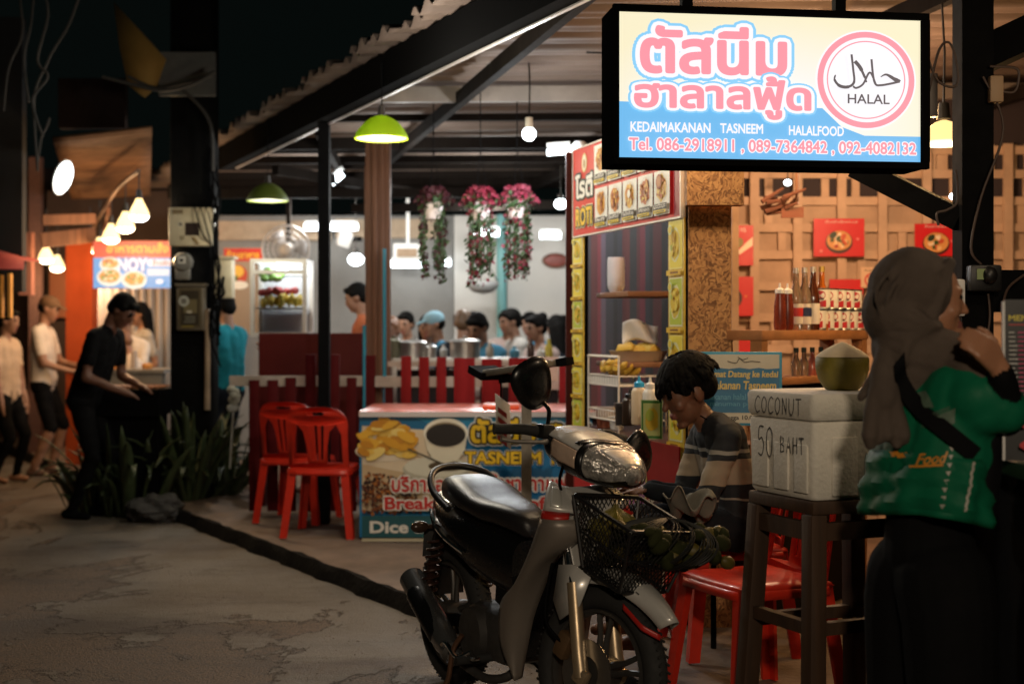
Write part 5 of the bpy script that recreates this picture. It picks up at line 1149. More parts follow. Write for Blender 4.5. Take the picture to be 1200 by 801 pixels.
for x, y in ((a.x+.03, 3.4), (a.x+.03, 4.6), (a.x+1.02, 3.4), (a.x+1.02, 4.6)):
    b = B(); b.slab((x, y, 0), (x+.04, y+.04, a.z-.042)); b.build('leg', wood_d, sd, True)
b = B(); b.slab((a.x+.10, 4.02, a.z+.001), (a.x+.6, 4.3, a.z+.085), .012); tag(b.build('plastic_tub', mat('pinkish_tub', (.50, .34, .30), .3)), 'pale plastic tub on the side table at the right border', 'tub')
ap = thing('power_sockets', 'cluster of black sockets with a white plug adapter on the corner post', 'socket', P(1150, 325, 5.36))
b = B(); a = P(1150, 326, 5.36); b.slab((a.x-.05, 5.33, a.z-.05), (a.x+.07, 5.395, a.z+.05), .01); b.ball(a+V((.02, -.03, .01)), (.03, .03, .035), 14); b.build('socket_block', blk_pl, ap, True)
b = B(); a = P(1123, 352, 5.38); b.slab((a.x-.02, 5.36, a.z-.06), (a.x+.022, 5.395, a.z+.08), .008); b.build('adapter', white_p, ap, True)
b = B(); a = P(1148, 318, 5.32); b.slab((a.x-.008, 5.318, a.z-.03), (a.x+.03, 5.3285, a.z+.01)); b.build('sticker', ink(150, 170, 120), ap, True)
CB = [([(1152, 90), (1176, 150), (1150, 230), (1138, 290), (1150, 310)], 'thin cable looping down the right side of the corner post'), ([(1200, 322), (1180, 340), (1176, 372), (1195, 382), (1204, 360)], 'coiled brown cable hanging right of the sockets'), ([(1158, 344), (1160, 370), (1157, 400), (1162, 410)], 'black cable dropping straight below the sockets'), ([(1120, 200), (1122, 235), (1110, 246), (1098, 250), (1100, 264)], 'thin brown wire curling beside the brace'), ([(1088, 110), (1100, 60), (1112, 50), (1120, 70), (1121, 100), (1100, 96), (1088, 70)], 'black wire looped between the lightbox and the corner post'), ([(1160, 78), (1190, 80), (1194, 92), (1188, 108), (1168, 106)], 'looped wire at the cream junction box')]
for l, lab in CB:
    b = B(); b.tube(catmull([P(x, y, 5.38) for x, y in l], 6), .005, 6); tag(b.build('loose_wire', mat('brown_wire', (.06, .035, .025), .6)), lab, 'cable')
b = B(); a = P(1163, 106, 5.4); b.slab((a.x-.02, 5.36, a.z-.05), (a.x+.03, 5.4, a.z+.05), .005); tag(b.build('junction_box', mat('dull_cream', (.36, .24, .14), .6)), 'small cream junction box high on the corner post', 'box')
b = B(); a = P(1092, 112, 5.9); b.slab((a.x-.015, 5.88, a.z-.09), (a.x+.02, 5.92, a.z+.09), .005); tag(b.build('speaker_box', mat('grey_box', (.16, .14, .13), .5)), 'small pale grey box hanging beside the right end of the lightbox', 'box')
t = thing('shell_mobile', 'dark red brown husk ornament hanging above the chipboard panel', 'ornament', P(918, 240, 7.6))
b = B()
for i in range(16): p = P(912+rr.uniform(-22, 16), 238+rr.uniform(-8, 12), 7.6+rr.uniform(-.05, .05)); b.tube([p, p+V((rr.uniform(.06, .14), rr.uniform(-.03, .03), rr.uniform(.0, .08)))], [.014, .006], 6)
b.build('husks', mat('husk_brown', (.14, .05, .03), .7, var=.5, scale=20), t, True); b = B(); b.slab(P(916, 255, 7.6), P(941, 243, 7.62)); b.build('tag', ink(120, 52, 26), t, True); b = B(); b.cyl(P(934, 240, 7.6), P(934, 120, 7.6), .01, n=6); b.build('cord', brown_w, t, True)
a = P(1009, 337, 9.44); s = 9.44/F; Tn = frame(a, (1, 0, 0), (0, 0, 1)); b = B(Tn); b.slab((0, 0, -.004), (23*s, 24*s, 0)); t = thing('no_smoking_sign', 'small pale no smoking notice on the batten wall', 'sign', a); b.build('sheet', ink(222, 186, 150), t, True)
FL = Flat(Tn, 1, 1, .0007, s, s); FL.ring(ink(200, 60, 50), 12, 9, 6, 8); FL.line(ink(200, 60, 50), [(7, 14), (17, 4)], 1.6); FL.rect(ink(60, 50, 46), 9, 8.5, 15, 9.8); FL.text(ink(90, 70, 60), 'ห้ามสูบบุหรี่', 4, 18.5, 20, 22, .01); FL.done('print', t)

# ================================================================== inside the dining room
TB = [(643, 12.2, .035, .19, 'yellow_bottle', 'yellow sauce bottle on the counter near the pink diner', (.55, .42, .05)), (520, 11.25, .03, .10, 'steel_cup', 'small steel cup between the pots', (.5, .5, .5)), (574, 11.2, .03, .12, 'glass_jar', 'small clear jar right of the widest pot', (.45, .42, .36)), (603, 11.15, .04, .09, 'blue_tub', 'blue tub at the right end of the kitchen counter', (.08, .28, .42)), (622, 11.2, .03, .15, 'sauce_bottle', 'dark bottle at the right end of the kitchen counter', (.05, .02, .015)), (634, 11.1, .035, .08, 'white_bowl', 'white bowl at the right end of the kitchen counter', (.7, .68, .62))]
for px, d, r_, h_, nm, lab, c_ in TB:
    o = P(px, 418, d); o.z = 1.2 if d < 12 else 1.15; b = B(); b.lathe([(0, 0), (r_*.85, 0), (r_, h_*.1), (r_, h_*.6), (r_*.45, h_*.8), (r_*.4, h_), (0, h_)], o, 18); tag(b.build(nm, mat(nm+'_surface', c_, .3)), lab, nm.split('_')[1])
kt = thing('steel_counter', 'steel kitchen counter behind the tall picket fence', 'counter', (-.6, 11, .09))
b = B(); a, c = P(455, 420, 11), P(664, 418, 11); b.slab((a.x, 10.9, 1.17), (c.x, 11.4, 1.20)); b.build('top', steel, kt, True)
for i in range(3):
    b = B(); x = a.x+.03+(c.x-a.x-.1)*i/2; b.slab((x, 10.93, .09), (x+.04, 10.97, 1.168)); b.build('leg', steel, kt, True)
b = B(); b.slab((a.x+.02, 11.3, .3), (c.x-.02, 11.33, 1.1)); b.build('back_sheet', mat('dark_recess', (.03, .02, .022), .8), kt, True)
for i, (px, r_, h_, lab) in enumerate(((484, .10, .14, 'leftmost steel pot on the kitchen counter'), (503, .055, .10, 'small steel pot second from the left on the kitchen counter'), (545, .115, .15, 'widest shiny steel pot on the kitchen counter'), (462, .045, .15, 'greenish jar at the left end of the kitchen counter'))):
    o = P(px, 418, 11.1); o.z = 1.2; b = B(); b.lathe([(0, 0), (r_, 0), (r_*1.02, h_*.8), (r_*1.12, h_*.82), (r_*1.12, h_*.86), (r_*.9, h_*.95), (.02, h_), (.02, h_*1.12), (0, h_*1.13)], o, 26); tag(b.build('cooking_pot' if i < 3 else 'glass_jar', steel if i < 3 else mat('olive_jar', (.2, .2, .14), .2)), lab, 'pot' if i < 3 else 'jar')
gc = thing('glass_cabinet', 'white framed glass display cabinet filled with fruit', 'cabinet', P(327, 394, 11)); fr = mat('white_frame', (.74, .72, .70), .4); a, c = P(293, 394, 10.85), P(359, 303, 10.85)
b = B(); z0, z1 = a.z, c.z; y0, y1 = 10.85, 11.25; w = .03
for x in (a.x, c.x-w):
    for y in (y0, y1-w): b.slab((x, y, z0), (x+w, y+w, z1))
for z in (z0, (z0+z1)/2+.18, z1-w):
    for y in (y0+.004, y1-w-.004): b.slab((a.x+w-.006, y, z+.001), (c.x-w+.006, y+w-.004, z+w-.001))
for x in (a.x, c.x-w): b.slab((x+.003, y0+w-.005, z1-w+.002), (x+w-.003, y1-w+.005, z1-.002)); b.slab((x+.003, y0+w-.005, z0+.002), (x+w-.003, y1-w+.005, z0+w-.002))
b.build('frame', fr, gc, True)
b = B(); b.slab((a.x+.012, y0+.012, z0+.03), (c.x-.012, y0+.016, z1-.03)); gl = mat('clear_glass', (.95, .97, .97), .02, trans=1.); b.build('pane', gl, gc, True)
b = B(); b.slab((a.x+.03, y1-.008, z0+.03), (c.x-.03, y1-.002, z1-.03)); b.build('back', mat('pale_back', (.6, .62, .66), .4), gc, True)
b = B(); b.slab((a.x+.03, y0+.03, z0+.21), (c.x-.03, y1-.03, z0+.22)); b.build('shelf', fr, gc, True)
plight('cabinet_light', ((a.x+c.x)/2, 11.05, z1-.05), 5, (.9, .97, 1), .05)
t = thing('fruit_pile', 'yellow mangoes and red fruit inside the glass cabinet', 'fruit', P(325, 372, 11)); b = B(); b2 = B(); b3 = B()
for i in range(22): b.ball((a.x+.07+.014*i+rr.uniform(-.01, .01), 10.93+rr.uniform(0, .12), z0+.245+rr.uniform(0, .05)), (.022, .03, .04), 10, k=6)
for i in range(14): b2.ball((a.x+.07+.018*i+rr.uniform(-.02, .02), 10.95+rr.uniform(0, .12), z0+.33+rr.uniform(0, .03)), (.03, .03, .028), 10, k=6)
for i in range(10): b3.ball((a.x+.07+.014*i, 10.98+rr.uniform(0, .1), z0+.46+rr.uniform(-.03, .05)), (.035, .03, .03), 10, k=6)
b.build('mangoes', mat('mango', (.62, .44, .05), .5), t, True); b2.build('red_fruit', mat('rambutan', (.40, .05, .05), .7), t, True); b3.build('green_fruit', mat('lime_fruit', (.16, .30, .06), .5), t, True)
t = thing('wall_picture', 'small oval reddish picture on the white dining room wall', 'picture', P(651, 312, 14.9)); b = B(); b.ball(P(651, 305, 14.95), (.13, .02, .07), 20); b.build('face', mat('reddish_picture', (.28, .07, .05), .5, var=.6, scale=20), t, True); b = B(); b.torus(P(651, 305, 14.93), .13, .012, MX.Rotation(PI/2, 4, 'X') @ MX.Diagonal((1, .55, 1, 1)), 28, 6); b.build('rim', brown_w, t, True)
t = thing('wire_basket', 'round grey wire basket hanging below the middle flower basket', 'basket', P(566, 338, 14.3)); b = B(); b.lathe([(.16, 0), (.15, -.05), (.10, -.10), (.0, -.12)], P(566, 330, 14.3), 24, caps=False); b.build('bowl', mat('grey_wire', (.30, .30, .29), .5), t, True, solid=.01); b = B(); b.tube([P(566, 330, 14.3)+V((-.15, 0, 0)), P(566, 300, 14.3), P(566, 330, 14.3)+V((.15, 0, 0))], .006, 6); b.tube([P(566, 300, 14.3), P(566, 240, 14.3)], .006, 6); b.build('hanger', black_p, t, True)
fn = thing('wall_fan', 'round grey wall fan above the glass cabinet', 'fan', P(335, 296, 13.2)); c = P(335, 292, 13.2); b = B(); Ty = MX.Translation(c) @ MX.Rotation(PI/2, 4, 'X')
for r_ in (.22, .17, .12, .07): b.torus((0, 0, 0), r_, .005 if r_ < .2 else .010, Ty, 40, 6)
for i in range(28): an = 2*PI*i/28; b.tube([Ty @ V((.03*math.cos(an), .03*math.sin(an), .02)), Ty @ V((.22*math.cos(an), .22*math.sin(an), 0))], .003, 4)
b.build('guard', mat('fan_guard', (.45, .43, .42), .4), fn, True); b = B(Ty)
for i in range(3): an = 2*PI*i/3; b.add([V((.02*math.cos(an), .02*math.sin(an), -.03)), V((.19*math.cos(an-.35), .19*math.sin(an-.35), -.05)), V((.2*math.cos(an+.2), .2*math.sin(an+.2), -.03)), V((.19*math.cos(an+.6), .19*math.sin(an+.6), -.015))], [(0, 1, 2, 3)])
b.build('blades', mat('fan_blade', (.35, .33, .32), .3), fn, True, solid=.004); b = B(Ty); b.lathe([(0, .04), (.05, .03), (.06, -.06), (.05, -.16), (0, -.16)], n=18); b.build('motor', mat('fan_motor', (.5, .45, .4), .4), fn, True)
b = B(); b.beam(c+V((0, .16, 0)), c+V((0, .16, 2.7-c.z)), .04, .04); b.build('hanger', wood_d, fn, True)
hb = thing('hanging_box', 'white box with a brown picture face hanging before the grey wall', 'box', P(477, 305, 14)); b = B(); b.slab(P(461, 305, 14), P(493, 286, 14.12), .01); b.build('case', white_p, hb, True); b = B(); b.slab(P(465, 301, 13.99), P(489, 291, 13.995)); b.build('face', mat('brown_face', (.35, .24, .15), .5, var=.5, scale=14), hb, True); b = B(); b.beam(P(478, 285, 14.05), P(478, 230, 14.05), .03, .03); b.build('hanger', white_p, hb, True)
sp = thing('wall_speaker', 'small tilted white wall speaker left of the timber post', 'speaker', P(404, 280, 14.5)); b = B(); b.box(P(404, 280, 14.5), (.13, .14, .15), Euler((.3, .3, .3)).to_matrix(), .015); b.build('case', white_p, sp, True); b = B(); b.beam(P(408, 280, 14.6), P(424, 280, 14.6), .05, .05); b.build('bracket', black_p, sp, True)
# ================================================================== motorcycle
Fd = V((.48, -.877, 0)).normalized(); Tk = frame(V((-.27, 5.78, 0)), Fd, V((-Fd.y, Fd.x, 0)))
mc = thing('motorcycle', 'parked silver and black step-through motorcycle with a front basket', 'motorcycle', V((-.27, 5.78, 0))+Fd*.6)
Ast = V((1.0, 0, .85)); axs = V((-.42, 0, .907)).normalized()
Tk0 = Tk; Tk = Tk0 @ MX.Translation(V((.085, 0, -.012))) @ MX.Diagonal((.915, 1, 1, 1))        # body panels sit a little forward
Tf = Tk0 @ MX.Translation(Ast) @ MX.Rotation(math.radians(15), 4, axs) @ MX.Translation(-Ast)
silver = mat('silver_paint', (.62, .61, .58), .3, metal=.25, var=.4, scale=9, coat=.6, dark=.7); dgrey = mat('gunmetal_paint', (.16, .15, .14), .35, metal=.4, var=.3, coat=.3)
gblk = mat('gloss_black_plastic', (.006, .006, .0065), .24, coat=.2, var=.2, scale=20); redp = mat('red_trim', (.45, .02, .015), .35); engm = mat('engine_metal', (.10, .095, .09), .5, metal=.6, var=.5, scale=24, bump=.2)
seatm = mat('black_vinyl', (.016, .015, .016), .33, var=.25, scale=30, bump=.12, bscale=240); alloy = mat('dirty_alloy', (.36, .34, .31), .42, metal=.7, var=.5, scale=18)
lens = mat('headlamp_glass', (.62, .60, .56), .12, metal=.5, var=.8, scale=30, bump=1., bscale=42, dark=.15); amber = mat('clear_indicator', (.70, .52, .40), .1, metal=.4, bump=.3, bscale=60)
RX = MX.Rotation(PI/2, 4, 'X')
def wheel(T, c, tw, parent_lab, disc):
    w = bpy.data.objects.new(parent_lab, None)
    b = B(T); Tc_ = MX.Translation(V(c)) @ RX
    rings = []
    for i in range(56):
        a = 2*PI*i/56; row = []
        for k in range(14):
            q = 2*PI*k/14; rr_ = .240+.044*math.cos(q)*(1 if math.cos(q) > 0 else .8); row.append(Tc_ @ V((rr_*math.cos(a), rr_*math.sin(a), tw*math.sin(q))))
        rings.append(row)
    n = 14; vs = [p for r in rings for p in r]; b.add(vs, [(i*n+k, ((i+1) % 56)*n+k, ((i+1) % 56)*n+(k+1) % n, i*n+(k+1) % n) for i in range(56) for k in range(n)])
    for i in range(70):                                    # tread blocks
        a = 2*PI*i/70
        for sg in (-1, 1): b._bx(Tc_ @ MX.Rotation(a, 4, 'Z') @ MX.Translation(V((.2825, 0, sg*tw*.36))) @ MX.Rotation(sg*.5, 4, 'X'), (.006, .007, tw*.55), 0)
    ty = b.build('wheel', rubber, mc, True)
    b = B(T); b.lathe([(.206, -tw*.72), (.196, -tw*.72), (.190, -tw*.3), (.190, tw*.3), (.196, tw*.72), (.206, tw*.72), (.209, tw*.3), (.209, -tw*.3), (.206, -tw*.72)], n=48, T=Tc_)
    b.lathe([(0, -.055), (.05, -.055), (.055, -.03), (.055, .03), (.05, .055), (0, .055)], n=24, T=Tc_)
    for k in range(5):
        a = 2*PI*k/5+.3; dv = V((math.cos(a), math.sin(a), 0)); pv = V((-dv.y, dv.x, 0))
        for s_ in (-1, 1): b.tube([Tc_ @ (dv*.045+pv*s_*.012), Tc_ @ (dv*.12+pv*s_*.016), Tc_ @ (dv*.195+pv*s_*.030)], [.013, .010, .010], 8)
    b.build('rim', mat('dark_alloy', (.09, .085, .08), .4, metal=.6, var=.4), ty)
    for o in (mc.children[-1],): pass
    rim = bpy.data.objects[ty.children[0].name]
    return ty
def fix_rel(child, parent):     # children of parts were built in world space: bring them into the thing's own space
    for v in child.data.vertices: v.co -= mc.location
for T, c, tw in ((Tk0, (.085, 0, .284), .046), (Tf, (1.2, 0, .284), .040)):
    ty = wheel(T, c, tw, 'wheel', True); fix_rel(ty.children[0], ty)
b = B(Tf); Tc_ = MX.Translation(V((1.2, -.066, .284))) @ RX; b.lathe([(.055, 0), (.11, 0), (.11, .004), (.055, .004), (.055, 0)], n=40, T=Tc_)
for k in range(12): a = 2*PI*k/12; b.tube([Tc_ @ V((.06*math.cos(a), .06*math.sin(a), -.002)), Tc_ @ V((.105*math.cos(a+.2), .105*math.sin(a+.2), -.002))], .004, 5)
b.build('brake_disc', steel, mc, True)
b = B(Tf); b.box((1.10, -.078, .36), (.06, .045, .09), Euler((0, .4, 0)).to_matrix(), .012); b.build('brake_caliper', mat('bronze_caliper', (.20, .12, .06), .45, metal=.5, var=.4), mc, True)
for sy in (-1, 1):
    b = B(Tf); b.tube([(1.2, sy*.088, .27), (1.178, sy*.088, .345), (1.125, sy*.086, .57)], [.026, .025, .024], 14); b.box((1.2, sy*.09, .275), (.06, .036, .055), Euler((0, .4, 0)).to_matrix(), .012)
    b.build('fork_leg', mat('champagne_fork', (.52, .40, .26), .35, metal=.65, var=.35, scale=14), mc, True)
    b = B(Tf); b.tube([(1.128, sy*.086, .56), (1.05, sy*.08, .74)], .016, 12); b.build('fork_tube', chrome, mc, True)
# front mudguard: arch over the wheel with a long beak
b = B(Tf)
def fend(u, v, off=0., lo=-12, hi=128):
    a = math.radians(lo+(hi-lo)*u); t_ = (v-.5)*2; wdt = .064*(1-.55*max(0, .32-u)/.32); r = .318+.022*(1-abs(t_)**2.4)-.030*abs(t_)**5+(.03*(1-u)**3)+off
    return V((1.2+r*math.cos(a), wdt*t_, .284+r*math.sin(a)+.012*(1-u)**2))
b.grid(lambda u, v: fend(u, v, 0, 33, 128), 26, 16); b.build('front_mudguard', silver, mc, True, solid=.004)
md = mc.children[-1]
b = B(Tf)
for sy in (0, 1): b.grid(lambda u, v, s=sy: (lambda p: V((p.x, p.y*1.04, p.z-.006-.018*v)))(fend(u, s, 0, 31, 62)), 14, 3)
b.build('red_edging', redp, mc, True, solid=.003)
for sy in (-1, 1):
    b = B(Tf); b.add([(1.06, sy*.098, .62), (1.13, sy*.098, .63), (1.20, sy*.084, .60), (1.17, sy*.094, .50), (1.09, sy*.10, .44), (1.05, sy*.10, .50)], [(0, 1, 2, 3, 4, 5) if sy < 0 else (5, 4, 3, 2, 1, 0)]); b.build('mudguard_bracket', silver, mc, True, solid=.005)
    b = B(Tf)
    for k in range(5): p = .30+.05*k; q0 = fend(p, .1 if sy < 0 else .9, .004, 24, 132); q1 = fend(p+.03, .36 if sy < 0 else .64, .004, 24, 132); q2 = fend(p+.05, .36 if sy < 0 else .64, .004, 24, 132); q3 = fend(p+.025, .1 if sy < 0 else .9, .004, 24, 132); b.add([q0, q1, q2, q3], [(0, 1, 2, 3)])
    b.build('mudguard_decal', mat('dark_decal', (.05, .05, .05), .4), mc, True)
# leg shields
for sy in (-1, 1):
    O_ = [(1.017, .10, .906), (1.055, .14, .87), (1.085, .168, .817), (1.029, .18, .69), (.916, .18, .551), (.79, .17, .455), (.773, .16, .307), (.819, .12, .189)]
    I_ = [(1.047, .04, .882), (1.108, .05, .845), (1.150, .07, .808), (1.165, .072, .725), (1.052, .09, .646), (.922, .10, .455), (.855, .10, .30), (.836, .11, .200)]
    _O = [(1.00, .12, .885), (.97, .165, .78), (.95, .175, .70), (.92, .175, .62), (.88, .172, .53), (.82, .17, .40), (.80, .16, .30), (.86, .13, .20)]
    _I = [(1.105, .035, .86), (1.125, .05, .78), (1.13, .055, .71), (1.12, .06, .64), (1.06, .085, .55), (1.012, .10, .42), (.985, .10, .32), (.97, .10, .22)]
    O2, I2 = catmull(O_, 4), catmull(I_, 4); n = len(O2)
    def shp(i, v, off=0): p = O2[i].lerp(I2[i], v); bl = (.012 if i < 9 else .03)*math.sin(PI*v); return V((p.x+bl*.7-off*.5, sy*(p.y+bl-off), p.z))
    def strip(i0, i1, v0, v1, off=0, nv=8):
        vs = [shp(i, v0+(v1-v0)*k/nv, off) for i in range(i0, i1+1) for k in range(nv+1)]; fs = [(j*(nv+1)+k, j*(nv+1)+k+1, (j+1)*(nv+1)+k+1, (j+1)*(nv+1)+k) for j in range(i1-i0) for k in range(nv)]
        return vs, [f if sy < 0 else f[::-1] for f in fs]
    b = B(Tk0); b.add(*strip(0, 8, 0, 1)); b.build('upper_fairing', silver, mc, True, solid=.006)
    b = B(Tk0); b.add(*strip(1, 7, .22, .6, -.004, 4)); b.build('fairing_inset', mat('pale_silver', (.60, .60, .56), .25, metal=.2, coat=.6), mc, True, solid=.004)
    b = B(Tk0); b.add(*strip(8, 9, 0, .8, -.002)); b.build('red_stripe', redp, mc, True, solid=.005)
    b = B(Tk0); b.add(*strip(9, n-1, 0, 1)); b.build('leg_shield', mat('bronze_silver_paint', (.24, .21, .18), .4, metal=.35, var=.25, scale=4, coat=.3), mc, True, solid=.006)
b = B(Tk); b.loft([[V((x, -.15*k, z)), V((x, .15*k, z)), V((x+.05, .10*k, z)), V((x+.05, -.10*k, z))] for x, z, k in ((1.02, .86, .5), (1.0, .75, .85), (.95, .62, 1), (.87, .50, 1), (.78, .38, .95), (.77, .28, .9))]); b.build('inner_shield', gblk, mc, True)
b = B(Tk); b.loft([[V((x, -w, z0)), V((x, w, z0)), V((x+.0, w*.8, z1)), V((x, -w*.8, z1))] for x, w, z0, z1 in ((1.08, .085, .62, .90), (1.16, .075, .64, .86), (1.20, .05, .67, .80))]); b.build('front_cowl', silver, mc, True)
# frame tunnel, engine, swing arm
b = B(Tk); b.loft([[V((x, -w, z0)), V((x, w, z0)), V((x, w*.8, z1)), V((x, -w*.8, z1))] for x, w, z0, z1 in ((.92, .08, .40, .62), (.78, .075, .36, .52), (.66, .075, .40, .56), (.56, .09, .44, .70))]); b.build('frame_cover', gblk, mc, True)
b = B(Tk); b.box((.50, 0, .31), (.34, .24, .20), None, .05); b.cyl((.62, 0, .33), (.80, 0, .37), .075, .07, 18)
for k in range(7): b.cyl((.655+.022*k, 0, .338+.005*k), (.663+.022*k, 0, .34+.005*k), .092, n=20)
b.cyl((.46, -.15, .31), (.46, -.09, .31), .095, .10, 24); b.cyl((.46, .09, .31), (.46, .15, .31), .10, .09, 24); b.build('engine', engm, mc, True)
for sy in (-1, 1):
    b = B(Tk); b.beam((.40, sy*.10, .34), (-.03, sy*.095, .284), .028, .05, bev=.006); b.build('swing_arm', black_p, mc, True)
    b = B(Tk); b.cyl((-.01, sy*.125, .33), (.06, sy*.125, .52), .017, n=12); pts = [V((.02+.075*f*.99, sy*.125, .40+.21*f))+V((.030*math.cos(f*44), .030*math.sin(f*44), 0)) for f in [i/130 for i in range(131)]]; b.tube(pts, .006, 6); b.build('shock_absorber', mat('red_brown_spring', (.045, .018, .012), .4, metal=.4), mc, True)
# exhaust on the right hand side
b = B(Tk); b.tube(catmull([(.72, -.04, .30), (.70, -.09, .20), (.60, -.13, .165), (.48, -.145, .175), (.36, -.155, .20)], 6), .017, 12); b.build('exhaust_pipe', engm, mc, True)
b = B(Tk); b.tube(catmull([(.38, -.155, .20), (.34, -.16, .215), (.28, -.165, .25), (.12, -.168, .345), (-.03, -.168, .43), (-.055, -.168, .445), (-.06, -.168, .448)], 4), [.022]*2+[.030]*3+[.045]*3+[.050]*13+[.046]*3+[.038]*4, 20); mf = b.build('muffler', mat('satin_muffler', (.30, .30, .30), .2, metal=.85, var=.3, scale=12), mc, True)
b = B(Tk); b.tube(catmull([(.26, -.183, .265), (.16, -.19, .33), (.03, -.19, .405)], 6), [.034]+[.042]*11+[.036], 16, flat=.8); b.build('heat_shield', gblk, mc, True)
# seat, tail, grab rail
def seat_sec(x, w, zt, zb, cr=.35):
    pts = []
    for k in range(20):
        a = 2*PI*k/20; c_, s_ = math.cos(a), math.sin(a); y = w*(abs(c_)**.6)*(1 if c_ > 0 else -1); z = (zt+zb)/2+(zt-zb)/2*(abs(s_)**.7)*(1 if s_ > 0 else -1); pts.append(V((x, y, z)))
    return pts
b = B(Tk0); SQ = lambda L_: [(.75-(.68-q[0])*.81,)+tuple(q[1:]) for q in L_]; b.loft([seat_sec(*q) for q in SQ(((-.10, .05, .815, .775), (-.075, .085, .842, .755), (0.0, .115, .852, .745), (.12, .13, .842, .735), (.22, .135, .822, .725), (.30, .13, .798, .715), (.38, .12, .788, .70), (.48, .10, .782, .695), (.58, .075, .770, .68), (.66, .05, .745, .665), (.68, .03, .72, .67)))]); b.build('seat', seatm, mc, True)
b = B(Tk0); b.tube(catmull([(.32, -.145, .735), (.20, -.15, .79), (.12, -.12, .845), (.07, -.05, .868), (.065, .05, .868), (.12, .12, .845), (.20, .15, .79), (.32, .145, .735)], 5), .014, 10); b.build('grab_rail', blk_pl, mc, True)
b = B(Tk0); b.loft([seat_sec(*q) for q in SQ(((-.24, .04, .76, .70), (-.20, .075, .775, .64), (-.08, .11, .75, .60), (.10, .135, .735, .56), (.30, .135, .715, .50), (.50, .11, .69, .46), (.64, .085, .66, .44)))]); b.build('rear_body', gblk, mc, True)
b = B(Tk0); b.tube(catmull([(.04, -.085, .70), (.13, -.118, .66), (.28, -.142, .62), (.44, -.142, .585)], 5), .007, 6); b.build('chrome_strip', chrome, mc, True)
b = B(Tk); b.box((-.02, 0, .70), (.05, .11, .06), None, .015); b.build('tail_lamp', mat('red_lens', (.35, .01, .01), .15), mc, True)
b = B(Tk); b.loft([[V((x-.01, -w, z)), V((x-.01, w, z)), V((x+.012, w, z)), V((x+.012, -w, z))] for x, w, z in ((-.0, .07, .68), (-.06, .075, .58), (-.09, .065, .50), (-.10, .075, .42), (-.10, .08, .36))]); b.build('rear_mudguard', blk_pl, mc, True)
b = B(Tk); b.box((-.105, 0, .575), (.006, .19, .12), Euler((0, .15, 0)).to_matrix(), .004); b.build('number_plate', mat('dark_plate_back', (.03, .03, .03), .6), mc, True)
for sy in (-1, 1):
    b = B(Tk); b.tube([(-.04, sy*.06, .645), (-.045, sy*.115, .645)], .010, 8); b.ball((-.045, sy*.135, .645), (.022, .04, .024), 14); b.build('rear_indicator', mat('smoked_indicator', (.05, .03, .02), .2), mc, True)
# pegs, pedals, stand
b = B(Tk); b.tube([(.56, -.10, .235), (.56, -.25, .235)], .016, 10); b.build('foot_peg', rubber, mc, True)
b = B(Tk); b.tube([(.56, .10, .235), (.56, .25, .235)], .016, 10); b.build('foot_peg', rubber, mc, True)
b = B(Tk); b.tube(catmull([(.50, -.16, .25), (.44, -.19, .22), (.36, -.20, .26), (.33, -.205, .25)], 4), .009, 8); b.box((.60, -.2, .25), (.06, .035, .014), None, .005); b.tube([(.5, -.16, .25), (.60, -.2, .25)], .008, 8); b.build('brake_pedal', chrome, mc, True)
b = B(Tk); b.tube(catmull([(.43, -.165, .30), (.40, -.19, .24), (.385, -.20, .14), (.37, -.215, .10)], 4), .010, 8); b.cyl((.37, -.19, .10), (.37, -.25, .10), .012, n=10); b.build('kick_starter', mat('rusty_lever', (.16, .08, .045), .5, metal=.5, var=.5), mc, True)
b = B(Tk); b.tube([(.42, .10, .22), (.38, .30, .012)], .012, 8); b.box((.38, .30, .008), (.07, .04, .012)); b.build('side_stand', black_p, mc, True)
# steering head: nacelle, lamp, bars, levers, mirrors
def nac(x):
    xs = [.93, 1.0, 1.08, 1.15, 1.21, 1.25, 1.275]; hw = [.10, .155, .165, .150, .118, .085, .045]; zc = [1.045, 1.02, .995, .972, .955, .945, .940]; hh = [.03, .066, .078, .072, .060, .046, .026]
    for i in range(6):
        if x <= xs[i+1]+1e-9:
            f = max(0, (x-xs[i])/(xs[i+1]-xs[i])); f = f*f*(3-2*f) if False else f; L_ = lambda a: a[i]+(a[i+1]-a[i])*f; return L_(hw), L_(zc), L_(hh)
    return hw[-1], zc[-1], hh[-1]
def nacp(x, a, k=1.):
    hw, zc, hh = nac(x); c_, s_ = math.cos(a), math.sin(a); sg = lambda v, e: (abs(v)**e)*(1 if v > 0 else -1)
    return V((x, hw*k*sg(c_, .75), zc+hh*k*sg(s_, .85)))
def nshell(x0, x1, a0, a1, k=1., nx=22, na=26): return lambda u, v: nacp(x0+(x1-x0)*u, math.radians(a0+(a1-a0)*v), k)
b = B(Tf); b.grid(nshell(.93, 1.20, 24, 156, 1.02), 24, 24); b.grid(nshell(1.20, 1.272, 52, 128, 1.05), 8, 14); b.build('headlamp_cowl', silver, mc, True, solid=.004)
b = B(Tf); b.grid(nshell(.93, 1.275, 152, 388), 24, 30); b.build('nacelle', gblk, mc, True, solid=.004)
b = B(Tf); b.grid(nshell(1.165, 1.276, -38, 218, 1.03), 16, 40); b.ball((1.270, 0, .940), (.016, .047, .031), 18); b.build('headlamp', lens, mc, True, solid=.004)
b = B(Tf); b.grid(nshell(1.165, 1.276, 60, 120, 1.02), 12, 10); b.build('cowl_slot', gblk, mc, True, solid=.003) if False else None
b = B(Tf); b.grid(nshell(1.150, 1.172, -42, 222, 1.045), 3, 40); b.build('lamp_bezel', gblk, mc, True, solid=.005)
for a0, a1 in ((158, 196), (-16, 22)):
    b = B(Tf); b.grid(nshell(1.04, 1.15, a0, a1, 1.03), 10, 8); b.build('front_indicator', amber, mc, True, solid=.004)
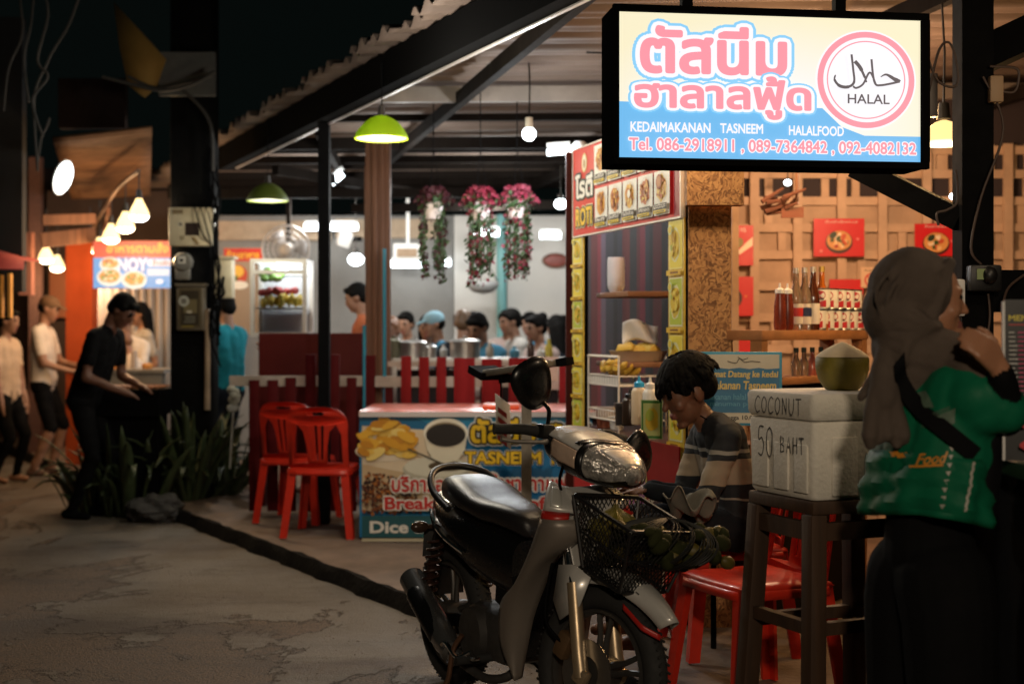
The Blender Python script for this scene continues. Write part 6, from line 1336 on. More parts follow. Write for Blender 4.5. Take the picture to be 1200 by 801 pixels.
b = B(Tf); b.grid(lambda u, v: (lambda p: p+V((.0, 0, .004)))(nacp(1.155+.02*v-.06*abs(u-.5), math.radians(35+110*u), 1.03)), 22, 3); b.build('cowl_slot', gblk, mc, True, solid=.003)
for sy in (-1, 1):
    b = B(Tf); b.tube(catmull([(1.0, sy*.05, 1.045), (.985, sy*.14, 1.055), (.945, sy*.24, 1.06), (.925, sy*.30, 1.055)], 5), .011, 10); b.build('handlebar', black_p, mc, True)
    b = B(Tf); b.tube([(.972, sy*.17, 1.058), (.955, sy*.215, 1.061), (.922, sy*.31, 1.054), (.918, sy*.318, 1.053)], [.020, .018, .0175, .020], 14); b.build('grip', rubber, mc, True)
    b = B(Tf); b.tube(catmull([(.99, sy*.12, 1.03), (1.012, sy*.17, 1.025), (.985, sy*.27, 1.018), (.965, sy*.325, 1.022)], 5), [.010]*6+[.007]*9+[.010], 8); b.build('lever', alloy, mc, True)
    b = B(Tf); b.box((.985, sy*.145, 1.06), (.05, .06, .05), None, .012); b.build('switch_box', blk_pl, mc, True)
for sy, tip in ((-1, (.955, -.195, 1.215)), (1, (1.05, .25, 1.00))):
    b = B(Tf); b.tube(catmull([(.985, sy*.135, 1.08), (.985, sy*.135, 1.13), (.972, sy*.150, 1.155), (.96, sy*.175, 1.175)] if sy < 0 else [(.985, .135, 1.08), (1.01, .18, 1.07), (1.04, .22, 1.03)], 5), .0075, 8); b.build('mirror_stalk', gblk, mc, True)
    b = B(Tf @ MX.Translation(V(tip)) @ Euler((sy*-.55 if sy < 0 else .9, .15, sy*.12)).to_matrix().to_4x4())
    def mir(u, v):
        a = 2*PI*u; f = math.sin(PI*v); x = .030*(-math.cos(PI*v))*(1 if v < .5 else .35); e = lambda c_: (abs(c_)**.8)*(1 if c_ > 0 else -1); y = .078*f**.7*e(math.cos(a)); z = .092*f**.7*e(math.sin(a)); return V((-x, y*(1+.22*z/.09), z))
    b.grid(mir, 32, 16); b.build('mirror', gblk, mc, True)
# front basket of black mesh
bk = None; b = B(Tf)
def bas(u, v, side):
    """u along the side, v up; sides 0 right,1 front,2 left,3 back"""
    x0, x1, w = 1.14+.03*(1-v), 1.33+.07*v, .115+.045*v; z = .665+.205*v-.02*(1-v)
    x0, x1 = x0+.02, x1+.03
    c_ = [((x0, -w), (x1, -w)), ((x1, -w), (x1, w)), ((x1, w), (x0, w)), ((x0, w), (x0, -w))][side]
    xx = c_[0][0]+(c_[1][0]-c_[0][0])*u; return V((xx, c_[0][1]+(c_[1][1]-c_[0][1])*u, z-.34*(xx-1.14)))
for sd_ in range(4):
    nn = 12 if sd_ in (0, 2) else 15
    for i in range(-nn, nn+1):                         # diagonal mesh both ways
        for dg in (1, -1):
            p = [];
            for k in range(9):
                v = k/8; u = i/nn+dg*v*.55+(0 if dg > 0 else .55)
                if 0 <= u <= 1: p.append(bas(u, v, sd_))
            if len(p) > 1: b.tube(p, .0018, 4)
b.build('basket_mesh', blk_pl, mc, True); bm2 = B(Tf)
for v, r in ((1, .008), (.52, .004), (0, .006)): bm2.tube([bas(u, v, s_) for s_ in range(4) for u in (.04, .5, .96)], r, 8, closed=True)
for s_ in range(4): bm2.tube([bas(.0, 0, s_), bas(0, 1, s_)], .006, 6)
for i in range(9):
    f = i/8; bm2.tube([bas(f, 0, 0), bas(1-f, 0, 2)], .0025, 4)
    bm2.tube([bas(f, 0, 1), bas(1-f, 0, 3)], .0025, 4)
bm2.build('basket_frame', blk_pl, mc, True)
b = B(Tf); b.tube(catmull([(1.02, -.09, .62), (1.04, -.125, .50), (1.05, -.12, .42), (1.10, -.095, .37)], 6), .006, 6); b.build('brake_hose', black_p, mc, True)
b = B(Tf)
for sy in (-1, 1): b.tube(catmull([(1.0, sy*.10, 1.04), (1.10, sy*.15, 1.0), (1.06, sy*.13, .90), (1.02, sy*.06, .84)], 6), .0055, 6)
b.build('control_cable', black_p, mc, True)
# what is in the basket
t = thing('net_bag', 'dark net bag of green yellow fruit bulging over the basket', 'bag', Tf @ V((1.32, .10, .70))); q = random.Random(8); b = B(Tf); fm = [mat('dull_green_fruit', (.030, .034, .010), .8, spec=.15, var=.6, scale=22), mat('yellow_green_fruit', (.13, .10, .016), .5, var=.6, scale=18), mat('black_netting', (.015, .016, .014), .6)]
for i in range(80):
    b.use(fm[0] if q.random() < .8 else fm[1]); b.ball((1.33+q.uniform(-.11, .13), .13+q.uniform(-.20, .19),   .725+q.uniform(-.06, .05)), (.026*q.uniform(.7, 1.2), .024, .036), 10, Euler((q.random()*3, q.random()*3, 0)).to_matrix().to_4x4(), 7)
b.build('fruit', None, t, True); b = B(Tf)
for i in range(70):
    a = q.uniform(0, 2*PI); p = [V((1.335+.165*math.cos(a+f*1.2)*math.sin(PI*f), .11+.20*math.sin(a+f*1.2)*math.sin(PI*f),     .725-.085*math.cos(PI*f))) for f in [k/14 for k in range(15)]]; b.tube(p, .0026, 4)
b.build('netting', fm[2], t, True)
t = thing('plastic_bag', 'crumpled yellow and grey plastic bag at the back of the basket', 'bag', Tf @ V((1.2, 0, .8))); b = B(Tf)
def pb(u, v): a = 2*PI*u; f = math.sin(PI*min(.97, v+.03)); k = 1+.16*math.sin(9*a+v*5)+.1*math.sin(17*a-v*8); return V((1.205+.045*f*k*math.cos(a), .0+.10*f*k*math.sin(a),   .69+.15*v))
b.grid(pb, 60, 14); b.build('bag_film', mat('yellow_bag_film', (.20, .17, .03), .35, var=.8, scale=7, dark=.25), t, True)
# ================================================================== people
from mathutils import noise as NZ
class Body:
    """rounded volumes fused into one continuous skin; each face takes the material of the nearest volume"""
    def __init__(s): s.it = []
    def cap(s, a, b, r0, r1, m): s.it.append(('c', V(a), V(b), r0, r1, m)); return s
    def chain(s, pts, rs, m):
        for i in range(len(pts)-1): s.cap(pts[i], pts[i+1], rs[i], rs[i+1], m)
        return s
    def ell(s, c, r, m, rot=None): s.it.append(('e', V(c), V(r), rot or MX.Identity(3), 0, m)); return s
    def build(s, name, parent, voxel=.012, smooth=4, disp=None):
        b = B()
        for q in s.it:
            if q[0] == 'c':
                a, e, r0, r1 = q[1:5]; d = e-a; L = d.length
                if L < 1e-5: b.ball(a, max(r0, r1), 14); continue
                z = d.normalized(); X = z.orthogonal().normalized(); T = MX(((X.x, z.cross(X).x, z.x, a.x), (X.y, z.cross(X).y, z.y, a.y), (X.z, z.cross(X).z, z.z, a.z), (0, 0, 0, 1)))
                pr = [(r0*math.sin(t), -r0*math.cos(t)) for t in [PI/2*i/5 for i in range(6)]]+[(r1*math.cos(t), L+r1*math.sin(t)) for t in [PI/2*i/5 for i in range(6)]]
                b.lathe(pr, n=16, T=T)
            else: b.ball(q[1], q[2], 20, q[3].to_4x4(), 12)
        me = bpy.data.meshes.new('volume'); me.from_pydata([tuple(v) for v in b.v], [], b.f); o = bpy.data.objects.new('volume', me); COL.objects.link(o)
        m = o.modifiers.new('r', 'REMESH'); m.mode = 'VOXEL'; m.voxel_size = voxel
        m = o.modifiers.new('s', 'SMOOTH'); m.factor = .5; m.iterations = smooth
        dg = bpy.context.evaluated_depsgraph_get(); nm = bpy.data.meshes.new_from_object(o.evaluated_get(dg)); bpy.data.objects.remove(o); nm.name = name
        mats = []
        for q in s.it:
            if q[5] not in mats: mats.append(q[5])
        nm.materials.clear()
        for q in mats: nm.materials.append(q)
        n = len(nm.polygons); ce = np.empty(n*3); nm.polygons.foreach_get('center', ce); ce = ce.reshape(-1, 3); best = np.full(n, 1e9); idx = np.zeros(n, int)
        for q in s.it:
            if q[0] == 'c':
                a, e = np.array(q[1]), np.array(q[2]); d = e-a; L2 = max(d@d, 1e-9); t = np.clip(((ce-a)@d)/L2, 0, 1); dist = np.linalg.norm(ce-(a+t[:, None]*d), axis=1)-(q[3]+(q[4]-q[3])*t)
            else:
                Rm = np.array(q[3]); loc = (ce-np.array(q[1]))@Rm; r = np.array(q[2]); dist = (np.linalg.norm(loc/r, axis=1)-1)*r.min()
            w = dist < best; best[w] = dist[w]; idx[w] = mats.index(q[5])
        off = V((0, 0, 0)); p = parent
        while p is not None: off = off+p.location; p = p.parent
        vc = np.empty(len(nm.vertices)*3); nm.vertices.foreach_get('co', vc); vc = vc.reshape(-1, 3)-np.array(off); 
        if disp:
            nm.vertices.foreach_set('co', (vc+np.array(off)).ravel()); nm.update(); ns = [v.normal.copy() for v in nm.vertices]
            vc = np.array([tuple(V(c_)+n_*disp(V(c_)+off)) for c_, n_ in zip(vc, ns)])
        nm.vertices.foreach_set('co', vc.ravel())
        nm.polygons.foreach_set('material_index', idx); nm.shade_smooth(); nm.update()
        ob = bpy.data.objects.new(name, nm); COL.objects.link(ob); ob.parent = parent; return ob
def axes(h, pitch=0., roll=0.):
    f0 = V((math.cos(h), math.sin(h), 0)); l = V((-f0.y, f0.x, 0)); up = V((0, 0, 1)); f = f0*math.cos(pitch)-up*math.sin(pitch); u = up*math.cos(pitch)+f0*math.sin(pitch)
    l, u = l*math.cos(roll)+u*math.sin(roll), u*math.cos(roll)-l*math.sin(roll); return f, l, u
def head(bd, c, f, l, u, k, sk, fine=False, hm=None):
    """head about c (mid height): cranium, jaw, nose, lips, ears, eyes"""
    rot = MX((f, l, u)).transposed(); g = lambda x, y, z: c+(f*x+l*y+u*z)*k
    bd.ell(g(-.012, 0, .030), V((.096, .076, .088))*k, sk, rot); bd.ell(g(.028, 0, -.045), V((.060, .056, .066))*k, sk, rot); bd.ell(g(.045, 0, .0), V((.048, .060, .070))*k, sk, rot)
    bd.cap(g(.088, 0, .012), g(.105, 0, -.022), .007*k, .0115*k, sk); bd.ell(g(.062, 0, -.098), V((.026, .026, .018))*k, sk, rot)
    for s in (-1, 1):
        bd.ell(g(-.008, s*.077, -.008), V((.020, .011, .032))*k, sk, rot); bd.ell(g(.060, s*.040, -.026), V((.022, .020, .022))*k, sk, rot)
        bd.cap(g(.083, s*.014, .033), g(.072, s*.046, .032), .009*k, .007*k, sk)
        if fine: bd.ell(g(.082, s*.031, .014), V((.010, .014, .006))*k, eye_m, rot); bd.cap(g(.0915, s*.016, .034), g(.0815, s*.046, .036), .0035*k, .003*k, hm or hair_m)
        else: bd.ell(g(.080, s*.031, .014), V((.012, .015, .009))*k, eye_m, rot); bd.cap(g(.090, s*.016, .034), g(.080, s*.046, .036), .006*k, .006*k, hm or hair_m)
    bd.ell(g(.089, 0, -.054), V((.011, .022, .006))*k, lip_m, rot); bd.ell(g(.086, 0, -.066), V((.012, .019, .007))*k, lip_m, rot)
    return g
def ik(a, b, l1, l2, pole):
    d = b-a; L = min(d.length, (l1+l2)*.998); d.normalize(); x = (l1*l1-l2*l2+L*L)/(2*L); h = math.sqrt(max(0, l1*l1-x*x)); p = (pole-d*pole.dot(d)).normalized(); return a+d*x+p*h, a+d*L
def hand(bd, w, d, n, side, k, sk, curl=.5):
    """palm with five fingers: wrist w, pointing d, back of hand n, thumb on side"""
    d = d.normalized(); n = (n-d*n.dot(d)).normalized(); s = d.cross(n)*side
    for j, (o, L) in enumerate(((-.030, .062), (-.010, .072), (.011, .068), (.030, .052))):
        a = w+d*.012*k+s*o*.55*k; kn = w+d*.082*k+s*o*k; bd.cap(a, kn, .017*k, .0125*k, sk); p = kn; dd = d
        for q, fr in enumerate((.45, .32, .23)):
            dd = (dd-n*curl*(.55+.25*q)).normalized(); e = p+dd*L*fr*1.05*k; bd.cap(p, e, (.0098-.0008*q)*k, (.0090-.0009*q)*k, sk); p = e
    a = w+d*.02*k-s*.02*k; m = a+(d*.035-s*.032-n*.012)*k; e = m+(d*.032-s*.006-n*.010)*k; e2 = e+(d*.022+s*.006-n*.008)*k
    bd.cap(a, m, .016*k, .013*k, sk).cap(m, e, .012*k, .0105*k, sk).cap(e, e2, .0105*k, .008*k, sk)
def figure(label, loc, hd, H, top, bot, pose='stand', lean=0., hp=0., hy=0., hands=(None, None), hair='short', sk=skin, sleeve='short', legs='long', voxel=.014, hmat=None, shoe=None, apron=None, stride=.05, fine=False):
    t = thing('person', label, 'person', loc); o = V(loc); f, l, u = axes(hd); tf, tl, tu = axes(hd, lean); k = H/1.70; bd = Body(); up = V((0, 0, 1))
    hz = (.52*H if pose == 'stand' else .50)
    pel = o+up*hz; sh0 = pel+tu*.295*H; nk = pel+tu*.335*H
    for s in (-1, 1):
        bd.cap(pel+tl*s*.070*k+tu*.0, pel+tl*s*.075*k+tu*.14*H, .105*k, .095*k, top); bd.cap(pel+tl*s*.075*k+tu*.14*H, sh0+tl*s*.105*k-tu*.035*H, .10*k, .085*k, top); bd.cap(sh0+tl*s*.03*k, sh0+tl*s*.165*k-tu*.012*H, .060*k, .056*k, top)
    bd.cap(pel, sh0-tu*.05*H, .11*k, .10*k, top); bd.cap(sh0-tu*.02*H, nk+tu*.045*H+tf*.01, .056*k, .050*k, sk)
    for s in (-1, 1):
        hipj = pel+l*s*.085*k-up*.03; bd.cap(pel+l*s*.06*k-up*.0, hipj, .105*k, .10*k, bot)
        if pose == 'stand':
            ft = o+l*s*.11*k+f*s*stride+up*.045; kn, an = ik(hipj, ft+up*.04*k, .245*H, .235*H, f)
        else:
            kn = hipj+f*.245*H+l*s*.05; an = kn-up*(kn.z-o.z-.07)+f*.02; ft = an-up*.03
        bd.cap(hipj, kn, .090*k, .062*k, bot)
        lm = bot if legs == 'long' else sk
        bd.cap(kn+ (an-kn)*.12, kn+(an-kn)*.35, .056*k, .054*k, lm); bd.cap(kn+(an-kn)*.35, an, .054*k, .038*k, lm)
        bd.cap(ft-f*.05*k-up*.005, ft+f*.12*k-up*.02, .036*k, .028*k, shoe or sk)
        # arms
        sj = sh0+tl*s*.185*k-tu*.02*H; hx = hands[0 if s > 0 else 1]
        tg = sj+(l*s*.05+f*.04-up*.30*H)*1 if hx is None else o+f*hx[0]+l*hx[1]+up*hx[2]
        el, wr_ = ik(sj, tg, .172*H, .150*H, (-up*.8-f*.4+l*s*.35)); sm = top if sleeve == 'long' else sk
        bd.cap(sj, sj.lerp(el, .62), .055*k, .052*k, top); bd.cap(sj.lerp(el, .55), el, .043*k, .038*k, sm); bd.cap(el, wr_, .038*k, .027*k, sm)
        dv = (wr_-el).normalized()
        if fine: hand(bd, wr_, dv, up if abs(dv.z) < .8 else f, -s, k, sk, .35)
        else: bd.cap(wr_, wr_+dv*.06*k, .028*k, .030*k, sk); bd.chain([wr_+dv*.06*k, wr_+dv*.10*k, wr_+dv*.14*k-up*.01], [.028*k, .020*k, .012*k], sk); bd.cap(wr_+dv*.02*k, wr_+dv*.07*k+(tl*-s*.035+f*.01)*k, .014*k, .010*k, sk)
    if apron is not None: bd.cap(pel+f*.06*k-up*.2, pel+tf*.08*k+tu*.2*H, .09*k, .08*k, apron)
    hf, hl, hu = axes(hd+hy, lean*.5+hp); hc = nk+tu*.03*H+hu*.092*k+hf*.03*k
    g = head(bd, hc, hf, hl, hu, k, sk, fine)
    zc = (nk+tu*.01).z
    def crease(p):
        if p.z > zc: return 0
        q = V((p.x*5+o.x, p.y*5+o.y, p.z*11)); return NZ.noise(q)*.010+NZ.noise(q*2.3)*.005
    bo = bd.build('body', t, voxel, 4 if voxel > .01 else 5, crease); rot = MX((hf, hl, hu)).transposed(); hm = hmat or hair_m; hb_ = Body()
    if hair in ('short', 'long', 'bun'):
        hb_.ell(g(-.022, 0, .042), V((.098, .086, .090))*k, hm, rot); hb_.ell(g(-.060, 0, -.005), V((.060, .078, .075))*k, hm, rot); hb_.cap(g(.060, -.035, .086), g(.060, .035, .086), .024*k, .024*k, hm)
        for s in (-1, 1): hb_.cap(g(.02, s*.070, .05), g(-.01, s*.074, .012), .018*k, .012*k, hm)
        if hair == 'long': hb_.cap(g(-.07, 0, 0), g(-.075, 0, -.26), .07*k, .045*k, hm); hb_.cap(g(-.03, .06, 0), g(-.04, .07, -.2), .035*k, .03*k, hm); hb_.cap(g(-.03, -.06, 0), g(-.04, -.07, -.2), .035*k, .03*k, hm)
        if hair == 'bun': hb_.ell(g(-.10, 0, .08), V((.05, .05, .05))*k, hm)
        hb_.build('hair', t, max(.008, voxel*.8), 3)
    elif hair == 'cap':
        hb_.ell(g(-.012, 0, .050), V((.104, .086, .080))*k, hm, rot); hb_.cap(g(.06, -.04, .055), g(.15, -.03, .040), .012*k, .009*k, hm); hb_.cap(g(.06, .04, .055), g(.15, .03, .040), .012*k, .009*k, hm); hb_.cap(g(.07, 0, .058), g(.16, 0, .042), .014*k, .010*k, hm); hb_.build('cap', t, .008, 3)
        h2 = Body(); h2.ell(g(-.045, 0, .0), V((.070, .081, .06))*k, hair_m, rot); h2.build('hair', t, .01, 3)
    elif hair == 'scarf':
        hb_.ell(g(-.02, 0, .03), V((.105, .095, .105))*k, hm, rot); hb_.cap(g(-.01, 0, -.08), g(-.02, 0, -.20), .085*k, .13*k, hm); hb_.build('headscarf', t, .01, 4)
    return t, bo, g
cl = lambda n, c, **kw: mat(n, c, .85, spec=.12, var=.25, scale=9, bump=.25, bscale=7, **kw)
beige, whitec, blackc, tealc, bluec, greyc, pinkc, orangec = cl('beige_cloth', (.55, .40, .28)), cl('white_cloth', (.66, .58, .50)), cl('black_cloth', (.0045, .0045, .005)), cl('teal_cloth', (.02, .25, .32)), cl('blue_cloth', (.07, .24, .38)), cl('grey_cloth', (.38, .36, .33)), cl('pale_pink_cloth', (.55, .42, .38)), cl('orange_cloth', (.42, .12, .05))
navy = cl('dark_navy_cloth', (.02, .025, .035))
G = lambda px, py: 1.42*F/(py-386)
def at(px, d, z=0.): return (P(px, 386, d).x, d, z)
figure('young woman in a loose beige top and black trousers at the left edge', at(6, 13.2), math.radians(-12), 1.60, beige, blackc, hands=((.12, .16, .74), (.10, -.22, .74)), hair='bun', sk=skin, hp=.15)
figure('man in a white T-shirt, dark shorts and cap at the left edge', at(51, 13.9), math.radians(0), 1.74, whitec, blackc, hands=((.33, .14, 1.06), (.30, -.12, 1.02)), hair='cap', hmat=cl('brown_cap', (.14, .085, .05)), legs='shorts', hp=.3, shoe=mat('sandal_brown', (.1, .05, .03), .7))
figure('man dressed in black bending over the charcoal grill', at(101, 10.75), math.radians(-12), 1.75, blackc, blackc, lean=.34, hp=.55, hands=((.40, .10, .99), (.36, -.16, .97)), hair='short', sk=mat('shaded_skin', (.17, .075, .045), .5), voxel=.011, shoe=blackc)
figure('bearded man seated facing the street under the stall lamps', at(147, 13.5, .3), math.radians(-95), 1.7, whitec, blackc, pose='sit', hp=.25, hands=((.35, .1, .75), (.35, -.1, .75)), sk=skin)
figure('long haired person in dark clothes seated behind the bearded man', at(168, 14.1, .4), math.radians(-150), 1.62, greyc, blackc, pose='sit', hp=.2, hair='long')
figure('brown haired child in white leaning on the stall table', at(172, 13.2, .22), math.radians(190), 1.5, whitec, blackc, pose='sit', lean=.3, hp=.4, hands=((.3, .1, .8), (.3, -.1, .75)), hmat=mat('brown_hair', (.16, .07, .03), .5, var=.3, scale=50))
figure('man in a teal shirt standing half hidden by the cream fuse box', at(267, 11.9, .09), math.radians(150), 1.62, tealc, navy, hands=((.25, .1, .95), (.30, -.16, .95)), hp=.2)
figure('cook in white bending forward behind the maroon desk', at(370, 11.7, .09), math.radians(195), 1.62, whitec, navy, lean=.35, hp=.5, hands=((.40, .12, 1.15), (.38, -.10, 1.12)))
figure('man in orange looking down beside the timber post', at(426, 12.1, .09), math.radians(180), 1.72, orangec, navy, hp=.35, hands=((.3, .1, 1.0), (.3, -.1, 1.0)))
D_ = [(464, 12.8, 250, whitec, 'short', 'diner with brown hair next to the timber post', .28, mat('light_brown_hair', (.22, .10, .05), .5)), (503, 13.2, 265, pinkc, 'long', 'pale faced woman with long dark hair among the diners', .30, None), (523, 12.9, 200, bluec, 'cap', 'diner in a light blue cap and blue top', .33, cl('light_blue_cap', (.25, .42, .5))), (542, 12.6, 90, navy, 'short', 'diner with cropped brown hair seen from behind', .34, mat('mid_brown_hair', (.12, .065, .03), .5)), (571, 12.0, 235, bluec, 'short', 'man in a blue T-shirt looking down at his plate', .32, None), (589, 11.75, 250, tealc, 'short', 'small dark haired child in front of the man in blue', .08, None), (612, 13.4, 200, greyc, 'short', 'man in a grey shirt facing left near the white wall', .36, None), (640, 12.8, 215, pinkc, 'bun', 'woman in pale pink with dark hair tied up and a white flower', .30, None), (659, 13.3, 120, navy, 'long', 'dark haired diner at the right end seen from behind', .30, None)]
D_ += [(481, 14.2, 250, greyc, 'short', 'distant diner in grey between the brown haired and the pale faced diners', .34, None), (556, 14.3, 265, whitec, 'long', 'distant long haired diner in white behind the man in blue', .34, None), (598, 14.4, 250, pinkc, 'short', 'distant diner in pale pink beside the teal pipe', .36, None), (627, 14.4, 240, bluec, 'short', 'distant diner in blue beside the white wall', .34, None), (668, 13.9, 230, whitec, 'short', 'farthest right diner in white, half hidden by the booth post', .30, None)]
for px, d, hd, top, hr, lab, z, hm in D_: figure(lab, at(px, d, z-.05), math.radians(hd), 1.66 if 'child' not in lab else 1.35, top, navy, pose='sit', lean=.12, hp=.45 if 'down' in lab else .15, hands=((.3, .12, .78), (.32, -.12, .78)), hair=hr, hmat=hm)

# ---- the boy on the red chair
bo_ = V((.905, 5.70, .09)); bh = math.radians(190); f, l, u = axes(bh); t = thing('person', 'boy in a dark striped sweater sitting on a red chair behind the motorcycle', 'person', bo_)
def sweater():
    m = mat('striped_sweater', (.02, .025, .03), .85, var=.2, bump=.35, scale=9, bscale=11); nt = m.node_tree; N = nt.nodes; L = nt.links; p = N['Principled BSDF']
    tc = N.new('ShaderNodeTexCoord'); sp = N.new('ShaderNodeSeparateXYZ'); L.new(tc.outputs['Object'], sp.inputs[0]); no = N.new('ShaderNodeTexNoise'); no.inputs['Scale'].default_value = 5; L.new(tc.outputs['Object'], no.inputs[0])
    ad = N.new('ShaderNodeMath'); ad.operation = 'MULTIPLY_ADD'; ad.inputs[1].default_value = .05; L.new(no.outputs[0], ad.inputs[0]); L.new(sp.outputs[2], ad.inputs[2])
    r = N.new('ShaderNodeValToRGB'); r.color_ramp.interpolation = 'CONSTANT'; e = r.color_ramp.elements; dk_ = (.016, .019, .024, 1); cr_ = (.33, .265, .19, 1)
    e[0].position = 0; e[0].color = dk_; e[1].position = .690; e[1].color = (.30, .27, .22, 1)
    for ps, c_ in ((.699, dk_), (.752, cr_), (.846, dk_), (.868, (.30, .29, .26, 1)), (.884, dk_)): q = e.new(ps); q.color = c_
    L.new(ad.outputs[0], r.inputs[0]); L.new(r.outputs[0], p.inputs['Base Color']); return m
sw = sweater(); bd = Body(); up = V((0, 0, 1)); pel = bo_+up*.555; tf, tl, tu = axes(bh, .26); sh0 = pel+tu*.405
jean = cl('dark_shorts', (.015, .016, .02)); bsk = mat('boy_skin', (.20, .088, .050), .45, sss=.08, var=.1, scale=12)
for s in (-1, 1):
    bd.cap(pel+tl*s*.062, pel+tl*s*.07+tu*.18-tf*.015, .098, .092, sw); bd.cap(pel+tl*s*.07+tu*.18-tf*.015, sh0+tl*s*.085-tu*.05-tf*.01, .092, .080, sw); bd.cap(sh0+tl*s*.03-tf*.01, sh0+tl*s*.135-tu*.03, .056, .056, sw)
    hj = pel+l*s*.08-up*.01+f*.03; kn = hj+f*.36+l*s*.07+up*.02; an = kn-up*.40+f*.04; bd.cap(pel+l*s*.05, hj, .095, .092, jean); bd.cap(hj, kn, .082, .062, jean); bd.cap(kn+(an-kn)*.15, kn+(an-kn)*.4, .05, .050, bsk); bd.cap(kn+(an-kn)*.4, an, .05, .034, bsk); bd.cap(an-f*.04-up*.035, an+f*.12-up*.045, .032, .024, bsk)
    sj = sh0+tl*s*.155-tu*.045; tg = bo_+f*(.38 if s > 0 else .35)+l*(s*.035+.02)+up*.70
    el, wr_ = ik(sj, tg, .262, .235, (-up*.9-f*.25+l*s*.55)); bd.chain([sj, sj.lerp(el, .5), el], [.056, .052, .047], sw); bd.chain([el, el.lerp(wr_, .5), wr_], [.045, .040, .033], cl('dark_sleeve', (.014, .017, .022)))
    dv = (wr_-el).normalized(); hand(bd, wr_+dv*.01, (dv+V((0, 0, -.1))).normalized(), up, s, .88, bsk, .55)
bd.cap(pel, sh0-tu*.06-tf*.01, .10, .09, sw); bd.cap(sh0-tu*.03+tf*.0, sh0+tu*.075+tf*.045, .052, .046, bsk); bd.cap(sh0-tu*.005-tl*.05, sh0-tu*.005+tl*.05, .058, .058, sw)
hf, hl, hu = axes(bh+.10, .44); hc = sh0+tu*.075+hu*.098+hf*.055; g = head(bd, hc, hf, hl, hu, 1.10, bsk, True)
def boy_fold(p):
    if p.z > sh0.z+.02: return 0
    q = V((p.x*7, p.y*7, p.z*14)); return NZ.noise(q)*.008+NZ.noise(q*2.2)*.004
bbody = bd.build('body', t, .0055, 6, boy_fold); rot = MX((hf, hl, hu)).transposed(); q = random.Random(77); hb_ = Body()
hb_.ell(g(-.018, 0, .045), V((.116, .096, .097)), hair_m, rot); hb_.ell(g(-.065, 0, .0), V((.060, .082, .066)), hair_m, rot)
for i in range(420):                                       # thick fringed hair falling from the crown
    a = q.uniform(0, 2*PI); e = q.uniform(.15, 1.25); p0 = V((-.02+.104*math.cos(a)*math.cos(e), .091*math.sin(a)*math.cos(e), .048+.092*math.sin(e)))
    dn = V((math.cos(a)*.55, math.sin(a)*.5, -1)).normalized(); L_ = q.uniform(.03, .06)*(1.15 if math.cos(a) > .2 else .9); p1 = p0+dn*L_*.5+V((math.cos(a), math.sin(a), 0))*.008; p2 = p1+V((math.cos(a)*.1, math.sin(a)*.1, -1)).normalized()*L_*.55
    if p2.z < -.0 and math.cos(a) > -.1: p2.z = max(p2.z, .012 if math.cos(a) > .5 else -.025)
    hb_.chain([g(*p0), g(*p1), g(*p2)], [.0075, .0065, .0022], hair_m)
hb_.build('hair', t, .0036, 3)
b = B(); b.torus(sh0+tu*.035+tf*.022, .058, .0028, MX.Rotation(.5, 4, 'Y'), 30, 6); b.build('neck_cord', black_p, t, True)
b = B(); cc = P(806, 590, 5.42)
b.grid(lambda a, v: cc+V(((a-.5)*.15+.02*math.sin(v*9), (v-.5)*.16-.05*a, .035*math.sin(a*9+v*4)+.02*math.sin(v*13+a*6)-.05*(v-.5))), 30, 24); tag(b.build('grey_cloth', mat('grey_rag', (.20, .185, .15), .9, var=.4, scale=12), solid=.004), 'crumpled pale grey cloth lying in the boy\'s lap', 'cloth')

# ---- the woman in the green shirt
wo = V((1.10, 3.75, 0)); wh = math.radians(20); f, l, u = axes(wh); t = thing('person', 'woman in a brown headscarf and shiny green shirt holding a pink pen', 'person', wo)
gsh = mat('green_satin', (.004, .135, .064), .56, var=.35, scale=4, bump=.2, bscale=16, spec=.2); bls = mat('black_sleeve', (.005, .005, .0055), .8, spec=.1); wsk = mat('woman_skin', (.40, .19, .105), .42, sss=.1); bd = Body(); lean = .06
tf, tl, tu = axes(wh, lean); pel = wo+up*.86; sh0 = pel+tu*.455
for s in (-1, 1):
    bd.cap(pel+tl*s*.07+up*.20, pel+tl*s*.075+tu*.24, .118, .116, gsh); bd.cap(pel+tl*s*.075+tu*.24, sh0+tl*s*.095-tu*.07, .116, .102, gsh); bd.cap(sh0+tl*s*.03, sh0+tl*s*.15-tu*.04, .070, .070, gsh)
    hj = pel+l*s*.08-up*.08; an = wo+l*s*.11+up*.07; bd.cap(pel+l*s*.06-up*.10, hj-up*.1, .13, .125, blackc); bd.cap(hj-up*.08, an+up*.10, .125, .095, blackc); bd.cap(an+up*.1, an, .095, .09, blackc); bd.cap(an-f*.05-up*.035, an+f*.14-up*.04, .036, .028, blackc)
bd.cap(pel+up*.2, sh0-tu*.09, .125, .12, gsh); sj_ = sh0-tl*.165-tu*.055; e_ = P(1180, 487, 3.60)
bd.cap(sh0-tf*.01-tu*.11-tl*.06, sj_.lerp(e_, .25)-up*.02, .100, .078, gsh); bd.cap(pel+tl*-.07+tu*.32, sj_.lerp(e_, .18)-up*.03, .105, .075, gsh); bd.cap(sh0, sh0+tu*.09+tf*.02, .052, .05, wsk)
tgt = {-1: P(1145, 446, 3.66), 1: P(1156, 446, 3.86)}
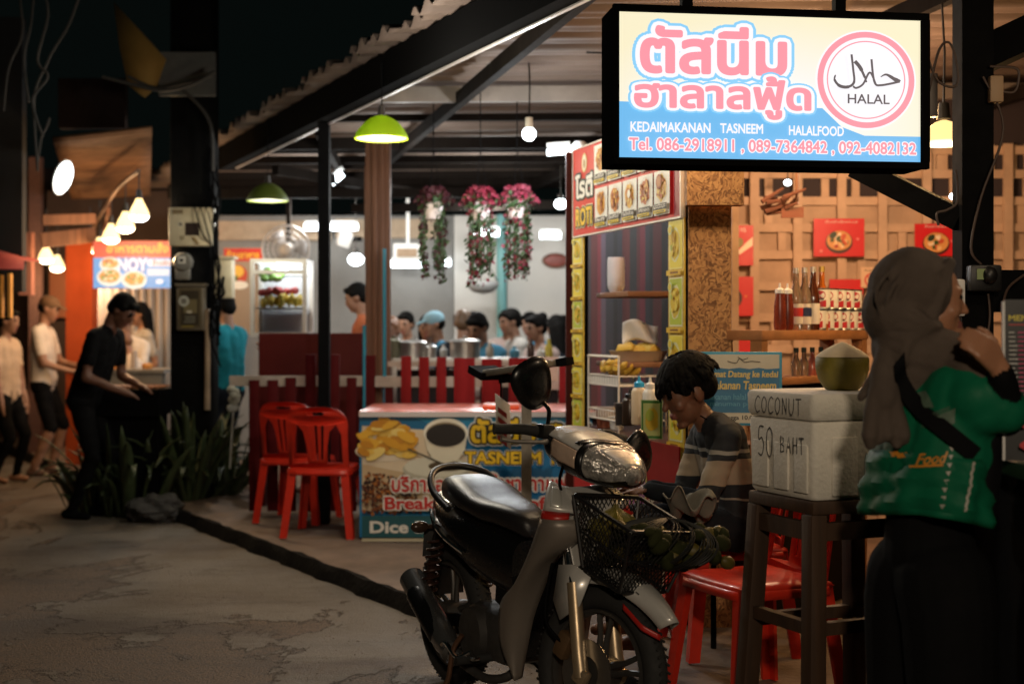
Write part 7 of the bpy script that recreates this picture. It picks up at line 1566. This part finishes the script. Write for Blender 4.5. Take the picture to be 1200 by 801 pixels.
for s in (-1, 1):
    sj = sh0+tl*s*.165-tu*.055; el, wr_ = ik(sj, tgt[s], .285, .235, (-up*.75+f*.75-l*(-s)*.25)); 
    if s < 0: el = P(1184, 484, 3.58); wr_ = P(1172, 432, 3.52)
    bd.chain([sh0+tl*s*.08-tu*.07, sj-tu*.015, sj.lerp(el, .3), sj.lerp(el, .6), el.lerp(sj, .16)], [.078, .080, .076, .071, .064], gsh); bd.chain([el.lerp(sj, .2), el], [.050, .043], bls); bd.chain([el, wr_.lerp(el, .12)], [.043, .034], bls); bd.cap(wr_.lerp(el, .14), wr_, .028, .026, wsk)
    dv = (wr_-el).normalized(); hand(bd, wr_, (dv+V((-.55, 0, .1))).normalized(), V((.3, -1 if s < 0 else 1, .3)), s, .92, wsk, .75)
hh_ = math.radians(-4); hf, hl, hu = axes(hh_, .08); hc = P(1086, 352, 3.75); bd.cap(sh0+tu*.06, hc-hu*.07, .055, .055, wsk); g = head(bd, hc, hf, hl, hu, .97, wsk, True)
bd.cap(pel-up*.02, pel+up*.1, .12, .11, blackc)
def shirt_fold(p):
    if p.z < .98: return 0
    q = V((p.x*3.2, p.y*3.2, p.z*9.5)); a = NZ.noise(q)*.007+NZ.noise(V((p.x*7, p.y*7, p.z*19)))*.0035
    return a*min(1, max(0, (1.36-p.z)/.08))
wb = bd.build('body', t, .0058, 12, shirt_fold)
# hem of the shirt: a flaring band hanging free over the trousers
hb2 = B(); n = 72
def hem(i, v, off=0):
    a = 2*PI*i/n; w = 1+.05*math.sin(3*a+1)+.035*math.sin(7*a+4*v)+.02*math.sin(13*a); fd = .006*math.sin(v*17+2*math.sin(a*2)); rx, ry = (.116+.030*math.sin(v*1.9))*w+fd, (.188+.016*math.sin(v*1.9))*w+fd; return pel+tf*math.cos(a)*rx+tl*math.sin(a)*ry+up*(.235-.165*v+.014*math.sin(2*a)*v)
vs = [hem(i, v/10) for i in range(n) for v in range(11)]
hb2.add(vs, [(i*11+v, i*11+v+1, ((i+1) % n)*11+v+1, ((i+1) % n)*11+v) for i in range(n) for v in range(10)]); hb2.build('shirt_hem', gsh, t, True, solid=.005)
# headscarf with folds, shoulder cape and hanging tail
scf = mat('brown_scarf', (.10, .074, .057), .88, var=.3, scale=12, bump=.3, bscale=240); sc_ = Body(); rot = MX((hf, hl, hu)).transposed(); dd = lambda x, y, z: hc+hf*x+hl*y+hu*z
sc_.ell(dd(-.042, 0, .026), V((.114, .106, .112)), scf, rot); sc_.ell(dd(-.068, 0, -.035), V((.098, .102, .105)), scf, rot); sc_.cap(dd(.000, 0, -.140), dd(-.04, 0, -.140), .055, .085, scf); sc_.cap(dd(-.045, 0, -.05), dd(-.04, 0, -.10), .086, .084, scf)
for s in (-1, 1): sc_.chain([dd(.040, s*.052, .098), dd(.026, s*.083, .03), dd(-.002, s*.080, -.05), dd(.004, s*.05, -.118), dd(.012, s*.02, -.146)], [.018, .014, .017, .020, .022], scf)
sc_.cap(dd(.044, -.05, .100), dd(.044, .05, .100), .016, .019, scf)
for i in range(7):                                         # folds sweeping from the chin round to the nape
    k = i/6; sc_.chain(catmull([dd(.022-.012*i, -.064-.004*i, -.062-.012*i), dd(.0-.01*i, -.097, -.068-.013*i+.03*k), dd(-.075, -.088, -.04-.028*i+.02), dd(-.135+.004*i, -.035, -.05-.016*i)], 3), [.012]*10, scf)
for i in range(4): sc_.chain(catmull([dd(.04-.04*i, -.055, .105), dd(-.03-.04*i, -.098, .045-.01*i), dd(-.10-.01*i, -.072, -.05), dd(-.135, -.03, -.10)], 3), [.007]*10, scf)
nape = dd(-.085, -.03, -.135)
for s in (-1, 1): sc_.chain([dd(-.04, s*.02, -.13), sh0+tl*s*.07+tu*.028, sh0+tl*s*.145+tu*.0, sh0+tl*s*.185-tu*.03], [.085, .070, .060, .045], scf)
sc_.chain([dd(-.05, 0, -.13), sh0-tf*.075-tu*.0, sh0-tf*.09-tu*.07], [.085, .075, .05], scf); sc_.cap(sh0+tf*.02+tu*.03, sh0+tf*.08-tu*.06, .085, .06, scf)
sc_.chain([nape, nape+V((-.03, -.03, -.05)), nape+V((-.035, -.05, -.13))], [.042, .03, .035], scf)
for i in range(5): y = (i-2.)*.014; sc_.chain([nape+V((-.03, -.03, -.05)), nape+V((-.035+y*.9, -.055+.008*(i % 2), -.14)), nape+V((-.030+y*1.5, -.06+.012*(i % 2), -.22)), nape+V((-.025+y*1.6, -.055, -.245+.012*(i % 3)))], [.022, .021, .023, .016], scf)
sc_.chain([nape+V((-.03, -.02, -.05)), nape+V((-.06, -.02, -.09)), nape+V((-.085, -.01, -.125))], [.020, .015, .008], scf)
def scarf_fold(p):
    q = V((p.x*8+p.z*5, p.y*8, p.z*5-p.x*7)); return NZ.noise(q)*.0055+NZ.noise(q*2.6)*.0025
sco = sc_.build('headscarf', t, .0055, 4, scarf_fold)
# strap and bag
from mathutils.bvhtree import BVHTree
def tree_of(obs):
    vs, fs = [], []
    for o in obs:
        k = len(vs); vs += [v.co+t.location for v in o.data.vertices]; fs += [[i+k for i in p.vertices] for p in o.data.polygons]
    return BVHTree.FromPolygons(vs, fs)
bt_ = tree_of([wb, sco]); bt2 = tree_of([wb]+[o for o in t.children if o.name.startswith('shirt_hem')])
def wrap_pt(p, dirv, tr, off):
    h = tr.ray_cast(p-dirv*.6, dirv)
    return (h[0]-dirv*off) if h[0] is not None else p
vd = V((.12, 1, -.03)).normalized()
b = B(); pts = catmull([P(1050, 420, 3.7), P(1062, 448, 3.6), P(1085, 482, 3.58), P(1112, 508, 3.58), P(1140, 532, 3.6)], 8); L_ = []
for p in pts: L_.append(wrap_pt(p, vd, bt_, .008))
for it in range(3): L_ = [L_[0]]+[(L_[i-1]+L_[i]*2+L_[i+1])/4 for i in range(1, len(L_)-1)]+[L_[-1]]
sdv = V((.62, 0, .78)); b.loft([[p-sdv*.022, p-sdv*.022-vd*.004, p+sdv*.022-vd*.004, p+sdv*.022] for p in L_]); b.build('strap', mat('black_webbing', (.005, .005, .0055), .85, spec=.1, bump=.3, scale=60), t, True)
b = B(); q = P(1152, 545, 3.62); b.box(q+V((.0, .02, -.02)), (.09, .09, .24), Euler((0, .12, .4)).to_matrix(), .03); b.build('shoulder_bag', mat('black_bag', (.005, .005, .0055), .7, spec=.15), t, True)
# printed marks on the shirt, laid on the cloth
def decal(name, m, pts2, faces, parent=t, off=.004):
    b = B(); b.add([wrap_pt(p, vd, bt2, off) for p in pts2], faces); return b.build(name, m, parent, True, solid=.0)
def px_poly(pl, d=3.55): return [P(x, y, d) for x, y in pl]
def strip2(pts, w):
    vs = []
    for i, (x, y) in enumerate(pts):
        x0, y0 = pts[max(0, i-1)]; x1, y1 = pts[min(len(pts)-1, i+1)]; L = math.hypot(x1-x0, y1-y0); nx, ny = -(y1-y0)/L*w/2, (x1-x0)/L*w/2; vs += [P(x-nx, y-ny, 3.55), P(x+nx, y+ny, 3.55)]
    return vs, [(2*i, 2*i+1, 2*i+3, 2*i+2) for i in range(len(pts)-1)]
wm_ = mat('white_print', (.46, .43, .37), .5); om_ = mat('orange_print', (.70, .27, .03), .5); lm_ = mat('pale_print', (.13, .20, .14), .5, var=.7, scale=30)
vs, fs = [], []
for i in range(8):
    x, y = 1117.5-1.6*i-.25*i*(i > 3), 526+9.6*i; k = len(vs); vs += px_poly([(x-3, y-2), (x+3, y-2.6), (x, y+3.2)]); fs.append((k, k+2, k+1))
decal('dotted_print', wm_, vs, fs)
L2 = [(1141-.19*i*1.0+(2 if i % 3 == 0 else 0)*.6, 541+3.0*i) for i in range(20)]; decal('pale_piping', wm_, *strip2([(x-i*.45, y) for i, (x, y) in enumerate(L2)], 3.2))
vs_, fs_ = glyphs('Food', .02); ax, bx2 = min(v[0] for v in vs_), max(v[0] for v in vs_); ay, by2 = min(v[1] for v in vs_), max(v[1] for v in vs_)
decal('script_print', om_, [P(1078+(v[0]-ax)/(bx2-ax)*30+(v[1]-ay)*7, 547-(v[1]-ay)/(by2-ay)*14-(v[0]-ax)*2, 3.55) for v in vs_], [tuple(f_) for f_ in fs_])
decal('orange_swoosh', om_, *strip2([(1072, 549), (1084, 547.5), (1096, 546), (1107, 545)], 2.6)); decal('orange_swoosh', om_, *strip2([(1048+3*i, 535+1.2*math.sin(i*1.3)+(i % 2)*2.2) for i in range(9)], 6))
def patch(poly, n=7):
    (x0, y0), (x1, y1), (x2, y2), (x3, y3) = poly; vs = []
    for i in range(n+1):
        for j in range(n+1): u_, v_ = i/n, j/n; x = (x0*(1-u_)+x1*u_)*(1-v_)+(x3*(1-u_)+x2*u_)*v_; y = (y0*(1-u_)+y1*u_)*(1-v_)+(y3*(1-u_)+y2*u_)*v_; vs.append(P(x, y, 3.55))
    return vs, [(i*(n+1)+j, i*(n+1)+j+1, (i+1)*(n+1)+j+1, (i+1)*(n+1)+j) for i in range(n) for j in range(n)]
decal('pale_print', lm_, *patch([(1078, 462), (1092, 458), (1099, 478), (1086, 478)])); decal('pale_print', lm_, *patch([(1096, 492), (1121, 478), (1121, 496), (1102, 503)])); 
for i in range(6): decal('fine_line_print', lm_, *strip2([(1090+2*i, 486+3.2*i-1.8*k+.2*k*k) for k in range(0)] or [(1086+x*4.2, 490+2.4*i-x*1.9) for x in range(8)], .9))
b = B(); b.tube([P(1130, 387, 3.62), P(1135, 399, 3.61), P(1139, 410, 3.60)], .0045, 8); tag(b.build('pen', mat('pink_pen', (.75, .12, .25), .35)), 'slim pink pen held up in the woman\'s hand', 'pen')

# ---- assumed key light: unseen spot added behind the viewer, no lamp modelled
l_ = bpy.data.lights.new('assumed_key_light', 'SPOT'); l_.energy = 620; l_.color = (1, .80, .58); l_.shadow_soft_size = .16; l_.spot_size = math.radians(41); l_.spot_blend = .85
o = bpy.data.objects.new('assumed_key_light', l_); COL.objects.link(o); o.location = (-.05, -3.2, 3.4); o.rotation_euler = (V((.85, 4.6, .55))-o.location).to_track_quat('-Z', 'Y').to_euler()
# ================================================================== camera, world, render settings
cam = bpy.data.cameras.new('camera'); co = bpy.data.objects.new('camera', cam); COL.objects.link(co)
cam.sensor_width = 36; cam.lens = 50; cam.clip_end = 500; cam.shift_y = -14.5/1200
co.location = (0, 0, 1.42); co.rotation_euler = (PI/2, 0, 0); SC.camera = co
cam.dof.use_dof = True; cam.dof.focus_distance = 5.2; cam.dof.aperture_fstop = 2.2
wd = bpy.data.worlds.new('World'); SC.world = wd; wd.use_nodes = True
bg = wd.node_tree.nodes['Background']; bg.inputs[0].default_value = (.0018, .0029, .0026, 1); bg.inputs[1].default_value = 1.0
vs_ = SC.view_settings; vs_.view_transform = 'Standard'; vs_.look = 'None'; vs_.exposure = 0; vs_.gamma = 1; vs_.use_curve_mapping = False
SC.cycles.use_denoising = True; SC.cycles.max_bounces = 6; SC.cycles.diffuse_bounces = 3; SC.cycles.glossy_bounces = 3; SC.cycles.transmission_bounces = 6
SC.cycles.sample_clamp_indirect = 4; SC.cycles.caustics_reflective = False; SC.cycles.caustics_refractive = False
